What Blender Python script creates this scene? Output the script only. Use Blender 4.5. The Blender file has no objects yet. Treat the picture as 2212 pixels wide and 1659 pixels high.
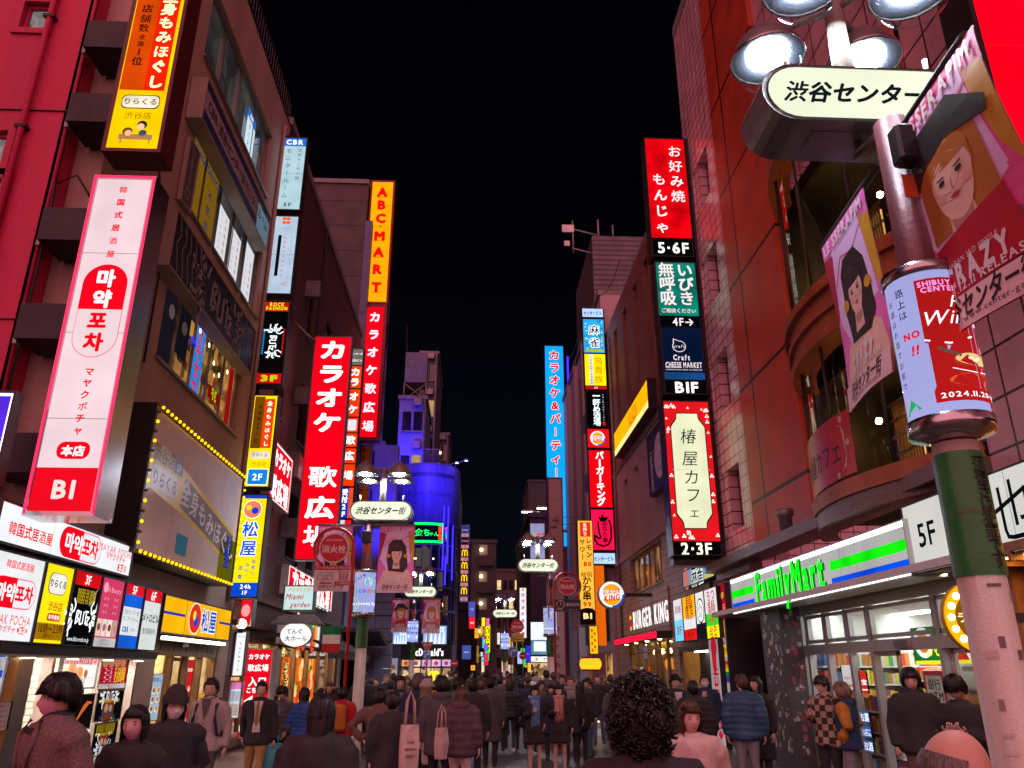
import bpy,bmesh,math,random
from mathutils import Vector,Matrix,noise
from mathutils.bvhtree import BVHTree

R = math.radians
rnd = random.Random(7)
scene = bpy.context.scene
C = scene.collection

# ------------------------------------------------------------------ camera, sky, light
FPX,PITCH,YAW,EYE = 1694.0,R(20.12),math.atan(0.0477),1.75
cam_data = bpy.data.cameras.new("camera")
cam = bpy.data.objects.new("camera",cam_data)
C.objects.link(cam)
cam.location = (0,0,EYE)
cam.rotation_euler = (math.pi / 2 + PITCH,0,-YAW)
cam_data.sensor_width = 36
cam_data.lens = 36*FPX / 2212
cam_data.clip_start,cam_data.clip_end = 0.05,2000
scene.camera = cam

world = bpy.data.worlds.new("World")
scene.world = world
world.use_nodes = True
wn,wl = world.node_tree.nodes,world.node_tree.links
bg = wn["Background"]
sky = wn.new("ShaderNodeTexSky")
sky.sky_type = 'NISHITA'
sky.sun_disc = False
sky.sun_elevation = R(-9)
sky.sun_rotation = R(200)
mixn = wn.new("ShaderNodeMix"); mixn.data_type = 'RGBA'; mixn.blend_type = 'ADD'
mixn.inputs[0].default_value = 1
geo = wn.new("ShaderNodeTexCoord"); sep = wn.new("ShaderNodeSeparateXYZ")
rampw = wn.new("ShaderNodeValToRGB")
rampw.color_ramp.elements[0].position = 0.0
rampw.color_ramp.elements[0].color = (0.012,0.016,0.032,1)
rampw.color_ramp.elements[1].position = 0.55
rampw.color_ramp.elements[1].color = (0.0022,0.0024,0.0060,1)
wl.new(geo.outputs["Generated"],sep.inputs[0]); wl.new(sep.outputs["Z"],rampw.inputs[0])
wl.new(rampw.outputs[0],mixn.inputs[6]); wl.new(sky.outputs[0],mixn.inputs[7])
mul = wn.new("ShaderNodeMix"); mul.data_type = 'RGBA'
mul.inputs[0].default_value = 0.02
wl.new(rampw.outputs[0],mul.inputs[6]); wl.new(sky.outputs[0],mul.inputs[7])
wl.new(mul.outputs[2],bg.inputs[0])
bg.inputs[1].default_value = 0.16

plaza_glow_data = bpy.data.lights.new("plaza_glow",'SUN')
plaza_glow_data.energy = 3.0
plaza_glow_data.angle = R(125)
plaza_glow_data.color = (1.0,0.34,0.40)
plaza_glow = bpy.data.objects.new("plaza_glow",plaza_glow_data)
C.objects.link(plaza_glow)
# unseen lamp added for the glow of the lit square behind the photographer
plaza_glow.rotation_euler = Vector((0.12,1.0,-0.36)).to_track_quat('-Z','Y').to_euler()

scene.view_settings.view_transform = 'Standard'
scene.view_settings.look = 'None'
scene.view_settings.exposure = 0.35
scene.view_settings.gamma = 1.0
cy = scene.cycles
cy.max_bounces = 5; cy.diffuse_bounces = 2; cy.glossy_bounces = 2
cy.transmission_bounces = 4; cy.transparent_max_bounces = 12
cy.sample_clamp_indirect = 4.0
cy.use_denoising = True
cy.caustics_reflective = False; cy.caustics_refractive = False

# ------------------------------------------------------------------ picture -> place
_cp,_sp,_cy,_sy = math.cos(PITCH),math.sin(PITCH),math.cos(YAW),math.sin(YAW)
CR = Vector((_cy,-_sy,0)); CF = Vector((_sy*_cp,_cy*_cp,_sp)); CU = Vector((-_sy*_sp,-_cy*_sp,_cp))
CAM = Vector((0,0,EYE))
def ray(px,py): return CF*FPX + CR*(px - 1106) + CU*(829.5 - py)
def at(px,py,Y):
    d = ray(px,py); return CAM + d*(Y / d.y)
def ax(px,py,X):
    d = ray(px,py); return CAM + d*(X / d.x)
def az(px,py,Z):
    d = ray(px,py); return CAM + d*((Z - EYE) / d.z)
def yx(px,py,X): return ax(px,py,X).y

# ------------------------------------------------------------------ objects and tags
def link(o,parent=None):
    C.objects.link(o)
    if parent is not None: o.parent = parent
    return o
def tag(o,label,cat,group=None,kind=None):
    if label: o["label"] = label
    if cat: o["category"] = cat
    if group: o["group"] = group
    if kind: o["kind"] = kind
    return o
def thing(name,label,cat,loc=(0,0,0),rz=0.0,group=None):
    o = bpy.data.objects.new(name,None)
    o.empty_display_size = 0.2
    o.location = loc; o.rotation_euler = (0,0,rz)
    link(o); return tag(o,label,cat,group)
def kids(o): return [c for c in o.children]
def copy_tree(o,parent=None):
    c = o.copy(); link(c)
    c.parent = parent
    for ch in o.children: copy_tree(ch,c)
    return c

# ------------------------------------------------------------------ materials
def lin(c):
    if isinstance(c,str):
        c = c.lstrip('#'); c = tuple(int(c[i:i + 2],16) / 255 for i in (0,2,4))
        return tuple((x / 12.92) if x <= 0.04045 else ((x + 0.055) / 1.055) ** 2.4 for x in c)
    return tuple(c[:3])
_M = {}
def newmat(name):
    m = bpy.data.materials.new(name); m.use_nodes = True
    n,l = m.node_tree.nodes,m.node_tree.links
    n.clear()
    out = n.new("ShaderNodeOutputMaterial")
    return m,n,l,out
def glow(col,s=1.0,sample=False,uneven=0.0):
    """something that gives off light: backlit acrylic, a tube, a lamp"""
    key = ('glow',col,s,sample,uneven)
    if key in _M: return _M[key]
    m,n,l,out = newmat("glow_%s" % (str(col).strip('#')))
    e = n.new("ShaderNodeEmission")
    e.inputs[0].default_value = (*lin(col),1); e.inputs[1].default_value = s
    if uneven:
        tc = n.new("ShaderNodeTexCoord"); nz = n.new("ShaderNodeTexNoise")
        nz.inputs["Scale"].default_value = 1.7; nz.inputs["Detail"].default_value = 1.0
        mr = n.new("ShaderNodeMapRange")
        mr.inputs[1].default_value = 0.3; mr.inputs[2].default_value = 0.7
        mr.inputs[3].default_value = s*(1 - uneven); mr.inputs[4].default_value = s*(1 + uneven*.6)
        l.new(tc.outputs["Object"],nz.inputs[0]); l.new(nz.outputs[0],mr.inputs[0]); l.new(mr.outputs[0],e.inputs[1])
    l.new(e.outputs[0],out.inputs[0])
    m.cycles.emission_sampling = 'FRONT_BACK' if sample else 'NONE'
    _M[key] = m; return m
def pm(name,col,rough=0.6,metal=0.0,var=0.25,scale=3.0,bump=0.15,bscale=40,spec=0.4,streak=False):
    key = ('pm',name,col)
    if key in _M: return _M[key]
    m,n,l,out = newmat(name)
    b = n.new("ShaderNodeBsdfPrincipled"); l.new(b.outputs[0],out.inputs[0])
    c = lin(col)
    tc = n.new("ShaderNodeTexCoord")
    nz = n.new("ShaderNodeTexNoise"); nz.inputs["Scale"].default_value = scale; nz.inputs["Detail"].default_value = 6
    nz.inputs["Roughness"].default_value = 0.65
    if streak:
        mp = n.new("ShaderNodeMapping"); mp.inputs["Scale"].default_value = (1,1,0.12)
        l.new(tc.outputs["Object"],mp.inputs[0]); l.new(mp.outputs[0],nz.inputs[0])
    else:
        l.new(tc.outputs["Object"],nz.inputs[0])
    r = n.new("ShaderNodeValToRGB")
    r.color_ramp.elements[0].position = 0.3; r.color_ramp.elements[1].position = 0.7
    r.color_ramp.elements[0].color = (*[x*(1 - var) for x in c],1)
    r.color_ramp.elements[1].color = (*[min(1,x*(1 + var*.6)) for x in c],1)
    l.new(nz.outputs[0],r.inputs[0]); l.new(r.outputs[0],b.inputs["Base Color"])
    b.inputs["Roughness"].default_value = rough; b.inputs["Metallic"].default_value = metal
    b.inputs["Specular IOR Level"].default_value = spec
    if bump:
        n2 = n.new("ShaderNodeTexNoise"); n2.inputs["Scale"].default_value = bscale; n2.inputs["Detail"].default_value = 3
        bp = n.new("ShaderNodeBump"); bp.inputs["Strength"].default_value = bump; bp.inputs["Distance"].default_value = 0.02
        l.new(tc.outputs["Object"],n2.inputs[0]); l.new(n2.outputs[0],bp.inputs["Height"]); l.new(bp.outputs[0],b.inputs["Normal"])
    _M[key] = m; return m
def tiles(name,c1,c2,mortar,bw,bh,gap=0.01,rough=0.5,offset=0.5,bump=0.4,spec=0.4,var=0.3):
    """masonry, tile, boards or paving laid out in metres on the UV map"""
    key = ('tiles',name)
    if key in _M: return _M[key]
    m,n,l,out = newmat(name)
    b = n.new("ShaderNodeBsdfPrincipled"); l.new(b.outputs[0],out.inputs[0])
    uv = n.new("ShaderNodeUVMap")
    br = n.new("ShaderNodeTexBrick")
    br.offset = offset; br.squash = 1
    br.inputs["Scale"].default_value = 1
    br.inputs["Color1"].default_value = (*lin(c1),1); br.inputs["Color2"].default_value = (*lin(c2),1)
    br.inputs["Mortar"].default_value = (*lin(mortar),1)
    br.inputs["Mortar Size"].default_value = gap; br.inputs["Mortar Smooth"].default_value = 0.2
    br.inputs["Brick Width"].default_value = bw; br.inputs["Row Height"].default_value = bh
    l.new(uv.outputs[0],br.inputs["Vector"])
    nz = n.new("ShaderNodeTexNoise"); nz.inputs["Scale"].default_value = 1.3; nz.inputs["Detail"].default_value = 7
    l.new(uv.outputs[0],nz.inputs[0])
    mx = n.new("ShaderNodeMix"); mx.data_type = 'RGBA'; mx.blend_type = 'MULTIPLY'; mx.inputs[0].default_value = 1
    rr = n.new("ShaderNodeMapRange"); rr.inputs[1].default_value = .3; rr.inputs[2].default_value = .7
    rr.inputs[3].default_value = 1 - var; rr.inputs[4].default_value = 1.1
    l.new(nz.outputs[0],rr.inputs[0]); l.new(br.outputs[0],mx.inputs[6]); l.new(rr.outputs[0],mx.inputs[7])
    l.new(mx.outputs[2],b.inputs["Base Color"])
    b.inputs["Roughness"].default_value = rough; b.inputs["Specular IOR Level"].default_value = spec
    bp = n.new("ShaderNodeBump"); bp.inputs["Strength"].default_value = bump; bp.inputs["Distance"].default_value = 0.01
    bp.invert = True
    l.new(br.outputs["Fac"],bp.inputs["Height"]); l.new(bp.outputs[0],b.inputs["Normal"])
    _M[key] = m; return m
def clear_glass(name="window_glass",tint=(0.9,0.93,0.95)):
    if name in _M: return _M[name]
    m,n,l,out = newmat(name)
    t = n.new("ShaderNodeBsdfTransparent"); t.inputs[0].default_value = (*tint,1)
    g = n.new("ShaderNodeBsdfGlossy"); g.inputs["Roughness"].default_value = 0.03
    lw = n.new("ShaderNodeLayerWeight"); lw.inputs[0].default_value = 0.5
    p = n.new("ShaderNodeMath"); p.operation = 'POWER'; p.inputs[1].default_value = 4.0
    q = n.new("ShaderNodeMath"); q.operation = 'MULTIPLY_ADD'; q.inputs[1].default_value = 0.7; q.inputs[2].default_value = 0.04
    mx = n.new("ShaderNodeMixShader")
    l.new(lw.outputs["Facing"],p.inputs[0]); l.new(p.outputs[0],q.inputs[0])
    l.new(q.outputs[0],mx.inputs[0]); l.new(t.outputs[0],mx.inputs[1]); l.new(g.outputs[0],mx.inputs[2]); l.new(mx.outputs[0],out.inputs[0])
    _M[name] = m; return m
def bowl_glass():
    m,n,l,out = newmat("lamp_bowl_glass")
    t = n.new("ShaderNodeBsdfTransparent"); t.inputs[0].default_value = (.97,.975,1,1)
    g = n.new("ShaderNodeBsdfGlossy"); g.inputs["Roughness"].default_value = 0.12; g.inputs[0].default_value = (.55,.6,.7,1)
    lw = n.new("ShaderNodeLayerWeight"); lw.inputs[0].default_value = 0.5
    p = n.new("ShaderNodeMath"); p.operation = 'POWER'; p.inputs[1].default_value = 5.0
    q = n.new("ShaderNodeMath"); q.operation = 'MULTIPLY_ADD'; q.inputs[1].default_value = 0.45; q.inputs[2].default_value = 0.018
    mx = n.new("ShaderNodeMixShader")
    l.new(lw.outputs["Facing"],p.inputs[0]); l.new(p.outputs[0],q.inputs[0])
    l.new(q.outputs[0],mx.inputs[0]); l.new(t.outputs[0],mx.inputs[1]); l.new(g.outputs[0],mx.inputs[2]); l.new(mx.outputs[0],out.inputs[0])
    return m
def dark_glass(name="dark_window_glass",col=(0.012,0.013,0.016),rough=0.06):
    if name in _M: return _M[name]
    m,n,l,out = newmat(name)
    b = n.new("ShaderNodeBsdfPrincipled"); l.new(b.outputs[0],out.inputs[0])
    b.inputs["Base Color"].default_value = (*col,1); b.inputs["Roughness"].default_value = rough
    b.inputs["Specular IOR Level"].default_value = 0.9
    nz = n.new("ShaderNodeTexNoise"); nz.inputs["Scale"].default_value = 0.8
    bp = n.new("ShaderNodeBump"); bp.inputs["Strength"].default_value = .06
    l.new(nz.outputs[0],bp.inputs["Height"]); l.new(bp.outputs[0],b.inputs["Normal"])
    _M[name] = m; return m
def lit_glass(name,c1,c2,s=0.6,scale=2.5):
    """a window with the room's light behind it: uneven shelves, people and lamps seen through"""
    if name in _M: return _M[name]
    m,n,l,out = newmat(name)
    b = n.new("ShaderNodeBsdfPrincipled"); l.new(b.outputs[0],out.inputs[0])
    b.inputs["Base Color"].default_value = (0.02,0.02,0.02,1); b.inputs["Roughness"].default_value = 0.08
    uv = n.new("ShaderNodeUVMap")
    v = n.new("ShaderNodeTexVoronoi"); v.distance = 'CHEBYCHEV'; v.inputs["Scale"].default_value = scale
    nz = n.new("ShaderNodeTexNoise"); nz.inputs["Scale"].default_value = scale*.7; nz.inputs["Detail"].default_value = 4
    l.new(uv.outputs[0],v.inputs[0]); l.new(uv.outputs[0],nz.inputs[0])
    ad = n.new("ShaderNodeMix"); ad.data_type = 'RGBA'; ad.inputs[0].default_value = 0.45
    l.new(nz.outputs[0],ad.inputs[6]); l.new(v.outputs["Color"],ad.inputs[7])
    bw = n.new("ShaderNodeRGBToBW"); l.new(ad.outputs[2],bw.inputs[0])
    r = n.new("ShaderNodeValToRGB")
    r.color_ramp.elements[0].position = 0.33; r.color_ramp.elements[0].color = (*lin(c1),1)
    r.color_ramp.elements[1].position = 0.72; r.color_ramp.elements[1].color = (*lin(c2),1)
    l.new(bw.outputs[0],r.inputs[0]); l.new(r.outputs[0],b.inputs["Emission Color"])
    b.inputs["Emission Strength"].default_value = s
    m.cycles.emission_sampling = 'FRONT'
    _M[name] = m; return m

# ------------------------------------------------------------------ solid builder
class MB:
    def __init__(s): s.v = []; s.f = []; s.m = []; s.mats = []; s.smooth = []
    def mi(s,m):
        if m not in s.mats: s.mats.append(m)
        return s.mats.index(m)
    def face(s,pts,m,sm=False):
        i = len(s.v); s.v += [tuple(p) for p in pts]
        s.f.append(tuple(range(i,i + len(pts)))); s.m.append(s.mi(m)); s.smooth.append(sm)
    def grid(s,rows,m,closed=True,sm=True,caps=(True,True)):
        """rows of equal length: a skin over rings"""
        i0 = len(s.v); n = len(rows[0]); k = s.mi(m)
        for r in rows: s.v += [tuple(p) for p in r]
        for a in range(len(rows) - 1):
            for b in range(n if closed else n - 1):
                c = (b + 1) % n
                s.f.append((i0 + a*n + b,i0 + a*n + c,i0 + (a + 1)*n + c,i0 + (a + 1)*n + b)); s.m.append(k); s.smooth.append(sm)
        if closed:
            if caps[0]: s.f.append(tuple(i0 + b for b in reversed(range(n)))); s.m.append(k); s.smooth.append(False)
            if caps[1]: s.f.append(tuple(i0 + (len(rows) - 1)*n + b for b in range(n))); s.m.append(k); s.smooth.append(False)
    def box(s,x0,y0,z0,x1,y1,z1,m,bev=0.0):
        if x0 > x1: x0,x1 = x1,x0
        if y0 > y1: y0,y1 = y1,y0
        if z0 > z1: z0,z1 = z1,z0
        b = min(bev,(x1 - x0)*.45,(y1 - y0)*.45,(z1 - z0)*.45)
        if b > 0:
            def ring(z,i):
                return [(x0 + i,y0 + b + i*0,z) if False else p for p in
                        [(x0 + i + b,y0 + i,z),(x1 - i - b,y0 + i,z),(x1 - i,y0 + i + b,z),(x1 - i,y1 - i - b,z),
                         (x1 - i - b,y1 - i,z),(x0 + i + b,y1 - i,z),(x0 + i,y1 - i - b,z),(x0 + i,y0 + i + b,z)]]
            s.grid([ring(z0,b*.8),ring(z0 + b,0),ring(z1 - b,0),ring(z1,b*.8)],m,sm=False)
            return
        p = [(x0,y0,z0),(x1,y0,z0),(x1,y1,z0),(x0,y1,z0),(x0,y0,z1),(x1,y0,z1),(x1,y1,z1),(x0,y1,z1)]
        i = len(s.v); s.v += p; k = s.mi(m)
        for q in ((0,3,2,1),(4,5,6,7),(0,1,5,4),(1,2,6,5),(2,3,7,6),(3,0,4,7)):
            s.f.append(tuple(i + a for a in q)); s.m.append(k); s.smooth.append(False)
    def tube(s,pts,r,m,n=10,sm=True):
        pts = [Vector(p) for p in pts]; rows = []
        rr = r if isinstance(r,(list,tuple)) else [r]*len(pts)
        for i,p in enumerate(pts):
            t = (pts[min(i + 1,len(pts) - 1)] - pts[max(i - 1,0)]).normalized()
            a = Vector((0,0,1)) if abs(t.z) < .9 else Vector((0,1,0))
            u = t.cross(a).normalized(); w = t.cross(u)
            rows.append([p + u*math.cos(2*math.pi*k / n)*rr[i] - w*math.sin(2*math.pi*k / n)*rr[i] for k in range(n)])
        s.grid(rows,m,sm=sm)
    def lathe(s,prof,c,m,n=24,a0=0,a1=2*math.pi,caps=(True,True)):
        full = abs(a1 - a0 - 2*math.pi) < 1e-6
        k = n if full else n + 1
        rows = [[(c[0] + r*math.cos(a0 + (a1 - a0)*j / n),c[1] + r*math.sin(a0 + (a1 - a0)*j / n),c[2] + z) for j in range(k)] for r,z in prof]
        s.grid(rows,m,closed=full,caps=caps)
    def ball(s,c,r,m,n=14,k=10):
        r = r if isinstance(r,(tuple,list)) else (r,r,r)
        rows = []
        for i in range(k + 1):
            a = -math.pi / 2 + math.pi*(i + .02) / (k + .04)
            rows.append([(c[0] + r[0]*math.cos(a)*math.cos(2*math.pi*j / n),c[1] + r[1]*math.cos(a)*math.sin(2*math.pi*j / n),c[2] + r[2]*math.sin(a)) for j in range(n)])
        s.grid(rows,m)
    def add(s,o):
        i = len(s.v); s.v += o.v
        for f,k,sm in zip(o.f,o.m,o.smooth):
            s.f.append(tuple(a + i for a in f)); s.m.append(s.mi(o.mats[k])); s.smooth.append(sm)
    def mesh(s,name):
        me = bpy.data.meshes.new(name)
        me.from_pydata(s.v,[],s.f)
        for m in s.mats: me.materials.append(m)
        me.polygons.foreach_set("material_index",s.m)
        me.polygons.foreach_set("use_smooth",s.smooth)
        uv = me.uv_layers.new(name="UVMap")
        buf = [0.0]*(2*len(me.loops)); vs = me.vertices
        for p in me.polygons:
            n = p.normal; ax_,ay_,az_ = abs(n.x),abs(n.y),abs(n.z)
            for li in p.loop_indices:
                co = vs[me.loops[li].vertex_index].co
                if az_ > .7: u,v = co.x,co.y
                elif ax_ > ay_: u,v = co.y,co.z
                else: u,v = co.x,co.z
                buf[2*li] = u; buf[2*li + 1] = v
        uv.data.foreach_set("uv",buf)
        me.update()
        return me
    def build(s,name,parent=None,loc=None,rz=None):
        o = bpy.data.objects.new(name,s.mesh(name)); link(o,parent)
        if loc is not None: o.location = loc
        if rz is not None: o.rotation_euler = (0,0,rz)
        return o

# ------------------------------------------------------------------ lettering
_cu = bpy.data.curves.new("glyph",'FONT'); _cu.resolution_u = 2
_go = bpy.data.objects.new("glyph",_cu); C.objects.link(_go)
_G = {}
def glyph(ch,bold):
    key = (ch,bold)
    if key not in _G:
        _cu.body = ch; _cu.offset = bold
        dg = bpy.context.evaluated_depsgraph_get(); dg.update()
        me = bpy.data.meshes.new_from_object(_go.evaluated_get(dg))
        vs = [(v.co.x,v.co.y) for v in me.vertices]
        fs = [tuple(p.vertices) for p in me.polygons]
        if vs: bb = (min(x for x,y in vs),min(y for x,y in vs),max(x for x,y in vs),max(y for x,y in vs))
        else: bb = (0,0,0.28,0)
        bpy.data.meshes.remove(me)
        _G[key] = (vs,fs,bb)
    return _G[key]
def is_wide(ch): return ord(ch) > 0x2e7f

class Panel:
    """a flat face drawn in fractions: u from the left, v from the TOP, lengths in metres of w and h; layers stand 3 mm apart"""
    STEP = 0.003; xf = None
    def __init__(s,w,h,wrap=None): s.w,s.h = w,h; s.mb = MB(); s.wrap = wrap
    def P(s,u,v,L):
        if s.xf: u = min(1,max(0,s.xf[0] + (u - s.xf[0])*s.xf[2])); v = min(.868,max(0,s.xf[1] + (v - s.xf[1])*s.xf[2]))
        x,z,y = u*s.w,(1 - v)*s.h,-L*s.STEP
        return s.wrap(x,z,-y) if s.wrap else (x,y,z)
    def poly(s,pts,m,L=1): s.mb.face([s.P(u,v,L) for u,v in pts],m)
    def rect(s,u0,v0,u1,v1,m,L=1):
        if s.wrap:
            n = max(1,int(abs(u1 - u0)*s.w / 0.06))
            for i in range(n):
                a,b = u0 + (u1 - u0)*i / n,u0 + (u1 - u0)*(i + 1) / n
                s.poly([(a,v1),(b,v1),(b,v0),(a,v0)],m,L)
            return
        s.poly([(u0,v1),(u1,v1),(u1,v0),(u0,v0)],m,L)
    def ell(s,cu,cv,r,m,L=1,ry=None,n=28,a0=0,a1=360):
        """r in fractions of width; ry likewise"""
        ry = r if ry is None else ry; k = s.w / s.h
        pts = [(cu + r*math.cos(R(a0 + (a1 - a0)*i / n)),cv - ry*k*math.sin(R(a0 + (a1 - a0)*i / n))) for i in range(n if a1 - a0 == 360 else n + 1)]
        s.poly(pts,m,L)
    def rrect(s,u0,v0,u1,v1,r,m,L=1):
        k = s.w / s.h; pts = []
        for cx,cy_,a in ((u1 - r,v0 + r*k,0),(u0 + r,v0 + r*k,90),(u0 + r,v1 - r*k,180),(u1 - r,v1 - r*k,270)):
            for i in range(7):
                t = R(a + 15*i); pts.append((cx + r*math.cos(t),cy_ - r*k*math.sin(t)))
        s.poly(pts,m,L)
    def line(s,pts,wd,m,L=1):
        k = s.w / s.h
        q = [(u*s.w,v*s.h) for u,v in pts]; wd *= s.w / 2
        for (x0,y0),(x1,y1) in zip(q[:-1],q[1:]):
            d = math.hypot(x1 - x0,y1 - y0)
            if d < 1e-6: continue
            nx,ny = -(y1 - y0) / d*wd,(x1 - x0) / d*wd
            s.poly([((x0 + nx) / s.w,(y0 + ny) / s.h),((x1 + nx) / s.w,(y1 + ny) / s.h),((x1 - nx) / s.w,(y1 - ny) / s.h),((x0 - nx) / s.w,(y0 - ny) / s.h)],m,L)
        for u,v in pts[1:-1]: s.ell(u,v,wd / s.w,m,L,n=8)
    def put(s,ch,x,y,sx,sy,m,L,bold,shear=0,rot=0,mirror=False):
        """centre of the glyph box at x, y metres from the top left; sx, sy = em size"""
        if bold > 0.012:
            # characters are thickened by overprinting, so that their counters stay open
            n_ = len(glyph(ch,0)[0]); d = min(bold,.08)*(1.0 if n_ < 45 or bold > .06 else (.75 if n_ < 62 else .5))
            dirs = [(-.75,-.75),(.75,-.75),(-.75,.75),(.75,.75),(0,0)] + ([(1,0),(-1,0),(0,1),(0,-1)] if d > .03 else [])
            for i,(dx,dy) in enumerate(dirs):
                s.put(ch,x + dx*d*abs(sx),y + dy*d*sy,sx,sy,m,L + .05*i,0,shear,rot,mirror)
            return
        bold = 0
        vs,fs,bb = glyph(ch,bold)
        if not fs: return
        cx = 0.5 if is_wide(ch) else (bb[0] + bb[2]) / 2
        cyy = 0.38 if is_wide(ch) else 0.345
        if ch in '、。': cx,cyy = .5,.38
        co,si = math.cos(rot),math.sin(rot); out = []
        for a,b in vs:
            a,b = a - cx,b - cyy
            if mirror: a = -a
            a,b = a*co - b*si,a*si + b*co
            a += b*shear
            out.append(((x + a*sx) / s.w,(y - b*sy) / s.h))
        i0 = len(s.mb.v); s.mb.v += [s.P(u,v,L) for u,v in out]; k = s.mb.mi(m)
        for f in fs: s.mb.f.append(tuple(i0 + j for j in f)); s.mb.m.append(k); s.mb.smooth.append(False)
    def text(s,t,cu,cv,size,m,L=2,bold=0.02,shear=0,sx=1.0,gap=0.04,fit=None,mirror=False,slope=0):
        """size = em in fractions of the WIDTH; fit = total width in fractions"""
        em = size*s.w
        adv = []
        for ch in t:
            bb = glyph(ch,bold)[2]
            adv.append((0.98 if is_wide(ch) else (0.3 if ch == ' ' else bb[2] - bb[0] + 0.10)) + gap)
        tot = sum(adv) - gap
        if fit: sx = fit*s.w / (tot*em)
        if mirror: t = t[::-1]; adv = adv[::-1]
        x = cu*s.w - tot*em*sx / 2
        for ch,a in zip(t,adv):
            xc = x + (a - gap)*em*sx / 2
            s.put(ch,xc,cv*s.h + (xc - cu*s.w)*slope,em*sx,em,m,L,bold,shear,mirror=mirror)
            x += a*em*sx
    def vtext(s,t,cu,v0,v1,size,m,L=2,bold=0.02,sx=1.0,shear=0,mirror=False):
        """characters stacked from v0 to v1 (ends of the column)"""
        n = len(t); em = size*s.w
        for i,ch in enumerate(t):
            v = v0 + (v1 - v0)*(i + .5) / n
            if ch in 'ー-':
                s.put('ー',cu*s.w,v*s.h,-em,em,m,L,bold,rot=-math.pi / 2)
            elif ch != ' ': s.put(ch,cu*s.w,v*s.h,em*sx,em,m,L,bold,shear,mirror=mirror)
    def build(s,name,parent,loc=None,rz=None): return s.mb.build(name,parent,loc,rz)

WH = '#f4f2ff'
def G(c,s=1.0): return glow(c,s)
def BGm(c,s=1.0,u=0.27):
    if min(lin(c)) > .45: s *= .72
    return glow(c,s,True,u)

# ------------------------------------------------------------------ sign boxes
BRZ_ = None
CASE = pm("sign_casing_metal",(0.035,0.03,0.035),0.45,0.3,.3)
CASE_RED = pm("red_sign_casing",(0.22,0.01,0.02),0.4,0.1,.3)
CASE_GREY = pm("grey_sign_casing",(0.22,0.21,0.22),0.4,0.5,.3)
CASE_WHITE = pm("white_sign_casing",(0.6,0.58,0.55),0.5,0.0,.2)
def sign_at(name,label,loc,rz,w,h,draw,depth=0.22,casing=None,bez=0.03,cat="sign",group=None,parent=None):
    casing = casing or CASE
    if parent is None:
        r = thing(name,label,cat,loc,rz,group)
    else:
        r = bpy.data.objects.new(name,None); r.location = loc; r.rotation_euler = (0,0,rz); link(r,parent)
    mb = MB()
    mb.box(-bez,0.004,-bez,w + bez,depth,h + bez,casing)
    for x0,z0,x1,z1 in ((-bez,-bez,0,h + bez),(w,-bez,w + bez,h + bez),(0,-bez,w,0),(0,h,w,h + bez)):
        mb.box(x0,-0.022,z0,x1,0.0035,z1,casing)
    mb.build("casing",r)
    p = Panel(w,h); draw(p)
    if casing is not BRZ_ and max(w,h) > 1.6 and depth > .19:
        sm = pm("sign_seam",(.03,.03,.03),.6)
        if h > w:
            for i in range(1,int(h / 1.45) + 1): v = i / (int(h / 1.45) + 1); p.rect(0,v,1,v + .006 / h,sm,1.4)
        else:
            for i in range(1,int(w / 1.5) + 1): u = i / (int(w / 1.5) + 1); p.rect(u,0,u + .006 / w,1,sm,1.4)
    p.build("face",r)
    return r
def front_sign(name,label,Y,xl,xr,yb,xt,yt,draw,**k):
    a,b,t = at(xl,yb,Y),at(xr,yb,Y),at(xt,yt,Y)
    return sign_at(name,label,(a.x,Y,(a.z + b.z) / 2),0,b.x - a.x,t.z - (a.z + b.z) / 2,draw,**k)
def wall_sign(name,label,X,TL,TR,BR,BL,draw,**k):
    tl,tr,br,bl = (ax(*p,X) for p in (TL,TR,BR,BL))
    y0,y1 = (tl.y + bl.y) / 2,(tr.y + br.y) / 2
    z0,z1 = (bl.z + br.z) / 2,(tl.z + tr.z) / 2
    return sign_at(name,label,(X,y0,z0),(1 if X < 0 else -1)*math.pi / 2,abs(y1 - y0),z1 - z0,draw,**k)
def capsule(p,u0,v0,u1,v1,red,pale,L=2,rim=None):
    k = p.w / p.h; r = (v1 - v0) / 2 / k; mid = (u0 + u1) / 2
    def out(i,ua,ub,both):
        q = []
        for c,a0 in ((u0 + r,90),(u1 - r,270)):
            if not both and c > mid: continue
            for j in range(13): t = R(a0 + 15*j); q.append((c + (r - i)*math.cos(t),(v0 + v1) / 2 - (r - i)*k*math.sin(t)))
        return q if both else q + [(mid,v1 - i*k),(mid,v0 + i*k)]
    p.poly(out(0,u0,u1,True),rim or red,L); p.poly(out(.008*(u1 - u0)*2,u0,u1,True),pale,L + 1); p.poly(out(0,u0,mid,False),red,L + 2)
def bracket(mb,x0,x1,y,z,m,th=.1): mb.box(x0,y,z,x1,y + th,z + th,m)

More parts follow.
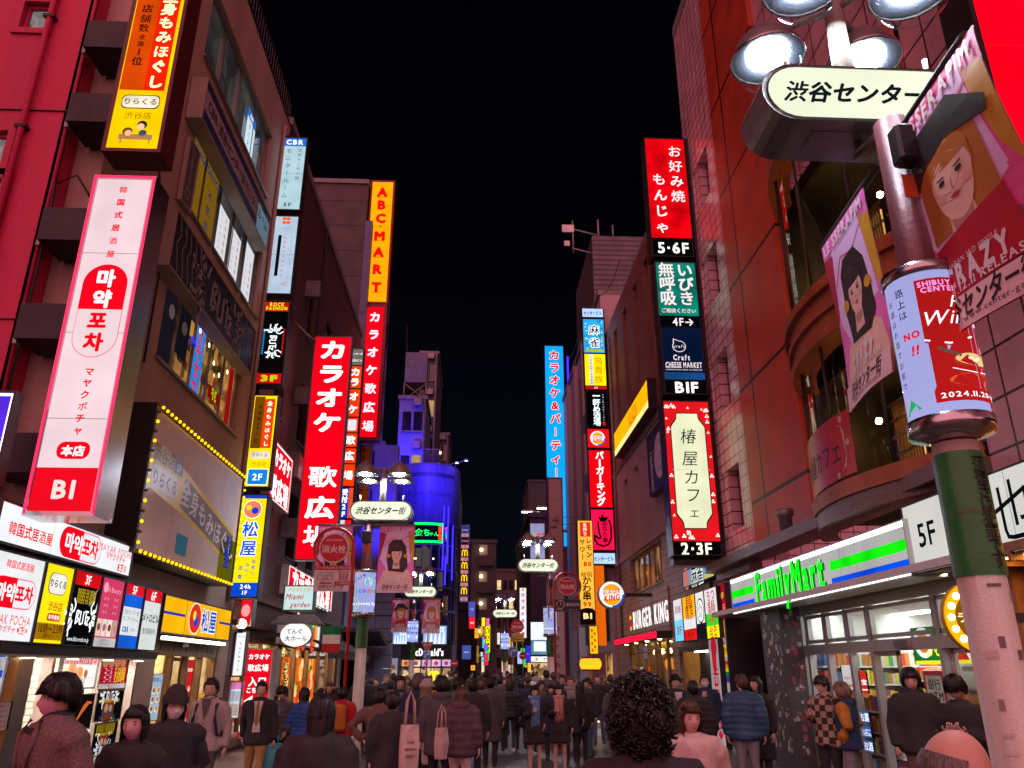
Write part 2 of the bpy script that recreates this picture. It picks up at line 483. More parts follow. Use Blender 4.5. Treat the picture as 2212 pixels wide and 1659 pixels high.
# ------------------------------------------------------------------ walls with openings
def wall_with_holes(mb,f,U0,U1,V0,V1,holes,m,depth=0.18,mrev=None):
    """f(u, v, w) -> point, w runs into the wall; holes = (u0, v0, u1, v1)"""
    us = sorted({U0,U1,*[h[0] for h in holes],*[h[2] for h in holes]}); vs = sorted({V0,V1,*[h[1] for h in holes],*[h[3] for h in holes]})
    us = [u for u in us if U0 <= u <= U1]; vs = [v for v in vs if V0 <= v <= V1]
    for a,b in zip(us[:-1],us[1:]):
        for c,d in zip(vs[:-1],vs[1:]):
            mu,mv = (a + b) / 2,(c + d) / 2
            if any(h[0] < mu < h[2] and h[1] < mv < h[3] for h in holes): continue
            mb.face([f(a,c,0),f(b,c,0),f(b,d,0),f(a,d,0)],m)
    mrev = mrev or m
    for a,c,b,d in holes:
        for p,q in (((a,c),(b,c)),((b,c),(b,d)),((b,d),(a,d)),((a,d),(a,c))):
            mb.face([f(*p,0),f(*q,0),f(*q,depth),f(*p,depth)],mrev)
def xmap(X):
    s = 1 if X > 0 else -1
    return lambda u,v,w: (X + s*w,u,v)
def ymap(Y): return lambda u,v,w: (u,Y + w,v)
def window_part(f,h,parent,mframe,mpane,nx=1,nz=1,depth=0.12,fr=0.05,sill=None):
    """a framed window filling hole h: the frame is the part, its glass a sub-part"""
    u0,v0,u1,v1 = h; mb = MB()
    def bx(a,c,b,d,w0,w1,m,tgt):
        P = [f(a,c,w0),f(b,d,w1)]
        tgt.box(*P[0],*P[1],m)
    e = 0.002
    bx(u0 + e,v0 + e,u0 + fr,v1 - e,depth - .06,depth,mframe,mb); bx(u1 - fr,v0 + e,u1 - e,v1 - e,depth - .06,depth,mframe,mb)
    bx(u0 + fr,v0 + e,u1 - fr,v0 + fr,depth - .06,depth,mframe,mb); bx(u0 + fr,v1 - fr,u1 - fr,v1 - e,depth - .06,depth,mframe,mb)
    for i in range(1,nx):
        u = u0 + (u1 - u0)*i / nx; bx(u - fr*.4,v0 + fr,u + fr*.4,v1 - fr,depth - .05,depth - .002,mframe,mb)
    for i in range(1,nz):
        v = v0 + (v1 - v0)*i / nz; bx(u0 + fr,v - fr*.4,u1 - fr,v + fr*.4,depth - .048,depth - .004,mframe,mb)
    if sill: bx(u0 - .05,v0 - .06,u1 + .05,v0 - .002,-.06,depth - .07,sill,mb)
    o = mb.build("window",parent)
    g = MB(); bx(u0 + fr*.5,v0 + fr*.5,u1 - fr*.5,v1 - fr*.5,depth + .004,depth + .02,mpane,g)
    g.build("pane",o)
    return o
# ------------------------------------------------------------------ the ground
PAVE = tiles("street_paving",(0.10,0.085,0.08),(0.065,0.055,0.055),(0.03,0.026,0.026),0.30,0.15,0.008,0.42,.5,.35,.5)
SIDEP = tiles("side_paving",(0.13,0.11,0.10),(0.10,0.085,0.08),(0.045,0.04,0.04),0.40,0.40,0.01,0.45,0,.35,.5)
ASPH = pm("asphalt",(0.045,0.044,0.046),0.7,0,.35,2,.5,120)
mb = MB(); mb.box(-400,-60,-0.5,400,600,0,ASPH); tag(mb.build("ground"),None,None,None,"structure")
mb = MB(); mb.box(-3.4,-8,0.0,3.6,160,0.012,PAVE); tag(mb.build("street"),None,None,None,"structure")
mb = MB(); mb.box(-5.6,-8,0.0,-3.4,60,0.022,SIDEP); mb.box(3.6,-8,0.0,6.4,60,0.022,SIDEP)
tag(mb.build("pavement"),None,None,None,"structure")
gr = MB(); GRM = pm("grate_steel",(0.05,0.05,0.055),0.35,0.8,.3)
g0 = az(1035,1638,0.012); g1 = az(1130,1580,.012)
x0,x1,y0,y1 = -0.55,0.75,12.9,16.2
gr.box(x0,y0,.012,x1,y1,.016,GRM)
for i in range(27): gr.box(x0 + .02,y0 + .05 + i*.12,.016,x1 - .02,y0 + .11 + i*.12,.024,GRM)
tag(gr.build("drain_cover"),"dark ribbed steel cover set into the middle of the paving","drain cover")

# ------------------------------------------------------------------ left: red building
XL,XR = -5.5,6.2
REDW = pm("red_painted_render",(0.48,0.012,0.07),0.6,0,.42,.9,.4,30,streak=True)
BEIGE = pm("brown_plaster",(0.44,0.30,0.25),0.75,0,.22,.8,.5,60,streak=True)
BEIGE2 = pm("beige_trim",(0.34,0.27,0.22),0.6,0,.2,1.5,.2)
ALU = pm("window_aluminium",(0.30,0.26,0.26),0.4,.6,.2)
DARKM = pm("dark_metal",(0.03,0.028,0.03),0.5,.4,.3)
STEEL = pm("stainless_steel",(0.45,0.44,0.45),0.22,1.0,.12,2,.05)
CONC = pm("concrete",(0.20,0.19,0.19),0.8,0,.3,1.5,.5,50,streak=True)
BLK = pm("black_paint",(0.015,0.014,0.016),0.5,0,.3)
FROST = lit_glass("frosted_window",(0.10,0.10,0.10),(0.42,0.40,0.38),0.55,6)
DG = dark_glass()
CG = clear_glass()

b = thing("red_building","tall magenta red painted building with small frosted windows, at the left edge","building",(-9,9.6,0))
b.location = (0,0,0)
hs = []
for (l,t,r,bt) in ((42,8,112,62),(-90,285,22,372),(-90,380,10,520)):
    p,q = at(l,bt,9.6),at(r,t,9.6); hs.append((p.x,p.z,q.x,q.z))
mb = MB(); ed = at(150,275,9.6).x
wall_with_holes(mb,ymap(9.6),-15,ed,3.3,19,hs,REDW,.16)
mb.box(ed - 0.001,9.6,3.3,ed - .12,12,19,REDW); mb.box(-15,9.78,3.3,ed - .13,12.5,19,REDW)
for z in (6.05,9.35): mb.box(-15,9.575,z,ed,9.6,z + .012,BLK)
for h in hs:
    mb.box(h[0] - .1,9.56,h[1] - .1,h[2] + .1,9.6,h[1],REDW); mb.box(h[0] - .1,9.56,h[3],h[2] + .1,9.6,h[3] + .1,REDW)
    mb.box(h[0] - .1,9.56,h[1],h[0],9.6,h[3],REDW); mb.box(h[2],9.56,h[1],h[2] + .1,9.6,h[3],REDW)
mb.build("wall",b)
for h in hs: window_part(ymap(9.6),h,b,REDW,FROST,depth=.12)
mb = MB()
mb.tube([(ed + .04,9.55,3.4),(ed + .04,9.55,7.6),(ed + .02,9.55,8.1),(ed + .2,9.7,8.35),(ed + .5,9.85,7.9)],.018,BLK,6)
mb.tube([(ed - .02,9.56,3.4),(ed - .02,9.56,19)],.03,REDW,6)
mb.build("cable",b)
mb = MB(); mb.box(ed - 1.7,9.5,7.35,ed - 1.3,9.6,7.62,DARKM); mb.build("wall_vent",b); mb = MB(); mb.tube([(ed - .62,9.53,3.5),(ed - .62,9.53,18)],.045,REDW,8)
for z in range(5,18,2): mb.box(ed - .70,9.48,z,ed - .54,9.6,z + .05,DARKM)
mb.build("downpipe",b)

# ------------------------------------------------------------------ left: brown building with the stacked signs
b = thing("brown_building","five storey brown plaster building with ribbon windows and fascia boards, left side","building")
WARM = lit_glass("warm_bar_interior",(0.03,0.012,0.004),(0.75,0.36,0.08),0.55,3.2)
DIM = lit_glass("dim_room_glass",(0.008,0.008,0.010),(0.07,0.065,0.06),0.6,1.3)
COOL = lit_glass("bright_room_glass",(0.25,0.25,0.24),(0.95,0.93,0.88),0.7,2)
hs3 = [(12.72,6.82,17.5,8.42)]; hs4 = [(12.85,9.95,17.9,11.75)]; hs5 = [(12.6,13.2,17.5,15.0)]
hg = [(10.5,0.1,13.95,2.2),(14.7,0.1,18.2,2.35)]
mb = MB(); f = xmap(XL)
wall_with_holes(mb,f,9.9,18.95,0.02,16.3,hs3 + hs4 + hs5 + hg,BEIGE,.22)
mb.box(XL - .22,9.9,.03,-13,9.95,16.3,BEIGE)          # side wall seen beyond the red one
mb.box(XL - .23,18.9,.03,-13,18.95,16.3,BEIGE)
mb.box(XL - .001,9.9,.03,XL - .22,9.93,16.3,BEIGE)
mb.box(XL - .001,18.92,.03,XL - .22,18.95,16.3,BEIGE)
mb.box(XL,9.8,16.3,-13,19.05,16.45,BEIGE)
mb.build("wall",b)
mb = MB()
for y in range(46): mb.box(XL - .02,9.9 + y*.2,16.45,XL - .04,9.92 + y*.2,17.3,DARKM)
for z in (16.6,17.28): mb.box(XL - .015,9.9,z,XL - .045,19.0,z + .03,DARKM)
mb.build("railing",b)
window_part(f,hs3[0],b,ALU,WARM,5,1,.16,.06,ALU)
window_part(f,hs4[0],b,ALU,DIM,5,1,.16,.06,ALU)
window_part(f,hs5[0],b,ALU,DIM,4,1,.16,.06,ALU)
mb = MB(); mb.tube([(XL + .06,18.3,3.2),(XL + .06,18.3,16)],.05,BEIGE2,8); mb.tube([(XL + .05,12.2,6.5),(XL + .05,12.2,8.4),(XL + .3,10.6,10.2)],.02,BLK,6)
mb.build("downpipe",b)
# window film, bar lamps and painted mirror images of signs in the third-floor glass
pn = Panel(4.6,1.5)
def film_reflections3(p):
    p.rect(.40,.02,.52,.98,G('#1f7fd0',.8),1); p.vtext("カラオケ",.46,.04,1.0,.085,G('#d01020',.9),2,.03,mirror=True)
    p.text("3F",.72,.72,.07,G('#9db010',.9),2,.04,mirror=True); p.rect(.64,.63,.80,.82,G('#7a0a0a',.8),1)
    p.rect(.03,.02,.17,.98,G('#1c1622',.6),1); p.rect(.20,.02,.33,.7,G('#15121c',.6),1)
    for u,v in ((.44,.1),(.66,.30),(.57,.14),(.75,.38),(.86,.2)): p.ell(u,v,.011,glow('#ffd9a0',5.0),3)
    p.ell(.12,.28,.03,G('#6a5a50',.5),2); p.ell(.27,.3,.03,G('#5a4a48',.5),2)
    p.line([(.36,.3),(.42,.36)],.02,G('#2020ff',2.0),2)
    p.rect(.90,.05,.97,.95,G('#a01018',.6),1)
film_reflections3(pn); o = pn.build("film_and_reflection",b,(XL - .12,12.8,6.87),math.pi / 2)
pn = Panel(4.9,1.7)
def film4(p):
    Y_,B_ = G('#8a6412',.55),G('#243a6a',.5)
    for u0 in (.02,.20):
        p.rect(u0,.02,u0 + .16,.98,Y_,1); p.text("AGENCY",u0 + .08,.12,.05,B_,2,.03); p.vtext("不動産",u0 + .08,.3,.9,.05,B_,2,.02)
    W_ = G('#d8dbe0',.8)
    for u0 in (.41,.60,.82):
        p.rect(u0,.25 if u0 < .8 else .1,u0 + .14,.98,W_,1)
        p.vtext("医療機関提携",u0 + .10,.28,.95,.028,G('#c03030',.8),2,.01); p.vtext("トータルエステ",u0 + .04,.28,.95,.026,G('#b04060',.8),2,.01)
film4(pn); pn.build("film_and_reflection",b,(XL - .12,12.9,10.0),math.pi / 2)
pn = Panel(4.7,1.7)
def reflection5(p):  # reflection of the lit floor sign, drawn as glowing shapes on the glass
    p.rect(.66,.35,.80,.98,G('#cfe6f0',.8),1); p.rect(.66,.2,.80,.35,G('#2a6ac0',.8),1); p.text("CBR",.73,.28,.035,G(WH,.9),2,.03,mirror=True)
    p.vtext("モニター",.71,.38,.95,.04,G('#203040',.5),2,.01,mirror=True)
reflection5(pn); pn.build("film_and_reflection",b,(XL - .12,12.7,13.25),math.pi / 2)

# fascia boards on that building
def cbr(p):
    p.rect(0,0,1,1,pm("white_board",(0.42,0.33,0.36),.5,0,.15),1)
    bl = pm("blue_board",(0.03,0.045,0.17),.35,0,.2)
    p.rect(0,0,1,.2,bl,2); p.rect(0,.72,1,1,bl,2)
    p.text("CBR 渋谷センター街モニタールーム",.5,.46,.062,pm("navy_letter",(.02,.025,.08),.5),3,.02,fit=.92)
    p.rect(.79,.22,.99,.98,G('#9fc4dc',.22),3)  # faint glow painted onto the unlit board
wall_sign("fascia_board","long blue and white unlit board under the fifth floor windows",-5.2,(445,165),(583,470),(575,545),(440,255),cbr,depth=.28,casing=BEIGE2,cat="signboard")
def white_line(p,pts,w,m,L=2): p.line(pts,w,m,L)
def blitz_logo(p,cu,cv,s,m,L=2,vert=False):
    """jagged rock lettering: spikes round a band of angular letters; s = half length in fractions of width"""
    k = p.w / p.h; r_ = random.Random(5)
    for sx in (-1,1):
        for i in range(9):
            a = R(-75 + i*19); L0,L1 = s*.15,s*(.42 + .3*r_.random())
            bx_,by_ = sx*s*.62,0
            q = []
            for t in (0,.5,1):
                rr = L0 + (L1 - L0)*t; aa = a + .35*math.sin(t*3)*(1 if i % 2 else -1)
                q.append((bx_ + sx*rr*math.cos(aa),by_ + rr*math.sin(aa)))
            if vert: q = [(-y,x) for x,y in q]
            p.line([(cu + x,cv + y*k) for x,y in q],s*.06*(1.2 - .0*i),m,L)
    zz = [(-.42,-.2),(-.42,.22),(-.2,.1),(-.36,0),(-.22,-.18),(-.42,-.2)],[(-.12,-.2),(-.12,.22),(.05,.22)],[(.1,-.2),(.1,.22)],[(.18,-.2),(.42,-.2),(.3,-.2),(.3,.22)],[(.36,-.02),(.56,-.02),(.36,.22),(.58,.22)]
    for q in zz:
        q = [(x*s,y*s) for x,y in q]
        if vert: q = [(-y,x) for x,y in q]
        p.line([(cu + x,cv + y*k) for x,y in q],s*.07,m,L)
def blitz_board(p):
    p.rect(0,0,1,1,pm("black_board",(.016,.016,.018),.25,0,.3),1)
    gm = pm("grey_print",(.30,.29,.31),.5,0,.2)
    blitz_logo(p,.52,.52,.26,gm)
    for i in range(5):
        u = .04 + i*.05; p.line([(u,0),(u + .02,.3),(u - .005,.5),(u + .03,.95)],.006,gm,2)
    for i in range(4):
        u = .86 + i*.035; p.line([(u,0),(u + .015,.4),(u,.7),(u + .02,1)],.004,gm,2)
wall_sign("fascia_board","long black board with white jagged lettering above the third floor windows",-5.2,(380,470),(553,705),(543,798),(362,585),blitz_board,depth=.28,casing=BEIGE2,cat="signboard")
def hairbeauty(p):
    p.rect(0,0,1,1,pm("grey_board",(.10,.09,.10),.5,0,.2),1)
    p.vtext("Hi Beauty",.5,.03,.62,.5,pm("grey_print",(.30,.29,.31),.5,0,.2),2,.02); p.ell(.5,.8,.26,pm("grey_print",(.30,.29,.31),.5,0,.2),2); p.ell(.5,.8,.18,pm("grey_board",(.10,.09,.10),.5,0,.2),3)
wall_sign("small_board","narrow grey vertical board beside the yellow posted windows",-5.42,(412,310),(432,330),(408,452),(388,430),hairbeauty,depth=.06,casing=BEIGE2,cat="signboard")

# billboard with a border of yellow bulbs
def bulbboard(p):
    p.rect(0,0,1,1,pm("billboard_vinyl",(.80,.66,.56),.12,0,.12,2,.03,spec=.7),1)
    YB = pm("dull_yellow_print",(.80,.58,.03),.3,0,.15); GB = pm("grey_brown_print",(.15,.115,.115),.3,0,.2)
    WT = pm("white_print",(.75,.68,.64),.3,0,.1); BL_ = pm("blue_print",(.06,.13,.30),.3)
    p.poly([(.0,.30),(.10,.22),(.34,.30),(.96,.55),(.98,.86),(.30,.62),(0,.56)],YB,2)
    p.poly([(.33,.34),(.95,.58),(.97,.83),(.31,.58)],GB,3); p.text("全身もみほぐし",.64,.585,.095,WT,4,.03,slope=.19)
    p.rrect(.03,.38,.27,.56,.04,WT,3); p.text("りらくる",.15,.47,.055,GB,4,.03)
    p.text("渋谷店",.12,.295,.06,GB,4,.02); p.rect(.21,.26,.29,.36,BL_,3); p.text("2F",.25,.31,.035,WT,4,.03)
    p.rect(.80,.62,1,1,G('#8a8410',.35),3); p.vtext("松屋",.90,.63,.86,.085,G('#2a40b0',.5),4,.04,mirror=True)  # mirrored glowing sign is a reflection painted onto the face
    p.rect(.32,.78,.43,.93,G('#5f98b8',.2),3)
bo = wall_sign("bulb_billboard","grey billboard with faded massage print, edged in yellow bulbs",-5.05,(333,868),(524,1040),(497,1264),(300,1180),bulbboard,depth=.45,casing=BLK,bez=.07,cat="billboard")
fc = [c for c in bo.children if c.name.startswith("face")][0]
W_ = max(v.co.x for v in fc.data.vertices); H_ = max(v.co.z for v in fc.data.vertices)
YBULB = glow('#ffb405',2.2,True); DEADB = pm("unlit_bulb",(.25,.12,.06),.3)
bm_on,bm_off = MB(),MB()
for q_,m_ in ((bm_on,YBULB),(bm_off,DEADB)): q_.ball((0,0,0),(.027,.027,.027),m_,8,6); q_.tube([(0,.035,0),(0,.012,0)],.016,DARKM,6)
bm_on,bm_off = bm_on.mesh("bulb_lit"),bm_off.mesh("bulb_unlit")
def bulb(x,z,on=True): o = bpy.data.objects.new("bulb",bm_on if on else bm_off); link(o,bo); o.location = (x,-.058,z)
nb = 26
for i in range(nb):
    bulb(W_*(i + .5) / nb,H_ + .035); bulb(W_*(i + .5) / nb,-.035)
for i in range(14): bulb(-.035,H_*(i + .5) / 14,i % 2 == 0); bulb(W_ + .035,H_*(i + .5) / 14)
# ------------------------------------------------------------------ left: tall projecting signs near the camera
RED,DRED = '#e3061b','#c00014'
def massage_tall(p):
    p.rect(0,0,1,1,BGm('#ffc400',1.0,.2),1)
    p.rect(.02,0,.50,.69,BGm('#e04a05',.8,.2),2); p.rect(.50,0,.92,.69,BGm('#e51f04',1.0,.2),2)
    for ch,v in zip("店舗数全国1位",(.225,.285,.34,.392,.432,.478,.53)): p.text(ch,.265,v,.14 if ch in '全国' else .23,G('#3f1004',.6),3,.03)
    for ch,v in zip("で全身もみほぐし",(.07,.152,.225,.305,.388,.472,.555,.642)): p.text(ch,.71,v,.33,glow('#fff2b0',1.3),3,.05)
    p.rrect(.12,.715,.88,.79,.11,G('#54401a',.8),2); p.rrect(.135,.72,.865,.785,.11,BGm('#fff3d8',1.1),3); p.text("りらくる",.5,.752,.17,G('#5a4630',.7),4,.02)
    p.text("渋谷店",.5,.825,.18,G('#7a5410',.8),2,.012)
    p.rrect(.20,.925,.86,.952,.01,G('#b07a50',.9),3); p.ell(.36,.912,.10,G('#7a4626',.8),3); p.ell(.38,.92,.07,G('#f0b888',.9),4)
    p.ell(.62,.875,.10,G('#3a3026',.7),3); p.ell(.60,.885,.075,G('#f4c8a0',.9),4); p.ell(.66,.918,.08,G('#3f5568',.8),3); p.rect(.24,.952,.27,.972,G('#b07a50',.9),3); p.rect(.80,.952,.83,.972,G('#b07a50',.9),3)
mass = front_sign("projecting_sign","yellow and orange massage sign high by the red wall, cut by the photo's top",9.0,228,340,322,340,-60,massage_tall,depth=.42,casing=pm("maroon_casing",(.10,.015,.02),.4,.1),bez=.05)
def mayak(p):
    p.rect(0,0,1,1,BGm('#ffdfe6',1.05,.10),1)
    rd = G(RED,1.0)
    p.vtext("韓国式居酒屋",.50,.015,.275,.15,rd,3,.035)
    k = p.w / p.h
    u0,u1,v0,v1 = .12,.90,.288,.575
    p.rrect(u0,v0,u1,v1,.385,G('#f2667a',1.0),2); p.rrect(u0 + .012,v0 + .002,u1 - .012,v1 - .002,.38,BGm('#ffe3e8',1.0,.05),3)
    pts = [(u0,.43)]
    for i in range(19): a = R(180 - 10*i); pts.append((.51 + .39*math.cos(a),v0 + .39*k - .39*k*math.sin(a)))
    p.poly(pts + [(u1,.43)],rd,4)
    p.vtext("마약",.52,.30,.43,.36,G('#fff0f0',1.1),5,.05); p.vtext("포차",.52,.432,.562,.36,rd,5,.05)
    p.vtext("マヤクポチャ",.54,.60,.80,.16,rd,3,.035)
    p.rrect(.26,.815,.80,.862,.13,rd,3); p.text("本店",.53,.84,.19,G('#ffe6ea',1.1),4,.04)
    p.rect(0,.885,1,1,BGm('#e50a1e',.95,.1),2); p.text("B1",.5,.943,.42,G('#ffd0cc',1.0),4,.035)
b1 = front_sign("projecting_sign","tall white and red Korean bar sign beside the red wall, lettered B1 at its foot",9.0,60,197,1105,265,388,mayak,depth=.45,casing=STEEL,bez=.05)
for sgn,zs in ((mass,(0.6,1.9)),(b1,(0.5,2.2,3.6))):
    for z in zs: mb = MB(); mb.box(-.75,.22,z,-.052,.82,z + .48,DARKM); mb.box(-.80,.30,z - .04,-.751,.40,z + .52,CASE_GREY); mb.build("bracket",sgn)
mb = MB()
P_ = glow('#ff2a55',1.6,True)
w_,h_ = [(max(v.co.x for v in c.data.vertices),max(v.co.z for v in c.data.vertices)) for c in b1.children if c.name.startswith("face")][0]
for x in (-.03,w_ + .03): mb.box(x - .012,-.034,-.03,x + .012,-.023,h_ + .03,P_)
mb.box(-.018,-.034,h_ + .018,w_ + .018,-.023,h_ + .042,P_); mb.build("neon_edge",b1)

# ------------------------------------------------------------------ the column of floor signs at the end of the brown building
YC = 18.3
def cbr5(p):
    p.rect(0,0,1,1,BGm('#bfe0ec',1.0,.15),1); p.rect(0,0,1,.115,BGm('#1f66c4',.95,.1),2); p.text("CBR",.5,.058,.34,G('#eaf4ff',1.0),3,.055,fit=.78)
    p.vtext("モニタールーム",.30,.135,.86,.27,G('#3b5566',.7),3,-.005); p.vtext("渋谷センター街",.76,.14,.60,.19,G('#3b5566',.7),3,0); p.text("5F",.47,.935,.25,G('#14202a',.6),3,.03,gap=.25)
front_sign("floor_sign","white lightbox with a blue top band lettered CBR and 5F, topmost of its column",YC,595,646.6,452.5,638,299,cbr5,depth=.3,group="floor signs on the brown building")
def clinic4(p):
    p.rect(0,0,1,1,BGm('#c2d8ee',1.0,.15),1)
    og = G('#e8552a',1.0)
    for dx in (-1,1):
        for dv in (-1,1): p.ell(.52 + dx*.085,.055 + dv*.026,.085,og,2,.075)
    p.text("hi beauty",.5,.155,.11,G('#6a8090',.8),2,0)
    p.rect(.26,.25,.40,.78,G('#15131a',.5),3); p.vtext("フェイシャルトータルエステサロン",.14,.25,.98,.12,G('#c0687a',.9),2,0)
    p.vtext("医療機関提携光脱毛",.55,.25,.80,.125,G('#d0506a',.9),2,.005); p.vtext("03-6712-7547",.82,.25,.93,.13,G('#c85a74',.9),2,0); p.text("4F",.68,.88,.22,G('#e05a6a',.9),2,.005)
front_sign("floor_sign","pale blue lightbox with an orange flower mark, red columns of text and 4F",YC,573,627,634,618,468,clinic4,depth=.3,group="floor signs on the brown building")
def rock3(p):
    p.rect(0,0,1,1,BGm('#08080a',.6,.1),1); p.rect(.02,.01,.98,.125,BGm('#c40d10',.9),2); p.text("ROCK",.5,.04,.24,G('#d8d020',1.0),3,.05,fit=.62); p.text("FASHION",.5,.09,.2,G('#d8d020',1.0),3,.05,fit=.88)
    blitz_logo(p,.5,.50,.62,G('#e8f4f6',1.2),3,vert=True)
    for i in range(10):
        v = .34 + i*.032; p.rect(.07,v,.14,v + .022,G('#1a84d0',.9),2); p.rect(.86,v,.93,v + .022,G('#c01818',.9),2)
    p.rect(.02,.875,.98,.99,BGm('#c40d10',.9),2); p.text("3F",.5,.932,.34,G('#b8c010',1.0),3,.07,fit=.72)
front_sign("floor_sign","black lightbox with white spiky vertical lettering between red ROCK FASHION and 3F bands",YC,552,607,830,597,651,rock3,depth=.3,group="floor signs on the brown building")
def massage2(p):
    p.rect(0,0,1,1,BGm('#ffd800',1.0,.1),1); p.rect(.03,.01,.47,.59,BGm('#7a4a04',.7),2); p.rrect(.47,.035,.92,.585,.05,BGm('#e53a08',1.0),2)
    p.vtext("全身もみほぐし",.70,.05,.575,.24,G('#fff4d0',1.1),3,.04); p.vtext("店舗数",.30,.09,.30,.18,G('#2a1602',.5),3,.02); p.vtext("全国",.28,.30,.39,.12,G('#2a1602',.5),3,.02); p.text("1",.27,.43,.2,G('#2a1602',.5),3,.03); p.text("位",.26,.505,.2,G('#2a1602',.5),3,.02)
    p.rrect(.10,.62,.92,.705,.10,BGm('#fff0d8',1.0),2); p.text("りらくる",.5,.662,.17,G('#6a5a40',.8),3,.015); p.text("渋谷店",.5,.758,.21,G('#b06a10',.9),3,.01)
    p.rrect(.07,.81,.95,.985,.06,G('#f8fbff',1.0),2); p.rrect(.10,.818,.92,.977,.05,BGm('#0f7fd0',1.0),3); p.text("2F",.5,.90,.40,G('#ffffff',1.1),4,.03)
front_sign("floor_sign","yellow lightbox with an orange strip of white text over a blue 2F square",YC,528,579,1051,572,855,massage2,depth=.3,group="floor signs on the brown building")
def matsuya1(p):
    p.rect(0,0,1,1,BGm('#f5d800',1.0,.1),1); p.rect(0,0,1,.035,BGm('#1a3fc0',.9),2)
    p.ell(.5,.145,.36,G('#fff4ee',1.0),2); p.ell(.5,.145,.33,BGm('#f27a5a',1.0),3); p.ell(.36,.128,.10,G('#f0d020',1.0),4); p.ell(.60,.158,.13,G('#0a3ac8',.9),4)
    for ch,v in (("松",.345),("屋",.53)):
        p.text(ch,.5,v,.62,G('#f4f8ff',1.0),2,.075); p.text(ch,.5,v,.62,G('#0a4ac8',.95),3,.03)
    p.vtext("牛めし",.77,.645,.79,.17,G('#143fae',.9),3,.03); p.vtext("カレー",.53,.67,.82,.16,G('#143fae',.9),3,.03); p.text("定",.30,.725,.17,G('#143fae',.9),3,.03); p.text("食",.30,.81,.17,G('#143fae',.9),3,.03)
    p.rect(0,.866,1,1,BGm('#0d48c8',.95),2); p.text("24h",.55,.905,.22,G('#ffffff',1.1),3,.03); p.text("1F",.55,.962,.20,G('#ffffff',1.1),3,.03,gap=.2)
front_sign("floor_sign","yellow lightbox with a round pink mark and blue 24h 1F foot, lowest of its column",YC,495,554,1289,573,1070,matsuya1,depth=.36,group="floor signs on the brown building")
mb = MB()
for z in (3.6,5.2,7.0,9.6,11.4,13.8,15.4): mb.box(XL - .05,YC + .1,z,XL + .05,YC + .4,z + .35,BLK)
mb.box(XL + .0,YC + .28,3.4,XL + .12,YC + .4,15.9,BLK)
o = mb.build("sign_mast"); tag(o,"black mast and brackets carrying the column of floor signs","sign mast")

# ------------------------------------------------------------------ left: signs over the ground floor
def mayak_wide(p):
    p.rect(0,0,1,1,BGm('#eef0f4',1.25,.12),1); rd = G(RED,1.0)
    p.text("韓国式居酒屋",.20,.60,.045,rd,3,.03); capsule(p,.385,.04,.715,.96,rd,G('#efe9ee',.85),2,G('#f06a80',.9))
    p.text("마약",.485,.5,.072,G('#fff4f4',1.0),6,.035,gap=-.06); p.text("포차",.617,.5,.072,rd,6,.035,gap=-.06)
    p.text("MAYAK POCHA",.85,.30,.040,rd,3,.01); p.text("マヤクポチャ",.85,.52,.030,rd,3,.02); p.rrect(.88,.68,.96,.95,.03,rd,3); p.text("本店",.92,.815,.033,G('#ffffff',1.0),4,.02)
wall_sign("lightbox","wide white lightbox with a red and white capsule mark over the entrance",-5.1,(0,1110),(290,1163),(276,1247),(-15,1160),mayak_wide,depth=.4,casing=CASE,cat="sign")
XS = -5.12
zr0,zr1 = ax(340,1408,XS).z + .02,ax(357,1279,XS).z - .01
def rowbox(label,xa,xb,draw):
    ya,yb = yx(xa,1340,XS),yx(xb,1340,XS)
    return sign_at("lightbox",label,(XS,ya + .02,zr0),math.pi / 2,yb - ya - .04,zr1 - zr0,draw,depth=.25,casing=CASE,bez=.018,group="lightboxes in the row over the entrance")
def r1(p):
    p.rect(0,0,1,1,BGm('#eef0f2',1.15,.08),1); rd = G(RED,1.0); p.text("韓国式居酒屋",.52,.12,.09,rd,3,.02)
    capsule(p,.08,.27,.94,.63,rd,G('#efe9ee',.85),2,G('#f06a80',.9))
    p.text("마약",.33,.45,.19,G('#fff4f4',1.0),6,.04,gap=-.06); p.text("포차",.69,.45,.19,rd,6,.04,gap=-.06)
    p.text("MAYAK POCHA",.5,.76,.14,rd,3,.01,fit=.86); p.text("マヤクポチャ",.42,.87,.08,rd,3,.02); p.rrect(.70,.83,.9,.92,.06,rd,3); p.text("本店",.8,.875,.08,G('#ffffff',1.0),4,.02)
rowbox("white lightbox with a red capsule mark, near end of the row over the entrance",-48,74,r1)
def r2(p):
    p.rect(0,0,1,1,BGm('#f5d810',1.0,.08),1); p.rect(0,.75,1,.96,BGm('#a87a06',.8),2); p.rrect(.18,.10,.82,.38,.14,G('#4a4030',.7),2); p.rrect(.20,.108,.80,.372,.13,BGm('#f4f0e6',1.1),3)
    p.text("りらくる",.5,.24,.15,G('#3a3a3a',.6),4,.03); p.text("渋谷店",.55,.53,.17,G('#b06410',.9),3,.02); p.rrect(.33,.62,.80,.72,.05,G('#c03818',.9),3); p.text("年中無休",.565,.67,.10,G('#fff6e0',1.0),4,.02); p.text("10時～23時",.54,.82,.19,G('#5a1408',.6),3,.02,fit=.86); p.text("(最終受付22:00)",.6,.91,.08,G('#6a1808',.6),3,.01)
rowbox("yellow lightbox with a white rounded name plate and opening hours",75,141,r2)
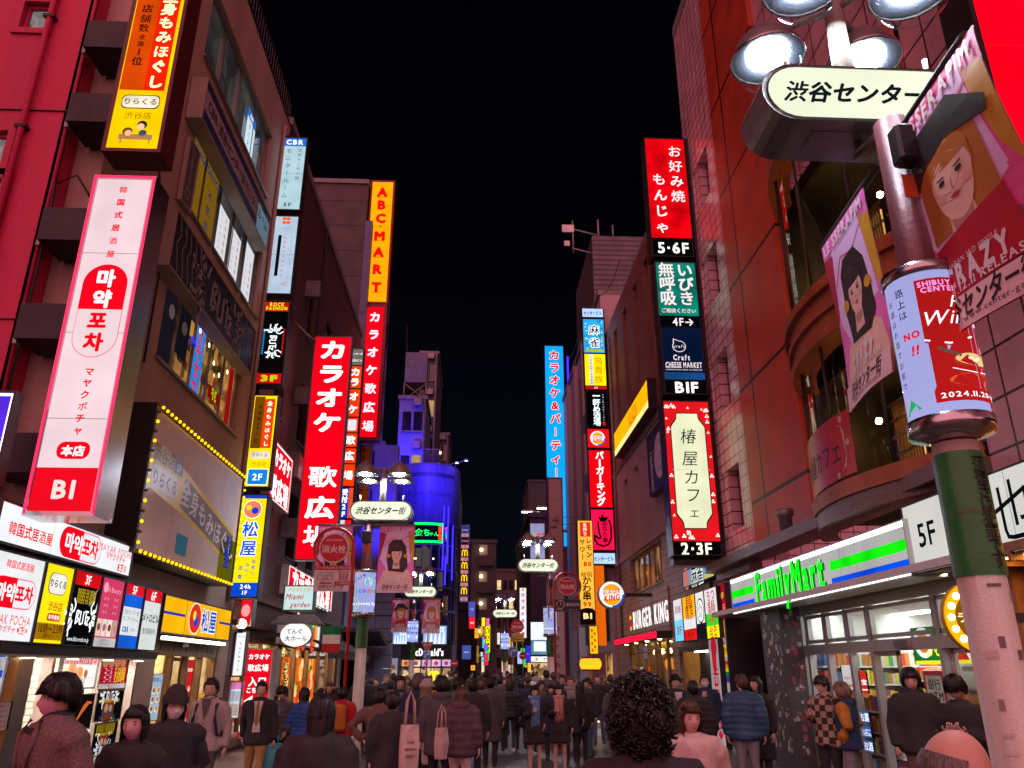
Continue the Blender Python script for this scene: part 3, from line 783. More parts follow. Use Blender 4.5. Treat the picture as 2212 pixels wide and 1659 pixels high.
def r3(p):
    p.rect(0,0,1,1,BGm('#0d0c10',.5),1); p.rect(0,0,1,.19,BGm('#d01018',.95),2); p.text("3F",.5,.10,.22,G('#ffffff',1.0),3,.02)
    for i in range(4): p.text("ROCKS TO WEAR",.55,.26 + i*.05,.09,G('#d0b020',.8),3,.03,fit=.7)
    blitz_logo(p,.5,.62,.50,G('#f0f4f6',1.2),3); p.text("www.blitz-rock.co.jp",.5,.92,.10,G('#dfe6ea',1.0),3,.02,fit=.8); p.line([(.95,.2),(.80,.3),(.88,.32),(.70,.45)],.02,G('#8a94b8',.8),2)
rowbox("black lightbox with white spiky lettering under a red 3F band in the row",142,204,r3)
def r4(p):
    p.rect(0,0,1,1,BGm('#c83c62',.9,.08),1); p.text("Hi Beauty",.58,.16,.14,G('#f0a0b8',1.0),3,.0); p.ell(.2,.14,.10,G('#e890a8',1.0),2,.10)
    for i in range(3):
        for u in (.28,.72): p.text("コース",u,.30 + i*.10,.07,G('#f4b8c8',1.0),3,0)
    for i in range(4): p.rect(.04 + i*.235,.60,.25 + i*.235,.85,G(('#e8c0b0','#d8d0d0','#f0d8c8','#b89890')[i],.9),2); p.ell(.145 + i*.235,.72,.07,G(('#7a4a40','#a86a58','#6a4038','#c88a70')[i],.8),3)
    p.rect(0,.87,1,1,BGm('#d8d4d6',.9),2)
    for i in range(2): p.text("渋谷区宇田川町",.5,.91 + i*.05,.06,G('#7a6a70',.7),3,0)
rowbox("pink beauty salon lightbox with a strip of small photos",205,257,r4)
def r5(p):
    p.rect(0,0,1,1,BGm('#eef2f6',1.0,.08),1); p.rect(0,0,1,.165,BGm('#d01828',.95),2); p.text("5F",.5,.085,.24,G('#fff',1.0) if False else G('#ffffff',1.0),3,.02); p.rect(0,.165,1,.36,BGm('#1458c8',.95),2); p.rect(0,.80,1,1,BGm('#1458c8',.95),2)
    p.text("渋谷センター街",.5,.44,.12,G('#6a7480',.8),3,.01,fit=.8); p.text("モニタールーム",.5,.54,.12,G('#6a7480',.8),3,.01,fit=.8); p.text("CBR",.3,.71,.15,G('#1a58b0',.9),3,.04); p.text("研究所",.7,.71,.08,G('#6a7480',.8),3,0)
rowbox("white lightbox banded red and blue with 5F at its top",258,302,r5)
def r6(p):
    p.rect(0,0,1,1,BGm('#e4ece8',1.0,.08),1); p.rect(0,0,1,.21,BGm('#d01828',.95),2); p.text("6F",.5,.11,.28,G('#ffffff',1.0),3,.02); p.text("メトロビル",.5,.48,.2,G('#15181a',.6),3,.03,fit=.95); p.text("管理事務所",.5,.70,.14,G('#2a3030',.6),3,.01,fit=.75)
rowbox("white lightbox with black office lettering under a red 6F band, far end of the row",303,343,r6)
mb = MB()
ya,yb = yx(-60,1340,XS),yx(352,1340,XS)
mb.box(XS - .36,ya,zr0 - .13,XS - .001,yb,zr0 - .03,DARKM); mb.box(XS - .36,ya,zr1 + .03,XS - .05,yb,zr1 + .1,DARKM); mb.box(XL - .3,ya,zr0 - .15,XS - .02,yb,zr0 - .132,CASE_WHITE)
o = mb.build("canopy"); tag(o,"dark metal canopy carrying the row of small lightboxes","canopy")
for i in range(5):
    d = MB(); yy = ya + .5 + i*(yb - ya - .8) / 4; d.lathe([(.07,0),(.07,-.015)],(0,0,0),glow('#ffd9a0',34,True),14); d.lathe([(.09,.004),(.09,-.008),(.072,-.01)],(0,0,0),STEEL,14)
    o = d.build("downlight",None,(XS - .18,yy,zr0 - .155)); tag(o,"small round downlight under the dark canopy","lamp","downlights under the canopy")
def matsuya_w(p):
    p.rect(0,0,1,1,BGm('#f2a90c',1.0,.15),1)
    p.rect(.0,.42,.28,.50,G('#2a3aa8',.8),2); p.rect(.80,.42,1,.50,G('#2a3aa8',.8),2)
    for u in (.285,.76): p.rect(u,0,u + .008,1,G('#b87a06',.7),2)
    p.ell(.42,.48,.092,G('#f6d4b0',1.0),2,.075); p.ell(.42,.48,.082,G('#d4281c',.95),3,.067); p.ell(.405,.40,.022,G('#f4d020',1.0),4,.022); p.ell(.43,.55,.030,G('#1440c0',.9),4,.03)
    for ch,u in (("松",.57),("屋",.69)): p.text(ch,u,.5,.115,G('#f6f4e0',1.0),2,.07); p.text(ch,u,.5,.115,G('#0f48c4',.95),3,.035)
wall_sign("lightbox","orange yellow lightbox with a red disc and blue kanji over the beef bowl shop door",-5.35,(357,1284),(500,1322),(492,1385),(346,1361),matsuya_w,depth=.25,casing=CASE)
tl = MB(); TUBE = glow('#fff0cf',9,True)
a,c = ax(346,1374,-5.3),ax(481,1393,-5.3)
tl.box(-5.42,a.y,a.z - .06,-5.29,c.y,a.z + .01,CASE_GREY); tl.tube([(-5.26,a.y + .03,a.z - .02),(-5.26,c.y - .03,a.z - .02)],.028,TUBE,8)
tag(tl.build("tube_light"),"long warm tube light under the orange yellow lightbox","lamp")

def violet(p):
    p.rect(0,0,1,1,BGm('#5a2ae0',.9,.2),1); e = glow('#efeaff',2.2,True)
    for q in ((0,0,1,.03),(0,.97,1,1),(0,.03,.08,.97),(.92,.03,1,.97)): p.rect(*q,e,2)
    p.text("BAR",.5,.5,.3,G('#e0d0ff',1.0),2,.02)
sign_at("projecting_sign","violet lightbox with a white light border, cut by the left edge",(at(-40,900,8.6).x,8.6,at(10,1042,8.6).z),0,at(20,900,8.6).x - at(-40,900,8.6).x,at(10,850,8.6).z - at(10,1042,8.6).z,violet,depth=.14,casing=CASE)
# ------------------------------------------------------------------ left ground floor: stair entrance and beef bowl shop
TILEB = tiles("beige_wall_tile",(.42,.38,.33),(.36,.32,.28),(.15,.14,.13),.22,.10,.01,.35)
ORANGE = pm("orange_pillar",(.42,.16,.03),.35,0,.15)
en = thing("stair_entrance","lit stair entrance lined with posters under the canopy","entrance")
mb = MB(); mb.box(XL - 2.2,9.6,.03,XL - 2.0,13.95,2.6,TILEB); mb.box(XL - 2.0,13.75,.03,XL - .23,13.95,2.6,TILEB); mb.box(XL - 2.0,9.6,2.3,XL - .23,13.74,2.4,CASE_WHITE)
mb.build("inner_wall",en)
mb = MB(); mb.box(XL - 1.6,9.9,2.285,XL - .6,13.4,2.299,glow('#fff2e0',26,True)); mb.build("ceiling_light",en)
mb = MB()
for y in (10.56,11.2,12.0,13.0,13.9): mb.box(XL - .12,y - .035,.03,XL + .02,y + .035,2.2,STEEL)
mb.box(XL - .12,10.5,2.14,XL + .015,13.93,2.2,STEEL); mb.box(XL - .1,10.5,.03,XL + .012,13.93,.25,STEEL); mb.build("frame",en)
mb = MB(); mb.box(XL - .05,9.76,.03,XL + .16,10.08,2.15,ORANGE); mb.box(XL - .06,10.08,.03,XL + .12,10.5,2.15,STEEL); mb.build("pillar",en)
def poster(name,label,X,TL,TR,BR,BL,draw,cat="poster",group=None,casing=None,depth=.03):
    return wall_sign(name,label,X,TL,TR,BR,BL,draw,depth=depth,casing=casing or STEEL,bez=.02,cat=cat,group=group)
def taiwan(p):
    p.rect(0,0,1,1,BGm('#f6eee6',1.25,.06),1); p.rect(0,0,1,.19,BGm('#e8b0b4',1.0),2); p.text("TAIWAN MASSAGE 4F",.5,.10,.1,G('#b01020',.9),3,.03,fit=.94)
    r_ = random.Random(3)
    for i in range(9): p.ell(.1 + .8*r_.random(),.33 + .28*r_.random(),.05 + .05*r_.random(),G(r_.choice(['#f0c060','#d88a40','#f4dca0','#e8a070','#a06848']),1.0),2 + i % 2)
    p.rect(.0,.66,1,.68,G('#f0b020',1.0),3)
    for i in range(3): p.text("全身オイル60分",.45,.74 + i*.09,.07,G('#a04040',.8),3,.01)
poster("poster","bright backlit massage poster with a pale pink heading",XL + .04,(134,1422),(210,1424),(201,1489),(127,1482),taiwan)
def menu4(p):
    p.rect(0,0,1,1,BGm('#b81430',.7,.1),1); p.rect(0,0,1,.25,BGm('#5a2a20',.7),2)
    for i in range(4): p.ell(.15 + .22*i,.13,.11,G('#c07a58',.7),3,.08)
    for i,t in enumerate(("2,750","4,090","5,500")): p.text("コース",.3,.40 + .15*i,.10,G('#f0c0c8',.8),3,.01); p.text(t + "円",.74,.40 + .15*i,.11,G('#f0d020',.9),3,.02)
    p.rect(0,.84,1,1,BGm('#d8d0d0',.8),2); p.text("ご予約はこちら",.5,.91,.09,G('#903040',.7),3,.01)
poster("poster","red price poster with yellow numbers beside the bright massage poster",XL + .04,(218,1422),(275,1424),(268,1488),(211,1486),menu4)
def blitz_p(p):
    p.rect(0,0,1,1,BGm('#101014',.5),1); blitz_logo(p,.5,.16,.30,G('#e8eef2',.9),2); p.text("WE LOVE HEAVY ROCK!!",.5,.34,.08,G('#c8b020',.8),2,.03,fit=.8); p.ell(.5,.66,.22,G('#8a3a26',.5),2,.28); p.ell(.42,.6,.07,G('#d0a080',.5),3); p.ell(.58,.62,.06,G('#d0a080',.5),3); p.line([(.2,.95),(.5,.7),(.8,.95)],.05,G('#304858',.5),3)
poster("poster","black rock poster with a white spiky heading, above another like it",XL + .04,(211,1492),(264,1494),(256,1555),(200,1553),blitz_p)
def blitz_q(p):
    blitz_p(p); p.rect(0,0,1,.3,G('#15130c',.5),4)
    for i in range(3): p.text("ROCKS FASHION",.5,.06 + .09*i,.08,G('#b89a20',.7),5,.02,fit=.8)
    blitz_logo(p,.5,.86,.30,G('#d8e0e6',.8),5)
poster("poster","black rock poster with yellow lines of text at its top, lowest of its stack",XL + .04,(204,1562),(251,1563),(240,1630),(192,1628),blitz_q)
def hands(p):
    p.rect(0,0,1,1,BGm('#1a1210',.5),1)
    for i in range(4): p.line([(.2 + .08*i,.9 - .1*i),(.55 + .1*i,.35 - .04*i),(.75 + .07*i,.2 + .02*i)],.05,G('#c85a30',.9),2)
poster("poster","dark poster of orange lines below the bright massage poster",XL + .04,(160,1500),(200,1503),(190,1575),(150,1570),hands)
def dirlist(p):
    p.rect(0,0,1,1,BGm('#d8d4da',.75),1)
    r5s = ((0,.05,'#c01828'),(.05,.09,'#1a50c0'),(.16,.20,'#1a50c0'),(.23,.40,'#d890b4'),(.42,.48,'#c01828'),(.48,.66,'#141418'),(.68,.84,'#e0b820'),(.86,1,'#d8343c'))
    for a,bq,c in r5s: p.rect(.04,a,.96,bq,BGm(c,.7),2)
    p.text("センター街",.5,.115,.13,G('#404860',.6),3,.01); p.text("モニタールーム",.5,.14,.11,G('#404860',.6),3,.01); p.text("5F",.5,.025,.18,G('#fff4f4',.8),3,.03)
    blitz_logo(p,.5,.57,.45,G('#e8eef2',.8),3); p.text("りらくる",.5,.76,.2,G('#3a3020',.6),3,.02); p.rrect(.12,.25,.88,.38,.05,G('#f0d8e4',.8),3)
sign_at("directory_board","tall narrow floor directory with red and blue bands at the left edge",(XL + .2,9.12,.1),math.pi / 2,.60,1.98,dirlist,depth=.08,casing=STEEL,cat="sign")
pn = Panel(.5,.42)
def notice(p):
    p.rect(0,0,1,1,pm("paper",(.72,.70,.68),.6,0,.05),1)
    for i in range(5): p.text("防犯カメラ",.5,.14 + .18*i,.15,pm("red_ink",(.5,.03,.03),.6),2,.02)
sign_at("paper_notice","white paper notice with red lines taped to the orange pillar",(XL + .172,9.80,1.12),math.pi / 2,.26,.3,notice,depth=.006,casing=pm("paper",(.72,.70,.68),.6,0,.05),bez=.0,cat="notice")
# shop front of the beef bowl restaurant
BRZ = pm("bronze_frame",(.22,.13,.07),.35,.5,.2)
sf = thing("beef_bowl_restaurant","warm lit beef bowl restaurant front with brown frames and glass door","shop front")
mb = MB(); mb.box(XL - 3.5,14.7,.03,XL - 3.4,18.9,2.9,pm("cream_wall",(.62,.50,.33),.6)); mb.box(XL - 3.4,14.72,.03,XL - .25,14.8,2.9,pm("cream_wall",(.62,.50,.33),.6)); mb.box(XL - 3.4,18.8,.03,XL - .25,18.88,2.9,pm("cream_wall",(.62,.50,.33),.6)); mb.box(XL - 3.4,14.8,2.75,XL - .25,18.8,2.85,CASE_WHITE)
mb.build("room",sf)
mb = MB()
for y in (15.4,16.7,18.0): mb.box(XL - 3.0,y,2.72,XL - .5,y + .2,2.748,glow('#ffe0a8',50,True))
mb.build("ceiling_light",sf)
mb = MB()
for y in (14.73,15.62,16.45,17.28,18.16): mb.box(XL - .16,y - .05,.03,XL - .02,y + .05,2.34,BRZ)
mb.box(XL - .16,14.7,2.02,XL - .015,18.2,2.34,BRZ); mb.box(XL - .15,14.7,.03,XL - .03,18.2,.18,BRZ)
for i in range(5): mb.box(XL - .014,14.9 + i*.65,2.1,XL - .004,15.4 + i*.65,2.26,pm("vent_brown",(.12,.08,.05),.5))
mb.build("frame",sf)
g = MB(); g.box(XL - .09,14.78,.18,XL - .08,18.11,2.02,CG); g.build("glass",sf)
dd = MB(); dd.box(XL - .14,15.68,.04,XL - .12,16.42,2.0,CG)
for a in (15.66,16.40): dd.box(XL - .15,a,.04,XL - .11,a + .05,2.01,ALU)
dd.box(XL - .15,15.71,1.93,XL - .11,16.40,2.0,ALU); dd.box(XL - .15,15.71,.05,XL - .11,16.40,.14,ALU); dd.box(XL - .0,15.8,2.18,XL + .07,16.1,2.26,STEEL)
dd.build("door",sf)
mb = MB()
for y in (15.2,16.3,17.4):
    mb.box(XL - 2.6,y,.03,XL - .9,y + .5,.75,BRZ); mb.tube([(XL - 1.3,y + .8,.03),(XL - 1.3,y + .8,.5)],.03,STEEL); mb.lathe([(.16,.5),(.17,.53),(.15,.56)],(XL - 1.3,y + .8,0),pm("red_seat",(.4,.03,.02),.4),14)
mb.build("counter",sf)
def menu_sheet(bg,spots,ttl,tc):
    def d(p):
        p.rect(0,0,1,1,BGm(bg,.75,.08),1)
        r_ = random.Random(len(ttl) + len(bg)*7 + int(bg[1:3],16))
        for i in range(6):
            p.ell(.28 + .45*(i % 2),.36 + .2*(i // 2),.17,G('#e8e0d0',.8),2,.12); p.ell(.28 + .45*(i % 2),.35 + .2*(i // 2),.13,G(spots[i % len(spots)],.8),3,.085)
        p.text(ttl,.5,.12,.17,G(tc,.9),3,.03,fit=.8)
    return d
for k,(y0,z0,w,h,bgc,sp,ttl,tc,lab) in enumerate((
    (14.85,.95,.5,.75,'#b8d0e4',['#9a5a2a','#c08040'],"牛めし",'#1a3a90',"pale blue menu sheet of bowls behind the restaurant glass"),
    (14.95,.3,.5,.55,'#2a6a34',['#e0c040','#c05030'],"定食",'#f4f0d0',"green menu sheet behind the restaurant glass"),
    (16.5,.5,.42,1.45,'#c8202a',['#8a4a20','#e0b060'],"朝定食",'#fff4d8',"tall red menu banner with green top beside the glass door"),
    (17.35,.7,.6,.6,'#e8a028',['#8a4a20','#b05a28'],"カレー",'#7a1408',"orange menu sheet at the far end of the restaurant glass"),)):
    sign_at("menu_sheet",lab,(XL - .06,y0,z0),math.pi / 2,w,h,menu_sheet(bgc,sp,ttl,tc),depth=.01,casing=BRZ,bez=.01,cat="menu")
pn = Panel(.6,.5)
# vertical lit board and globe lamp by the corner
def tengu_v(p):
    p.rect(0,0,1,1,BGm('#f0f4f4',1.2,.06),1); p.text("パスタ食堂",.5,.10,.17,G('#c060a0',.9),2,.01); p.vtext("てんぐ大ホール",.5,.22,.92,.30,G('#15151a',.5),2,.02)
v = front_sign("lightbox","narrow white upright lightbox under a globe lamp at the brown building corner",19.3,502,522,1459,516,1366,tengu_v,depth=.2,casing=CASE_GREY)
gl = thing("globe_lamp","round white globe lamp on a bracket above a narrow upright lightbox","lamp",at(522,1348,19.3))
mb = MB(); mb.ball((0,0,0),.115,glow('#ffedc0',5,True),16,12); mb.build("globe",gl)
mb = MB(); mb.lathe([(.05,-.2),(.07,-.13),(.07,-.1)],(0,0,0),DARKM,12); mb.box(-.6,-.02,-.2,0.02,.02,-.17,DARKM); mb.build("bracket",gl)
def kara_in(p):
    p.rect(0,0,1,1,BGm('#d80a1e',.95,.12),1); Wt = G('#ffffff',1.15)
    p.text("カラオケ",.52,.085,.22,Wt,2,.035,fit=.82); p.text("歌広場",.52,.215,.27,Wt,2,.035,fit=.80); p.text("入口",.55,.375,.36,Wt,2,.035,fit=.68); p.text("こちら",.45,.475,.22,Wt,2,.035,fit=.6)
    p.poly([(.10,.60),(.42,.535),(.42,.575),(.80,.575),(.80,.625),(.42,.625),(.42,.665)],Wt,2)
    p.ell(.45,.90,.42,Wt,2,.34); p.ell(.45,.90,.39,BGm('#f2a0a0',.9),3,.31)
front_sign("lightbox","red lit karaoke entrance board with a white arrow, standing at the pavement",20.6,512,570,1592,578,1403,kara_in,depth=.5,casing=CASE_WHITE)
def kara_side(p):
    p.rect(0,0,1,1,BGm('#d80a1e',.95,.12),1); p.vtext("カラオケ",.5,.04,.96,.62,G('#ffffff',1.1),2,.035)
front_sign("lightbox","narrow red karaoke board with white katakana beside the entrance board with the arrow",21.4,577,592,1500,592,1404,kara_side,depth=.3,casing=CASE_WHITE)
def kposter(p):
    p.rect(0,0,1,1,BGm('#e8e6ea',1.05),1); p.rect(0,0,1,.2,BGm('#d878b0',.9),2); p.rect(.05,.25,.95,.55,BGm('#b8c8e0',.9),2); p.rect(.05,.6,.95,.95,BGm('#c8b0a8',.8),2)
    for i in range(4): p.ell(.2 + .2*i,.4,.09,G('#e0a888',.8),3); p.text("飲み放題",.5,.66 + i*.08,.16,G('#602020',.7),3,.01)
front_sign("lightbox","white lightbox of small pictures left of the red karaoke entrance board",20.1,493,514,1550,512,1474,kposter,depth=.15,casing=CASE_GREY)

# ------------------------------------------------------------------ left: red brick building
BRICK = tiles("dark_red_brick",(.14,.045,.04),(.10,.034,.032),(.045,.02,.02),.22,.075,.010,.6,.5,.6,.4)
b = thing("brick_building","dark red brick building with narrow windows behind the tall red karaoke sign, left side","building")
f = xmap(XL); hs = []
for z in (4.9,8.4,11.9): 
    for y in (20.3,23.4,26.4,29.4,32.2): hs.append((y,z,y + 1.1,z + 1.9))
hg = [(19.4,.1,23.8,2.5),(24.2,.1,33.8,2.7)]
mb = MB(); wall_with_holes(mb,f,19.0,34.4,.02,16.6,hs + hg,BRICK,.25)
mb.box(XL - .26,19.0,.03,-14,19.1,16.6,BRICK); mb.box(XL - .001,19.0,.03,XL - .25,19.03,16.6,BRICK); mb.box(XL + .06,18.98,16.6,-14,34.5,16.85,CONC); mb.box(XL - .3,34.3,.03,-14,34.4,16.6,BRICK)
for z in (2.75,3.4): mb.box(XL + .001,19.0,z,XL + .12,34.4,z + .12,pm("brick_band",(.16,.05,.045),.6))
mb.build("wall",b)
for i,h in enumerate(hs): window_part(f,h,b,DARKM,DG if i % 4 else DIM,1,2,.2,.05,CONC)
for y in (21.9,25.4,28.6): mb = MB(); mb.box(XL + .001,y,6.9,XL + .5,y + .8,7.6,CASE_GREY,.03); mb.build("air_unit",b)
mb = MB(); mb.tube([(XL + .07,24.7,3),(XL + .07,24.7,16.5)],.05,DARKM,8)
bal = MB()
for i in range(14): bal.tube([(XL + .03 + .28,19.9 + i*.14,6.05),(XL + .28,19.9 + i*.14,6.75)],.012,BLK,5)
bal.box(XL + .0,19.85,6.0,XL + .33,21.85,6.05,BLK); bal.box(XL + .27,19.85,6.75,XL + .31,21.85,6.79,BLK); bal.build("balcony",b)
mb.build("downpipe",b)
def kar_main(p):
    p.rect(0,0,1,1,BGm('#ea0018',1.0,.10),1); Wt = G('#ffffff',1.3)
    for ch,v in zip("カラオケ歌広場",(.062,.178,.292,.408,.652,.785,.908)): p.text(ch,.52,v,.60,Wt,2,.045,sx=1.3)
    p.rect(0,.335,1,.337,G('#8a0010',.8),2)
km = front_sign("projecting_sign","tallest red karaoke sign with big white characters, on the brick building",22.6,638,722,1207,720,729,kar_main,depth=.3,casing=CASE_GREY,bez=.04)
for z in (.6,4.6,8.2): mb = MB(); mb.box(-1.0,.06,z,-.042,.26,z + .55,CASE_GREY); mb.build("bracket",km)
def kwall(txt):
    def d(p):
        p.rect(0,0,1,1,G('#ffe6e6',1.2),1); p.rect(.02,.03,.98,.97,BGm('#e00a1e',1.0,.1),2)
        ts = txt.split('|'); n = len(ts)
        for i,t in enumerate(ts): p.text(t,.5,(i + .5) / n,.9 / max(len(t),1)*(1.0),G('#ffffff',1.3),3,.045,fit=.86)
    return d
wall_sign("wall_sign","slanting red karaoke board with a white border beside the yellow floor signs",XL + .35,(601,958),(632,998),(620,1110),(570,1062),kwall("カラオケ|歌広場"),depth=.2,casing=CASE_WHITE)
wall_sign("wall_sign","low red karaoke board with a white border behind the Italian restaurant sign",XL + .2,(626,1219),(718,1277),(713,1333),(619,1262),kwall("カラオケ歌広場"),depth=.2,casing=CASE_WHITE)
# segmented orange sign
def seg(p):
    p.rect(0,0,1,1,BGm('#0c0a0c',.3),1)
    S = ((0,.098,'#6a645c',"センター街\n坂田ビル"),(.105,.235,'#f03a0a',"カラ"),(.243,.402,'#f03a0a',"オケ"),(.410,.492,'#f0400a',""),(.498,.575,'#f03a0a',"歌"),(.583,.665,'#f03a0a',"広"),(.672,.79,'#f03a0a',"場"))
    for a,c,col,t in S:
        p.rect(.03,a,.97,c,BGm(col,.9,.1),2)
        if '\n' in t:
            for i,q in enumerate(t.split('\n')): p.text(q,.5,a + .03 + i*.04,.2,G('#f4f0ee',1.0),3,.03,fit=.9)
        elif t: p.vtext(t,.5,a + .004,c - .004,.72,G('#ffffff',1.2),3,.045)
    p.rrect(.2,.42,.85,.482,.1,G('#e8d8e8',.9),3)
    p.rect(.03,.80,.66,.962,BGm('#0a2ab8',.9),2); p.vtext("受付2F",.36,.805,.96,.50,G('#ffffff',1.2),3,.045); p.rect(.66,.80,.97,.962,BGm('#e84a1a',.9),2)
    p.rect(.03,.972,.5,.998,BGm('#f4f0f0',1.0),2); p.rect(.5,.972,.97,.998,BGm('#e01020',1.0),2)
front_sign("projecting_sign","narrow orange red segmented karaoke sign with a blue reception panel at its foot",26.2,729,759,1135,774,754,seg,depth=.25,casing=CASE,bez=.03)
# the Italian restaurant's signs
def miami(p):
    p.rect(0,0,1,1,BGm('#cfe9e8',1.1,.08),1); p.text("パスタとピザ",.5,.14,.13,G('#c8a020',.9),2,.03,fit=.78,shear=.2); p.text("Miami",.36,.44,.26,G('#c00c24',.9),2,.02,shear=.35,fit=.62); p.text("garden",.58,.78,.25,G('#c00c24',.9),2,.02,shear=.3,fit=.70)
front_sign("lightbox","pale green Italian restaurant lightbox with red script lettering",20.9,612,674,1317,678,1267,miami,depth=.35,casing=pm("green_casing",(.01,.16,.07),.4),bez=.03)
def oval_face(p):
    p.ell(.5,.5,.5,BGm('#fbf6f4',1.25,.05),1,.5*p.h / p.w); p.text("てんぐ",.45,.36,.18,G('#1a2028',.4),2,.02); p.text("大ホール",.52,.66,.18,G('#1a2028',.4),2,.02)
c0 = at(639,1371,20.2)
ov = thing("oval_sign","white oval lightbox with black script under a small hood","sign",(c0.x,20.2,c0.z))
w,h = .74,.55
mb = MB(); rows = []
for y,k in ((.0,.985),(.02,1.03),(.22,1.03),(.24,.9)): rows.append([(w / 2*k*math.cos(2*math.pi*i / 32),y,h / 2*k*math.sin(2*math.pi*i / 32)) for i in range(32)])
mb.grid([list(reversed(r)) for r in rows],CASE_WHITE); mb.build("casing",ov)
p = Panel(w,h); oval_face(p); p.build("face",ov,(-w / 2,-.004,-h / 2))
mb = MB(); mb.grid([[(-.62,-.15,.25),(.62,-.15,.25),(.62,.4,.25),(-.62,.4,.25)],[(-.36,.05,.48),(.36,.05,.48),(.36,.35,.48),(-.36,.35,.48)]],pm("hood_grey",(.12,.11,.11),.5),sm=False); mb.build("hood",ov)
mb = MB(); mb.box(-1.2,.1,-.05,-.35,.16,.05,DARKM); mb.build("arm",ov)
def menu_oval(p):
    p.rect(0,0,1,1,BGm('#e8f0ea',1.1,.06),1)
    r_ = random.Random(9)
    for i in range(8): p.ell(.12 + .76*r_.random(),.2 + .5*r_.random(),.08,G(r_.choice(['#d0402a','#e0a040','#f0d8a0','#508a3a','#e8e0d8']),.9),2 + i % 2,.08)
    p.text("PASTA PIZZA",.5,.12,.09,G('#20703a',.8),3,.02,fit=.7)
wall_sign("wall_sign","white lit food picture board edged with tiny bulbs behind the oval sign",XL + .7,(617,1325),(690,1362),(688,1395),(615,1392),menu_oval,depth=.2,casing=CASE_WHITE)
def face_red(p):
    p.rect(0,0,1,1,BGm('#dc1020',.95),1); p.ell(.52,.42,.36,G('#f09a9c',.9),2,.5)
front_sign("lightbox","small red lightbox with a plain pink oval under the yellow floor sign",19.6,514,540,1350,546,1297,face_red,depth=.3,casing=CASE_GREY)
# shop windows under the awning
sh = thing("pizza_shop","warm lit shop window with pizza pictures under a dark awning","shop front")
mb = MB(); mb.box(XL - 1.5,19.4,.03,XL - 1.4,34,2.8,pm("cream_wall",(.62,.50,.33),.6)); mb.box(XL - 1.4,19.4,2.6,XL - .25,34,2.7,CASE_WHITE); mb.build("room",sh)
mb = MB()
for y in (20.2,22.2,25,27.4,30,32.4): mb.box(XL - 1.2,y,2.57,XL - .5,y + .6,2.598,glow('#ffd9a0',50,True))
mb.build("ceiling_light",sh)
mb = MB()
for y in (19.42,20.6,22.0,23.75,24.25,26.2,28.2,30.2,32.2,33.75): mb.box(XL - .12,y - .05,.03,XL - .01,y + .05,2.6,BRZ)
mb.box(XL - .12,19.4,.03,XL - .012,33.8,.4,BRZ); mb.box(XL - .12,19.4,2.42,XL - .012,33.8,2.6,BRZ); mb.build("frame",sh)
g = MB(); g.box(XL - .08,19.45,.4,XL - .07,33.7,2.42,CG); g.build("glass",sh)
def pizza(p):
    p.rect(0,0,1,1,BGm('#e06018',.9,.1),1); r_ = random.Random(int(p.w*100))
    for i in range(10): p.ell(.15 + .7*r_.random(),.08 + .84*r_.random(),.16,G(r_.choice(['#d8301a','#f0b050','#e88028','#f8d890']),.9),2,.14)
    for i in range(5): p.ell(.2 + .6*r_.random(),.1 + .8*r_.random(),.10,G('#3a7a1c',.7),3,.05)
for i,y in enumerate((24.5,26.5,28.5)): sign_at("food_poster",("pizza close-up poster nearest the awning's near end","pizza close-up poster, second from the near end of the awning","pizza close-up poster, third from the near end of the awning")[i],(XL - .05,y,.55),math.pi / 2,1.2 + .05*i,1.6,pizza,depth=.012,casing=BRZ,bez=.01,cat="poster",group="pizza posters in the shop window")
AWN = pm("black_canvas",(.02,.02,.022),.7,0,.2)
mb = MB(); mb.grid([[(XL + .02,25.0,2.95),(XL + .02,34.6,2.95),(XL + 1.2,34.6,2.35),(XL + 1.2,25.0,2.35)],[(XL + .02,25.0,3.0),(XL + .02,34.6,3.0),(XL + 1.22,34.6,2.4),(XL + 1.22,25.0,2.4)]],AWN,sm=False)
mb.box(XL + 1.19,25.0,2.12,XL + 1.21,34.6,2.38,AWN)
tag(mb.build("awning"),"black canvas awning over the pizza shop window","awning")
fl = MB(); a,c = at(694,1410,24.2),at(736,1352,24.2)
for i,col in enumerate(((.01,.22,.07),(.75,.72,.66),(.55,.02,.03))):
    rows = []
    for k in range(7):
        x = a.x + (c.x - a.x)*k / 6; yy = 24.2 + .05*math.sin(k*1.3)
        rows.append([(x,yy,c.z - (c.z - a.z)*i / 3),(x,yy,c.z - (c.z - a.z)*(i + 1) / 3)])
    fl.grid(rows,pm("flag_cloth_%d" % i,col,.8,0,.12),closed=False)
tag(fl.build("flag"),"green, white and red banner hanging beside the awning","flag")
gd = thing("garland","dark green christmas garland with red ornaments hanging by the pizza shop","garland",(XL + .12,24.0,.6))
mb = MB(); r_ = random.Random(2); GRN = pm("garland_green",(.02,.05,.02),.8)
for i in range(420):
    z = r_.random()*1.9; a = r_.random()*6.3; rr = .05 + .1*r_.random()
    x,y = rr*math.cos(a),rr*math.sin(a); q = .05
    mb.face([(x,y,z),(x + q*math.cos(a),y + q*math.sin(a),z + r_.uniform(-.03,.04)),(x + q*.6*math.cos(a + .5),y + q*.6*math.sin(a + .5),z - .03)],GRN)
mb.build("needles",gd)
mb = MB()
for i in range(18): a = i*2.4; mb.ball((.12*math.cos(a),.12*math.sin(a),.1 + i*.1),.028,pm("red_ornament",(.4,.01,.01),.2,.4),8,6)
mb.build("ornaments",gd)

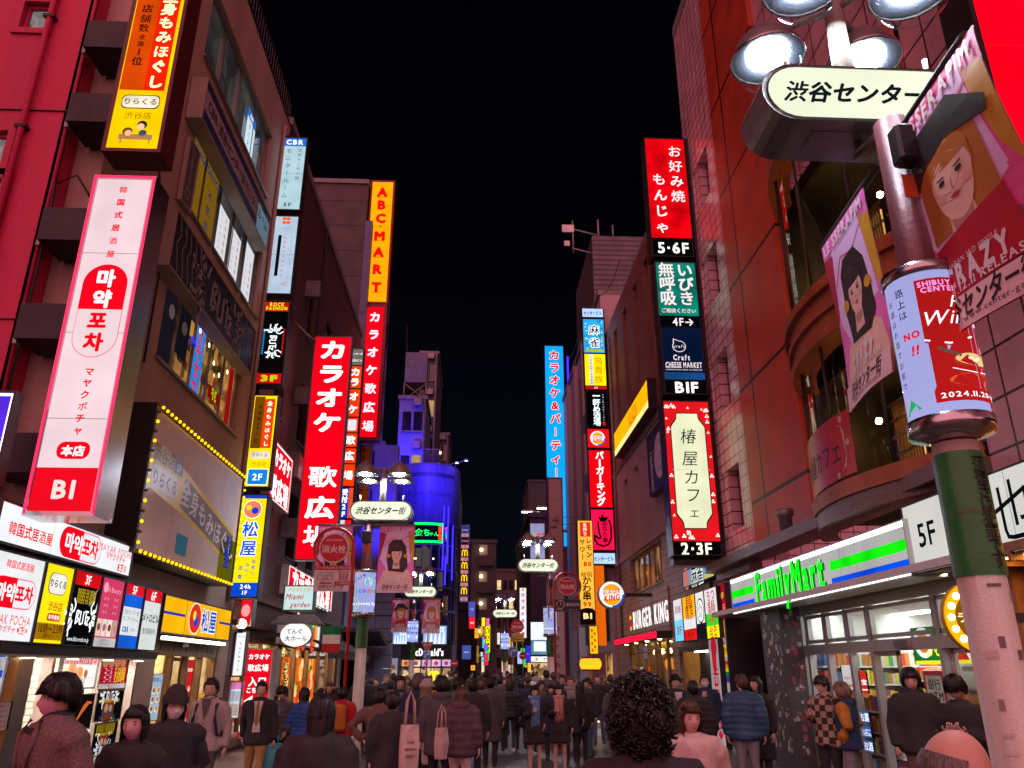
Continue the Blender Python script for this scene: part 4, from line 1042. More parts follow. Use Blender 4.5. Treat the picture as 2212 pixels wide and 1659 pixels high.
# ------------------------------------------------------------------ left: tower with the shoe shop sign, blue lit neighbours
SIDING = tiles("grey_wall_panel",(.075,.058,.055),(.066,.052,.05),(.035,.028,.028),40,1.45,.04,.6,0,.6,.3)
b = thing("panel_tower","tall grey panelled tower above the brick building, left side","building")
mb = MB(); mb.box(-16,35.3,.03,XL - .35,37.5,25.7,SIDING); mb.box(-16,35.2,25.7,XL - .3,37.6,25.95,CONC); mb.build("wall",b)
mb = MB(); mb.box(XL - .34,35.25,.03,XL,44.6,23.5,pm("blue_lit_side_render",(.10,.10,.20),.6,0,.2)); mb.build("side_wall",b)  # bluish tone stands in for blue light on the side wall
for z in range(8): mb = MB(); mb.box(XL + .001,36.5,4 + z*2.3,XL + .05,44,5.4 + z*2.3,DG); mb.build("window",b)
def abc(p):
    p.rect(0,0,1,1,BGm('#ff9e05',1.05,.12),1)
    t = "ABC·MART"; vs_ = [.09,.20,.315,.385,.465,.60,.74,.885]
    for ch,v in zip(t,vs_):
        if ch == '·': p.rect(.46,v - .006,.56,v + .006,G('#f00a0a',1.0),2)
        else: p.text(ch,.5,v,.66,G('#f00a0a',1.0),2,.065); p.rect(.28,v + .038,.72,v + .042,G('#f00a0a',1.0),2) if ch in 'AMT' else None
front_sign("projecting_sign","tall orange sign with stacked red capital letters, highest on the left",35.7,787,834,652,842,394,abc,depth=.5,casing=CASE_RED,bez=.1)
def kar2(p):
    p.rect(0,0,1,1,BGm('#f00018',1.0,.08),1)
    for i,ch in enumerate("カラオケ歌広場"): p.text(ch,.5,.08 + i*.14,.68,G('#ffdcea',1.2),2,.045)
front_sign("projecting_sign","slim red karaoke sign directly under the orange capital letter sign",35.7,774,812,944,826,664,kar2,depth=.5,casing=CASE_RED,bez=.16)
def abcban(p):
    p.rect(0,0,1,1,pm("orange_cloth",(.55,.22,.02),.7,0,.1),1); p.vtext("ABCMART",.4,.02,.98,.5,pm("red_cloth",(.5,.02,.02),.7),2,.06)
front_sign("banner","orange hanging banner with red capitals half behind the street lamp",37.6,771,795,1083,798,962,abcban,depth=.03,casing=pm("orange_cloth",(.55,.22,.02),.7,0,.1),bez=.0)
BLUEW = pm("blue_lit_render",(.17,.17,.27),.6,0,.35,.7,.3)  # blue light on these walls is put into the paint colour
b = thing("tiled_corner_building","pale blue lit building with a rusticated corner pillar before the burger restaurant","building")
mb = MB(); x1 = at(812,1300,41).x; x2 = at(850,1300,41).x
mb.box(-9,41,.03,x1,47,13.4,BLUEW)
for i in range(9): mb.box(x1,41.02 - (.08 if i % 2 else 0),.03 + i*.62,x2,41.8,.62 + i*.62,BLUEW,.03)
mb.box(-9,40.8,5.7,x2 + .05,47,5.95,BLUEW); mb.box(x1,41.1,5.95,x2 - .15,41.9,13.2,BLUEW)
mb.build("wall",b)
for z in (7,9.2,11.3): mb = MB(); mb.box(-6.3,40.96,z,-5.4,40.99,z + 1.5,DG); mb.build("window",b)
w_ = thing("awning_canopy","long slate blue projecting roof with downlights left of the red pole","canopy")
mb = MB(); a0,a1 = at(713,1365,33),at(850,1408,40.5)
mb.grid([[(XL,34.5,3.3),(XL + 1.6,34.5,3.3),(-4.2,40.7,2.9),(XL,40.7,2.9)],[(XL,34.5,3.5),(XL + 1.7,34.5,3.36),(-4.1,40.7,2.98),(XL,40.7,3.1)]],pm("slate_roof",(.08,.08,.11),.5),sm=False); mb.build("roof",w_)
mb = MB()
for i in range(5): mb.lathe([(.05,0),(.05,-.02)],(XL + .8,35 + i*1.1,3.28 - .06*i),glow('#ffe2b8',18,True),10)
mb.build("downlight",w_)
mb = MB(); mb.box(XL - .1,34.6,.03,XL,41,3.2,pm("clothes_shop_wall",(.28,.27,.30),.5)); o = mb.build("shop_wall"); tag(o,"grey shop wall under the slate projecting roof","wall")
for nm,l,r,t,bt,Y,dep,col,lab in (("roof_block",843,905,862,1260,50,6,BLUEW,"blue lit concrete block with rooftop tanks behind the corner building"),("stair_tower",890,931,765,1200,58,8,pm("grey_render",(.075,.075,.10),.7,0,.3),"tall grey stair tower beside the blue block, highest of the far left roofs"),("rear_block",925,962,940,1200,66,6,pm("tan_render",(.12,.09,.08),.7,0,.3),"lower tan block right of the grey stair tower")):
    p0,p1,q = at(l,bt,Y),at(r,bt,Y),at((l + r) / 2,t,Y)
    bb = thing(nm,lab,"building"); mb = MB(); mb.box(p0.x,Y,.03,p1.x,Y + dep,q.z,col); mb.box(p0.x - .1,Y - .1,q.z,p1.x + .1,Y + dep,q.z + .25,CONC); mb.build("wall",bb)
    for i in range(5):
        z = q.z - 2.2 - i*3
        if z > 9:
            for j,xx in enumerate((p0.x + .25,(p0.x + p1.x) / 2 + .1)): mb = MB(); mb.box(xx,Y - .05,z,xx + (p1.x - p0.x)*.32,Y - .002,z + 1.3,BGm('#d8b070',.5) if (i*2 + j) % 7 == 3 else DG); mb.box(xx - .06,Y - .12,z - .1,xx + (p1.x - p0.x)*.32 + .06,Y - .05,z - .02,CASE_GREY); mb.build("window",bb)
            mb = MB(); mb.box(p1.x - .8,Y - .4,z + 1.7,p1.x - .25,Y - .01,z + 2.2,CASE_GREY,.03); mb.build("air_unit",bb)
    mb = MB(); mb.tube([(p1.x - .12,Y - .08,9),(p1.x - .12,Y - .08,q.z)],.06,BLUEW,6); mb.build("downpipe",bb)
    if nm == "roof_block":
        mb = MB(); X0 = p0.x + .2
        mb.box(X0,Y + .5,q.z + 1.4,X0 + 1.5,Y + 2,q.z + 3.6,pm('tank_grey',(.13,.13,.17),.5))
        for x in (X0,X0 + 1.5): mb.tube([(x,Y + .5,q.z),(x,Y + .5,q.z + 1.4)],.05,CASE_GREY,6)
        mb.tube([(X0,Y + .5,q.z + .1),(X0 + 1.5,Y + .5,q.z + 1.3)],.04,CASE_GREY,6); mb.tube([(X0 + 1.5,Y + .5,q.z + .1),(X0,Y + .5,q.z + 1.3)],.04,CASE_GREY,6); mb.build("water_tank",bb)
        mb = MB()
        for k in range(4):
            z = 10 + k*1.5
            for i in range(8): mb.tube([(p1.x + .1 + .12*i,Y - .1,z),(p1.x + .1 + .12*i,Y - .1,z + .9)],.015,CASE_GREY,4)
            mb.box(p1.x + .05,Y - .12,z + .88,p1.x + 1.1,Y - .08,z + .92,CASE_GREY); mb.box(p1.x + .05,Y - .12,z - .05,p1.x + 1.1,Y + .6,z,CASE_GREY)
        mb.build("fire_stair",bb)
    if nm == "rear_block":
        for i in range(3): mb = MB(); mb.ball((p0.x + .3 + i*.2,Y - .1,q.z - 2.2 + .3*i),.12,glow('#ffc070',8,True),8,6); mb.build("wall_lamp",bb)
mb = MB(); mb.tube([at(879,880,55),at(879,700,55)],.03,DARKM,5); o = mb.build("aerial"); tag(o,"thin aerial mast on the far left roofs","aerial")

# ------------------------------------------------------------------ burger restaurant on the fork
b = thing("round_corner_building","rounded blue lit glass corner building with a burger restaurant at its foot","building")
YM = 46.0; cx = at(912,1200,YM).x; RR = 1.95; cyy = YM + RR
NAVY = pm("navy_panel",(.10,.10,.16),.4,.2,.15); BLUEP = pm("blue_lit_fascia",(.10,.10,.34),.5,0,.6,1.2,.2,streak=True)  # fascia carries the blue floodlight in its base colour
mb = MB(); mb.lathe([(RR,9.9),(RR + .12,10.0),(RR + .12,13.3),(RR + .02,13.5),(0.1,13.5)],(cx,cyy,0),BLUEP,40,math.pi,2*math.pi)
mb.box(cx + RR,cyy,10,cx + RR + .1,58,13.3,BLUEP); mb.box(cx - RR - .1,cyy,10,cx - RR,58,13.3,BLUEP); mb.build("fascia",b)
mb = MB(); mb.lathe([(RR - .06,3.2),(RR - .06,10)],(cx,cyy,0),dark_glass("navy_curtain_glass",(.025,.022,.07)),40,math.pi,2*math.pi)
mb.box(cx + RR - .1,cyy,.03,cx + RR - .06,58,10,NAVY); mb.box(cx - RR + .06,cyy,.03,cx - RR + .1,58,10,NAVY); mb.build("glass_wall",b)
mb = MB()
for i in range(13):
    a = math.pi + math.pi*i / 12; x,y = cx + (RR - .02)*math.cos(a),cyy + (RR - .02)*math.sin(a)
    mb.tube([(x,y,3.2),(x,y,9.95)],.035,NAVY,5)
for z in (4.9,6.2,7.2,8.6,9.9): mb.lathe([(RR - .05,z),(RR + .02,z),(RR + .02,z + .1),(RR - .05,z + .1)],(cx,cyy,0),NAVY,40,math.pi,2*math.pi,caps=(False,False))
mb.build("mullion",b)
# lit room bays and stickers behind the curved glass
def cyl(r,a_mid,wd):
    return lambda x,z,o: (cx + (r + o)*math.cos(a_mid + (x - wd / 2) / r),cyy + (r + o)*math.sin(a_mid + (x - wd / 2) / r),z)
p = Panel(5.4,6.6,cyl(RR - .05,1.5*math.pi,5.4))
r_ = random.Random(12)
for i in range(12):
    for k in range(5):
        c = r_.choice(['#0a0a22','#0d0c30','#1a1840','#060612','#15142e','#2a2444'])
        if (i,k) in ((5,1),(6,1),(5,2),(8,2)): c = '#565045'
        if (i,k) in ((7,3),(9,3)): c = '#6a4a30'
        p.rect(i / 12 + .008,k / 5 + .02,(i + 1) / 12 - .008,(k + 1) / 5 - .02,G(c,.55),1)
for u in (.41,.43,.62): p.ell(u,.31,.008,glow('#fff0d0',6),2)
p.mb.build("lit_pane",b).location = (0,0,3.3)
p = Panel(2.2,1.15,cyl(RR + .08,math.pi*1.5 + .28,2.2))
GN = glow('#10f060',2.2,True)
for a_,c_ in (((.0,.0),(.8,.11)),((.0,.89),(.8,1.0)),((.0,.11),(.025,.89)),((.775,.11),(.8,.89))): p.rect(*a_,*c_,GN,1)
p.rect(.03,.12,.77,.88,G('#04101e',.5),1); p.text("金",.13,.5,.22,GN,2,.01); p.text("ち",.34,.5,.2,GN,2,.02); p.text("ゃん",.53,.55,.13,GN,2,.01)
p.rect(.655,.15,.76,.46,glow('#f0401a',1.6),2); p.rect(.655,.52,.76,.84,glow('#f0401a',1.6),2); p.text("個室",.71,.3,.05,G('#401008',.8),3,.01); p.text("酒場",.71,.68,.05,G('#401008',.8),3,.01)
for i,c_ in enumerate(('#e020c0','#7030f0','#2080f0','#20c0c0','#f0e020','#f08020')): p.poly([(.84 + .012*i,.2 + .12*i),(.96 - .01*i,.1 + .12*i),(.95 - .012*i,.22 + .12*i),(.85 + .01*i,.32 + .12*i)],glow(c_,1.2),1)
o = p.mb.build("neon_sign"); o.location = (0,0,8.75); tag(o,"green neon sign on the curved glass corner","sign")
p = Panel(3.6,2.4,cyl(RR + .13,math.pi*1.5 + .12,3.6)); NV = pm("dark_blue_letter",(.035,.035,.12),.5)
p.rect(0,.0,1,.1,NV,1); p.text("Saint Marejie",.52,.52,.12,NV,1,.012,shear=.2,fit=.78)
o = p.mb.build("lettering",b); o.location = (0,0,10.5)
BLUE_TUBE = glow('#2418ff',5.0,True)
for k,(px,t,bt) in enumerate(((955,1090,1230),(965,1090,1215),(975,1130,1250),(960,1200,1262),(874,1240,1262))):
    d = MB(); q0 = at(px,bt,YM - .1); q1 = at(px,t,YM - .1); dx = q0.x - cx; yy = cyy - math.sqrt(max(.01,(RR + .12) ** 2 - dx*dx))
    d.tube([(q0.x,yy,q0.z),(q0.x,yy,q1.z)],.035,BLUE_TUBE,6); tag(d.build("neon_tube"),"upright blue neon tube on the curved glass corner","neon tube","blue neon tubes on the curved corner")
# flood lamps on arms
for k,(px,py) in enumerate(((985,998),(1005,993))):
    t_ = thing("flood_lamp",("small floodlight on a short arm above the curved blue fascia","small floodlight on the longer arm at the right of the curved blue fascia")[k],"lamp",at(px,py,YM + .6))
    d = MB(); d.tube([(0,0,0),(-.35,.1,-.15),(-.6,.2,-.15),(-.65,.25,-1.4)],.03,CASE_GREY,6); d.build("arm",t_)
    d = MB(); d.box(-.04,-.09,-.07,.16,.09,.02,CASE_WHITE,.02); d.box(-.03,-.08,-.078,.15,.08,-.071,glow('#8080ff',12,True)); d.build("lamp_head",t_)
# added blue spots with no fixtures; they wash roofs, fascia and corner wall
for k,(loc,tgt,e) in enumerate((((-5.0,47.4,14.3),(-4.6,56,19),420),((-2.2,42.5,13.0),(-3,48,10.5),420),((-4.4,38.6,7.6),(-5.4,42,11.5),520))):
    ld = bpy.data.lights.new("blue_wash_fill",'SPOT'); ld.energy = e*3.2; ld.color = (.035,.025,1.0); ld.spot_size = R(120); ld.spot_blend = .8; ld.shadow_soft_size = .3
    lo = bpy.data.objects.new("blue_wash_fill",ld); C.objects.link(lo); lo.location = loc; lo.rotation_euler = (Vector(tgt) - Vector(loc)).to_track_quat('-Z','Y').to_euler()
# restaurant
fz0,fz1 = at(920,1424,YM - .4).z,at(920,1393,YM - .4).z; fx0,fx1 = at(866,1410,YM - .4).x,at(975,1410,YM - .4).x
bf = thing("hamburger_restaurant","burger restaurant front with white letters on dark slats at the fork of the street","shop front")
SLAT = pm("dark_slat",(.05,.045,.05),.5,.2)
mb = MB(); mb.box(fx0,YM - .4,fz0,fx1,YM + .2,fz1,BLK)
for i in range(9): mb.box(fx0,YM - .45,fz0 + i*(fz1 - fz0) / 9 + .02,fx1,YM - .4,fz0 + (i + .6)*(fz1 - fz0) / 9,SLAT)
mb.box(fx1,YM - .4,fz0,fx1 + .04,58,fz1,SLAT); mb.build("fascia",bf)
p = Panel(fx1 - fx0,fz1 - fz0); p.text("McDonald's",.52,.52,.18,G('#fbf6f0',1.5),2,.045,fit=.66); p.build("lettering",bf,(fx0,YM - .47,fz0))
mb = MB(); mb.box(fx0,YM + .9,.03,fx1,YM + .95,fz0,lit_glass("burger_interior",(.03,.012,.02),(.95,.62,.30),.9,3)); mb.build("room",bf)
mb = MB()
for i in range(6): mb.box(fx0 + i*(fx1 - fx0) / 5 - .03,YM - .2,.03,fx0 + i*(fx1 - fx0) / 5 + .03,YM - .1,fz0,NAVY)
mb.box(fx0,YM - .2,fz0 - .45,fx1,YM - .1,fz0 - .38,NAVY); mb.build("frame",bf)
p = Panel(fx1 - fx0,.34); 
for i,c_ in enumerate(('#d8a060','#e8d0c0','#c890c8','#d8a0d0','#d0a8e0')): p.rect(.02 + i*.2,.05,.19 + i*.2,.95,BGm(c_,1.0),1); p.ell(.1 + i*.2,.5,.04,G('#b04050',.8),2)
p.build("menu_board",bf,(fx0,YM - .12,fz0 - .37))
p = Panel(.62,.6)
YA = glow('#f8c810',1.8,True)
def arches(p,m,L=1,wd=.16):
    for c in (.29,.71):
        q = [(c - .21,1.0)] + [(c + .21*math.cos(R(180 - 15*i)),.45 - .45*math.sin(R(180 - 15*i))) for i in range(13)] + [(c + .21,1.0)]
        p.line(q,wd,m,L)
arches(p,YA); g_ = at(937,1462,YM - .3); o = p.build("golden_arch",None,(g_.x - .31,YM - .3,g_.z - .35)); tag(o,"glowing yellow twin arch in the restaurant window","sign")
def mcol(p):
    p.rect(0,0,1,1,BGm('#6a5aa8',.45),1); p.rect(.08,.01,.92,.10,G('#3a3a90',.6),2); p.text("Live",.5,.06,.35,G('#c8c8f0',.8),3,.02); p.rect(.05,.16,.95,.26,G('#3a0a20',.6),2); p.text("門倶楽",.5,.21,.26,G('#d0a0c0',.8),3,.01)
    for i,t in enumerate(("5F","4F","3F","2F","1F","B1")):
        v = (.13,.285,.45,.615,.78,.965)[i]; p.rect(.06,v - .022,.94,v + .022,BGm('#e09080',.7),2); p.text(t,.5,v,.28,G('#4a30c0',.8),3,.02)
    for i in range(4):
        v = .31 + i*.165; p.rect(.03,v,.97,v + .115,G('#0a0808',.4),2)
        for c in (.33,.67):
            q = [(c - .15,v + .10)] + [(c + .15*math.cos(R(180 - 30*j)),v + .055 - .038*math.sin(R(180 - 30*j))) for j in range(7)] + [(c + .15,v + .10)]
            p.line(q,.11,glow('#f8b810',1.4),3)
front_sign("projecting_sign","narrow violet column sign with four yellow twin arches at the fork",50,993,1010.5,1300,1012,1135,mcol,depth=.3,casing=NAVY,bez=.05)
def shopposter(p):
    p.rect(0,0,1,1,BGm('#8fb4e8',.9,.1),1)
    for i in range(5): p.poly([(.08 + i*.18,1),(.14 + i*.18,.35),(.20 + i*.18,.35),(.22 + i*.18,1)],G('#dfe8f8',1.0),2)
    p.rect(.45,.05,.9,.35,G('#c8e4f8',1.0),2); p.text("SALE",.67,.2,.1,G('#205a90',.8),3,.02)
wx0,wx1 = at(845,1380,YM - .2).x,at(963,1380,YM - .2).x
for k,(l,r,t,bt) in enumerate(((848,880,1362,1391),(914,964,1352,1391))):
    front_sign("window_poster",("pale blue lit window poster above the burger front, left one","pale blue lit window poster above the burger front, wider right one")[k],YM - .35,l,r,bt,(l + r) / 2,t,shopposter,depth=.05,casing=NAVY,bez=.03)
def noodleboard(p):
    p.rect(0,0,1,1,BGm('#8a8aa8',.7),1); p.rect(.05,.02,.48,.18,BGm('#c02030',.8),2); p.text("門福亭",.27,.1,.13,G('#fff0e8',1.0),3,.02)
    r_ = random.Random(4)
    for i in range(8): p.rect(.06 + .47*(i % 2),.22 + .19*(i // 2),.47 + .47*(i % 2),.39 + .19*(i // 2),G(r_.choice(['#9a8a80','#b0a8a0','#70584a','#a8a0b8']),.7),2); p.ell(.27 + .46*(i % 2),.30 + .19*(i // 2),.13,G(r_.choice(['#c8a070','#e0d0b0','#804a30']),.7),3)
front_sign("menu_board","tall lit menu board of dishes left of the burger front",YM - .8,822,857,1485,842,1422,noodleboard,depth=.1,casing=NAVY)
mb = MB(); q0,q1 = at(809,1500,YM - .6),at(866,1396,YM - .6); mb.box(q0.x,YM - .6,.03,q1.x,YM + 1,q1.z,NAVY); tag(mb.build("side_entrance"),"navy blank fascia and entrance block left of the burger front","entrance")
# ------------------------------------------------------------------ right: pink tiled building with the red panel and bay
PINKT = tiles("pink_glazed_tile",(.74,.44,.48),(.68,.38,.43),(.07,.03,.035),.36,.30,.016,.25,0,.5,.6,.25)
PINKB = tiles("pink_large_tile",(.62,.34,.38),(.56,.30,.34),(.06,.03,.03),.60,.60,.02,.3,0,.5,.5,.25)
REDP = tiles("red_metal_panel",(.50,.068,.034),(.45,.058,.03),(.03,.005,.004),3.2,2.6,.045,.42,0,.6,.4,.25)
TERRA = pm("terracotta_band",(.34,.10,.045),.5,0,.4,2.5,.3)
GRAN = pm("brown_granite",(.15,.085,.07),.35,0,.4,14,.3,60)
b = thing("pink_tiled_building","pink tiled building with a tall red metal panel and curved bay window","building")
f = xmap(XR); hs = []
for z in (4.9,7.9,10.9,13.9): hs.append((17.75,z,19.2,z + 1.5))
mb = MB(); wall_with_holes(mb,f,16.87,19.75,4.0,21.5,hs,PINKT,.7)
wall_with_holes(mb,f,19.3,19.75,.02,4.0,[],PINKT)
mb.box(XR,19.75,.03,14,19.8,21.5,PINKT); mb.box(XR + .0,16.86,4.0,XR + .6,16.868,21.5,PINKT)
for z in (4.9,7.9,10.9,13.9): mb.box(XR + .04,18.7,z,XR + .35,19.19,z + 1.495,PINKT)
wall_with_holes(mb,f,-3,8.9,3.95,21,[(2.5,7.0,8.0,9.0),(2.5,10.2,8.0,12.2)],PINKB,.3)
mb.box(XR - .02,-3,21,14,19.8,21.4,CONC)
wall_with_holes(mb,f,8.9,13.75,10.9,21,[],PINKB)
mb.build("wall",b)
mb = MB(); mb.box(XR - .12,13.78,4.2,XR + .3,16.85,21,REDP); mb.build("red_panel",b)
for h in hs: 
    g = MB(); g.box(XR + .6,h[0],h[1],XR + .68,h[2],h[3],BLK); g.build("recess_back",b)
for h in ((2.5,7.0,8.0,9.0),(2.5,10.2,8.0,12.2)): window_part(f,h,b,DARKM,DG,4,1,.2)
# bay: a cylinder segment standing out of the wall between the panel and the near wall
by0,by1,pr = 8.95,13.72,.75
hc = (by1 - by0) / 2; RB = (hc*hc + pr*pr) / (2*pr); bx = XR - pr + RB; bym = (by0 + by1) / 2
ah = math.asin(hc / RB)
def bay(rad,a): return (bx - rad*math.cos(a),bym + rad*math.sin(a))
def bayband(mb,z0,z1,out,m,rings=1):
    n = 28
    rows = []
    for r_,z in ((RB - .3,z0),(RB + out,z0),(RB + out,z1),(RB - .3,z1)): rows.append([(*bay(r_,-ah + 2*ah*i / n),z) for i in range(n + 1)])
    mb.grid(rows,m,closed=False,sm=False)
mb = MB()
bayband(mb,6.62,6.78,.10,TERRA); bayband(mb,6.78,7.0,.04,TERRA); bayband(mb,7.0,7.1,.12,TERRA); bayband(mb,7.1,7.35,.06,TERRA); bayband(mb,7.35,7.5,.16,TERRA); bayband(mb,7.5,7.62,.06,TERRA)
mb.build("bay_band",b); mb = MB(); bayband(mb,10.6,10.95,.1,TERRA); mb.build("bay_band",b); mb = MB(); bayband(mb,4.15,4.38,.06,TERRA); mb.build("bay_band",b)
mb = MB(); n = 28
for z0,z1 in ((4.38,6.62),(7.62,10.6)): mb.grid([[(*bay(RB - .05,-ah + 2*ah*i / n),z0) for i in range(n + 1)],[(*bay(RB - .05,-ah + 2*ah*i / n),z1) for i in range(n + 1)]],clear_glass("bay_glass",(.78,.74,.72)),closed=False)
mb.build("bay_glass",b)
mb = MB()
for k in range(5):
    a = -ah + 2*ah*k / 4
    for z0,z1 in ((4.38,6.62),(7.62,10.6)): mb.tube([(*bay(RB - .03,a),z0),(*bay(RB - .03,a),z1)],.045 if k in (0,4) else .026,TERRA if k in (0,4) else DARKM,6)
mb.build("mullion",b)
mb = MB()   # the cafe behind the bay: lattice screens, lamps
mb.box(XR + 2.4,by0,4.2,XR + 2.5,by1,10.8,pm("dark_wood_wall",(.16,.08,.04),.5))
mb.box(XR + .1,by0 - .0,6.63,XR + 2.5,by1,7.6,BLK); mb.box(XR + .1,by0,10.6,XR + 2.5,by1,10.9,BLK); mb.box(XR,by1 - .01,4.2,XR + 2.5,by1 + .04,10.8,BLK); mb.box(XR,by0 - .05,4.2,XR + 2.5,by0,10.8,BLK)
mb.build("cafe_room",b)
AMB = lit_glass("amber_lattice_glass",(.08,.03,.006),(.9,.48,.14),2.2,2)
mb = MB()
for z0,z1 in ((4.5,6.55),(7.75,10.4)):
    for k in range(4):
        y0 = by0 + .3 + k*1.1
        mb.box(XR + 1.5,y0 + .1,z0 + .5,XR + 1.52,y0 + .8,z1 - .3,AMB)
        for i in range(9): mb.box(XR + 1.44,y0 + .1 + i*.09,z0 + .3,XR + 1.48,y0 + .12 + i*.09,z1 - .2,pm("dark_wood_lattice",(.10,.05,.028),.5))
        for i in range(6): mb.box(XR + 1.43,y0,z0 + .3 + i*(z1 - z0 - .5) / 5,XR + 1.47,y0 + .95,z0 + .34 + i*(z1 - z0 - .5) / 5,pm("dark_wood_lattice",(.10,.05,.028),.5))
mb.build("lattice",b)
mb = MB()
for y,z in ((9.6,6.0),(10.7,5.9),(11.9,6.1),(12.9,5.9),(10.2,9.5),(11.6,9.7),(12.8,9.3),(11.0,8.7)): mb.ball((XR + .9,y,z),.06,glow('#ffc86a',90,True),8,6)
mb.build("pendant_lamp",b)
def cafefilm(p):
    p.rect(0,0,1,1,pm("red_film",(.42,.03,.035),.3,0,.1),1); p.rrect(.08,.16,.92,.9,.08,pm("cream_film",(.55,.42,.38),.3,0,.1),2); p.text("椿屋カフェ",.5,.55,.17,BLK,3,.01,fit=.75)
    for u,v in ((.05,.1),(.2,.08),(.9,.1),(.95,.5),(.8,.95)): p.ell(u,v,.02,pm("cream_film",(.55,.42,.38),.3,0,.1),3)
p = Panel(2.4,.95,lambda x,z,o: (*bay(RB + .004 + o,ah*.72 - x / RB),z)); cafefilm(p); o = p.mb.build("film_and_reflection",b); o.location = (0,0,4.45)
mb = MB(); bayband(mb,3.9,4.15,.02,GRAN); mb.box(XR - .55,8.9,3.98,XR - .001,19.3,4.18,GRAN); mb.box(XR - .3,16.9,3.8,XR - .002,19.3,3.98,GRAN); mb.build("ledge",b)
mb = MB(); pv = ax(1700,1150,XR - .4); mb.lathe([(.12,0),(.12,.28),(.16,.3),(.16,.42),(.0,.42)],(pv.x,pv.y,4.18),CASE_GREY,14); mb.build("roof_vent",b)

# ------------------------------------------------------------------ convenience store
cs = thing("convenience_store","bright convenience store front with green lettering, glass doors and shelves inside","shop front")
WIN = pm("store_white",(.78,.78,.76),.5,0,.05); XG = XR + .35
mb = MB(); Y0s,Y1s = 9.2,17.2
mb.box(XR + 6,Y0s,.03,XR + 6.1,Y1s,3.0,WIN); mb.box(XG,Y1s,.03,XR + 6,Y1s + .1,3.0,WIN); mb.box(XG + .1,Y0s - .1,.03,XR + 6,Y0s,3.0,WIN); mb.box(XG,Y0s,2.9,XR + 6,Y1s,3.0,WIN); mb.box(XG,Y0s,.025,XR + 6,Y1s,.035,pm("store_floor",(.55,.54,.52),.2,0,.08)); mb.build("room",cs)
mb = MB()
for i in range(4):
    for k in range(3): mb.box(XR + 1.2 + k*1.6,Y0s + .6 + i*2,2.87,XR + 1.5 + k*1.6,Y0s + 2.0 + i*2,2.898,glow('#fbfff4',13,True))
mb.build("ceiling_light",cs)
ALW = pm("pale_aluminium",(.50,.49,.49),.35,.5,.1)
mb = MB()
ys = [9.25,10.35,11.2,13.2,14.0,14.9,15.75,16.0]
for y in ys: mb.box(XG - .06,y - .045,.03,XG + .06,y + .045,2.85,ALW)
mb.box(XG - .065,Y0s,2.05,XG + .065,16.0,2.22,ALW); mb.box(XG - .063,Y0s,2.78,XG + .063,16.0,2.95,ALW); mb.box(XG - .06,13.2,.03,XG + .06,16.0,.12,ALW)
for y0,y1 in zip(ys[:-1],ys[1:]):
    if y1 - y0 < .5: continue
    for z0,z1 in ((2.25,2.31),(2.70,2.76)): mb.box(XG - .05,y0 + .06,z0,XG + .03,y1 - .06,z1,ALW)
    for y in (y0 + .05,y1 - .10): mb.box(XG - .05,y,2.25,XG + .03,y + .05,2.76,ALW)
mb.build("frame",cs)
g = MB(); g.box(XG - .01,13.2,.12,XG,16.0,2.05,CG); g.box(XG - .01,Y0s,2.22,XG,16.0,2.78,CG); g.box(XG - .01,9.25,.1,XG,10.3,2.05,CG); g.build("glass",cs)
for y0 in (10.4,12.6):
    d = MB(); d.box(XG + .08,y0,.06,XG + .09,y0 + .75,2.04,CG)
    for y in (y0,y0 + .70): d.box(XG + .06,y,.04,XG + .11,y + .05,2.05,ALW)
    d.box(XG + .06,y0,1.98,XG + .11,y0 + .75,2.05,ALW); d.box(XG + .06,y0,.04,XG + .11,y0 + .75,.14,ALW); d.build("door",cs)
mb = MB(); mb.box(XG - .14,11.9,2.08,XG - .065,12.3,2.19,STEEL); mb.build("door_sensor",cs)
mb = MB(); mb.box(XR - .55,8.9,2.95,XR + .4,19.1,3.05,pm("store_soffit",(.6,.6,.58),.5,0,.1)); mb.build("soffit",cs)
mb = MB()
for i in range(5): mb.lathe([(.11,0),(.11,-.012),(.08,-.014)],(XR - .1,10.2 + i*1.6,2.95),CASE_WHITE,16); mb.lathe([(.075,0),(.075,-.016)],(XR - .1,10.2 + i*1.6,2.95),glow('#fff8ec',45,True),16)
mb.build("downlight",cs)
def fm(p):
    p.rect(0,0,1,1,BGm('#c8c6c4',.85,.1),1)
    p.rect(0,.33,1,.54,BGm('#12e010',1.0),2); p.rect(0,.70,1,.90,BGm('#0a4ae0',.95),2)
    p.rect(0,0,1,.10,glow('#ffffff',2.6,True),2); p.rect(.0,.925,1,1.0,glow('#f4fff8',1.8,True),2)
    p.rect(.19,.12,.68,.91,BGm('#c8c6c4',.85,.1),3)
    GRN_ = glow('#10ff18',1.6,True)
    p.text("FamilyMart",.439,.475,.114,G('#0a7a10',.8),4,.034,fit=.445); 
    p.text("FamilyMart",.437,.46,.112,GRN_,14,.030,fit=.44)
    for i in range(4): p.rect(.13 + .2*i,.1,.1315 + .2*i,1,G('#807c7a',.5),2)
wall_sign("store_sign","long lit store sign with green lettering between green and blue stripes",XR - .5,(1577,1254),(1951,1126),(1972,1236),(1588,1330),fm,depth=.5,casing=ALW,bez=.02)
mb = MB(); yy = [ax(px,1500,XR - .15).y for px in (1679,1720)]
STK = pm("dark_pillar",(.07,.07,.075),.5)
mb.box(XR - .3,yy[1],.03,XR + .1,yy[0] + .1,2.94,STK)
pl = mb.build("sticker_pillar"); tag(pl,"dark pillar plastered with pale stickers beside the store glass","pillar")
r_ = random.Random(21); mb = MB()
cols = [(.5,.48,.46),(.3,.05,.05),(.55,.5,.2),(.08,.08,.09),(.2,.3,.4),(.42,.40,.42),(.6,.58,.56),(.30,.1,.15)]
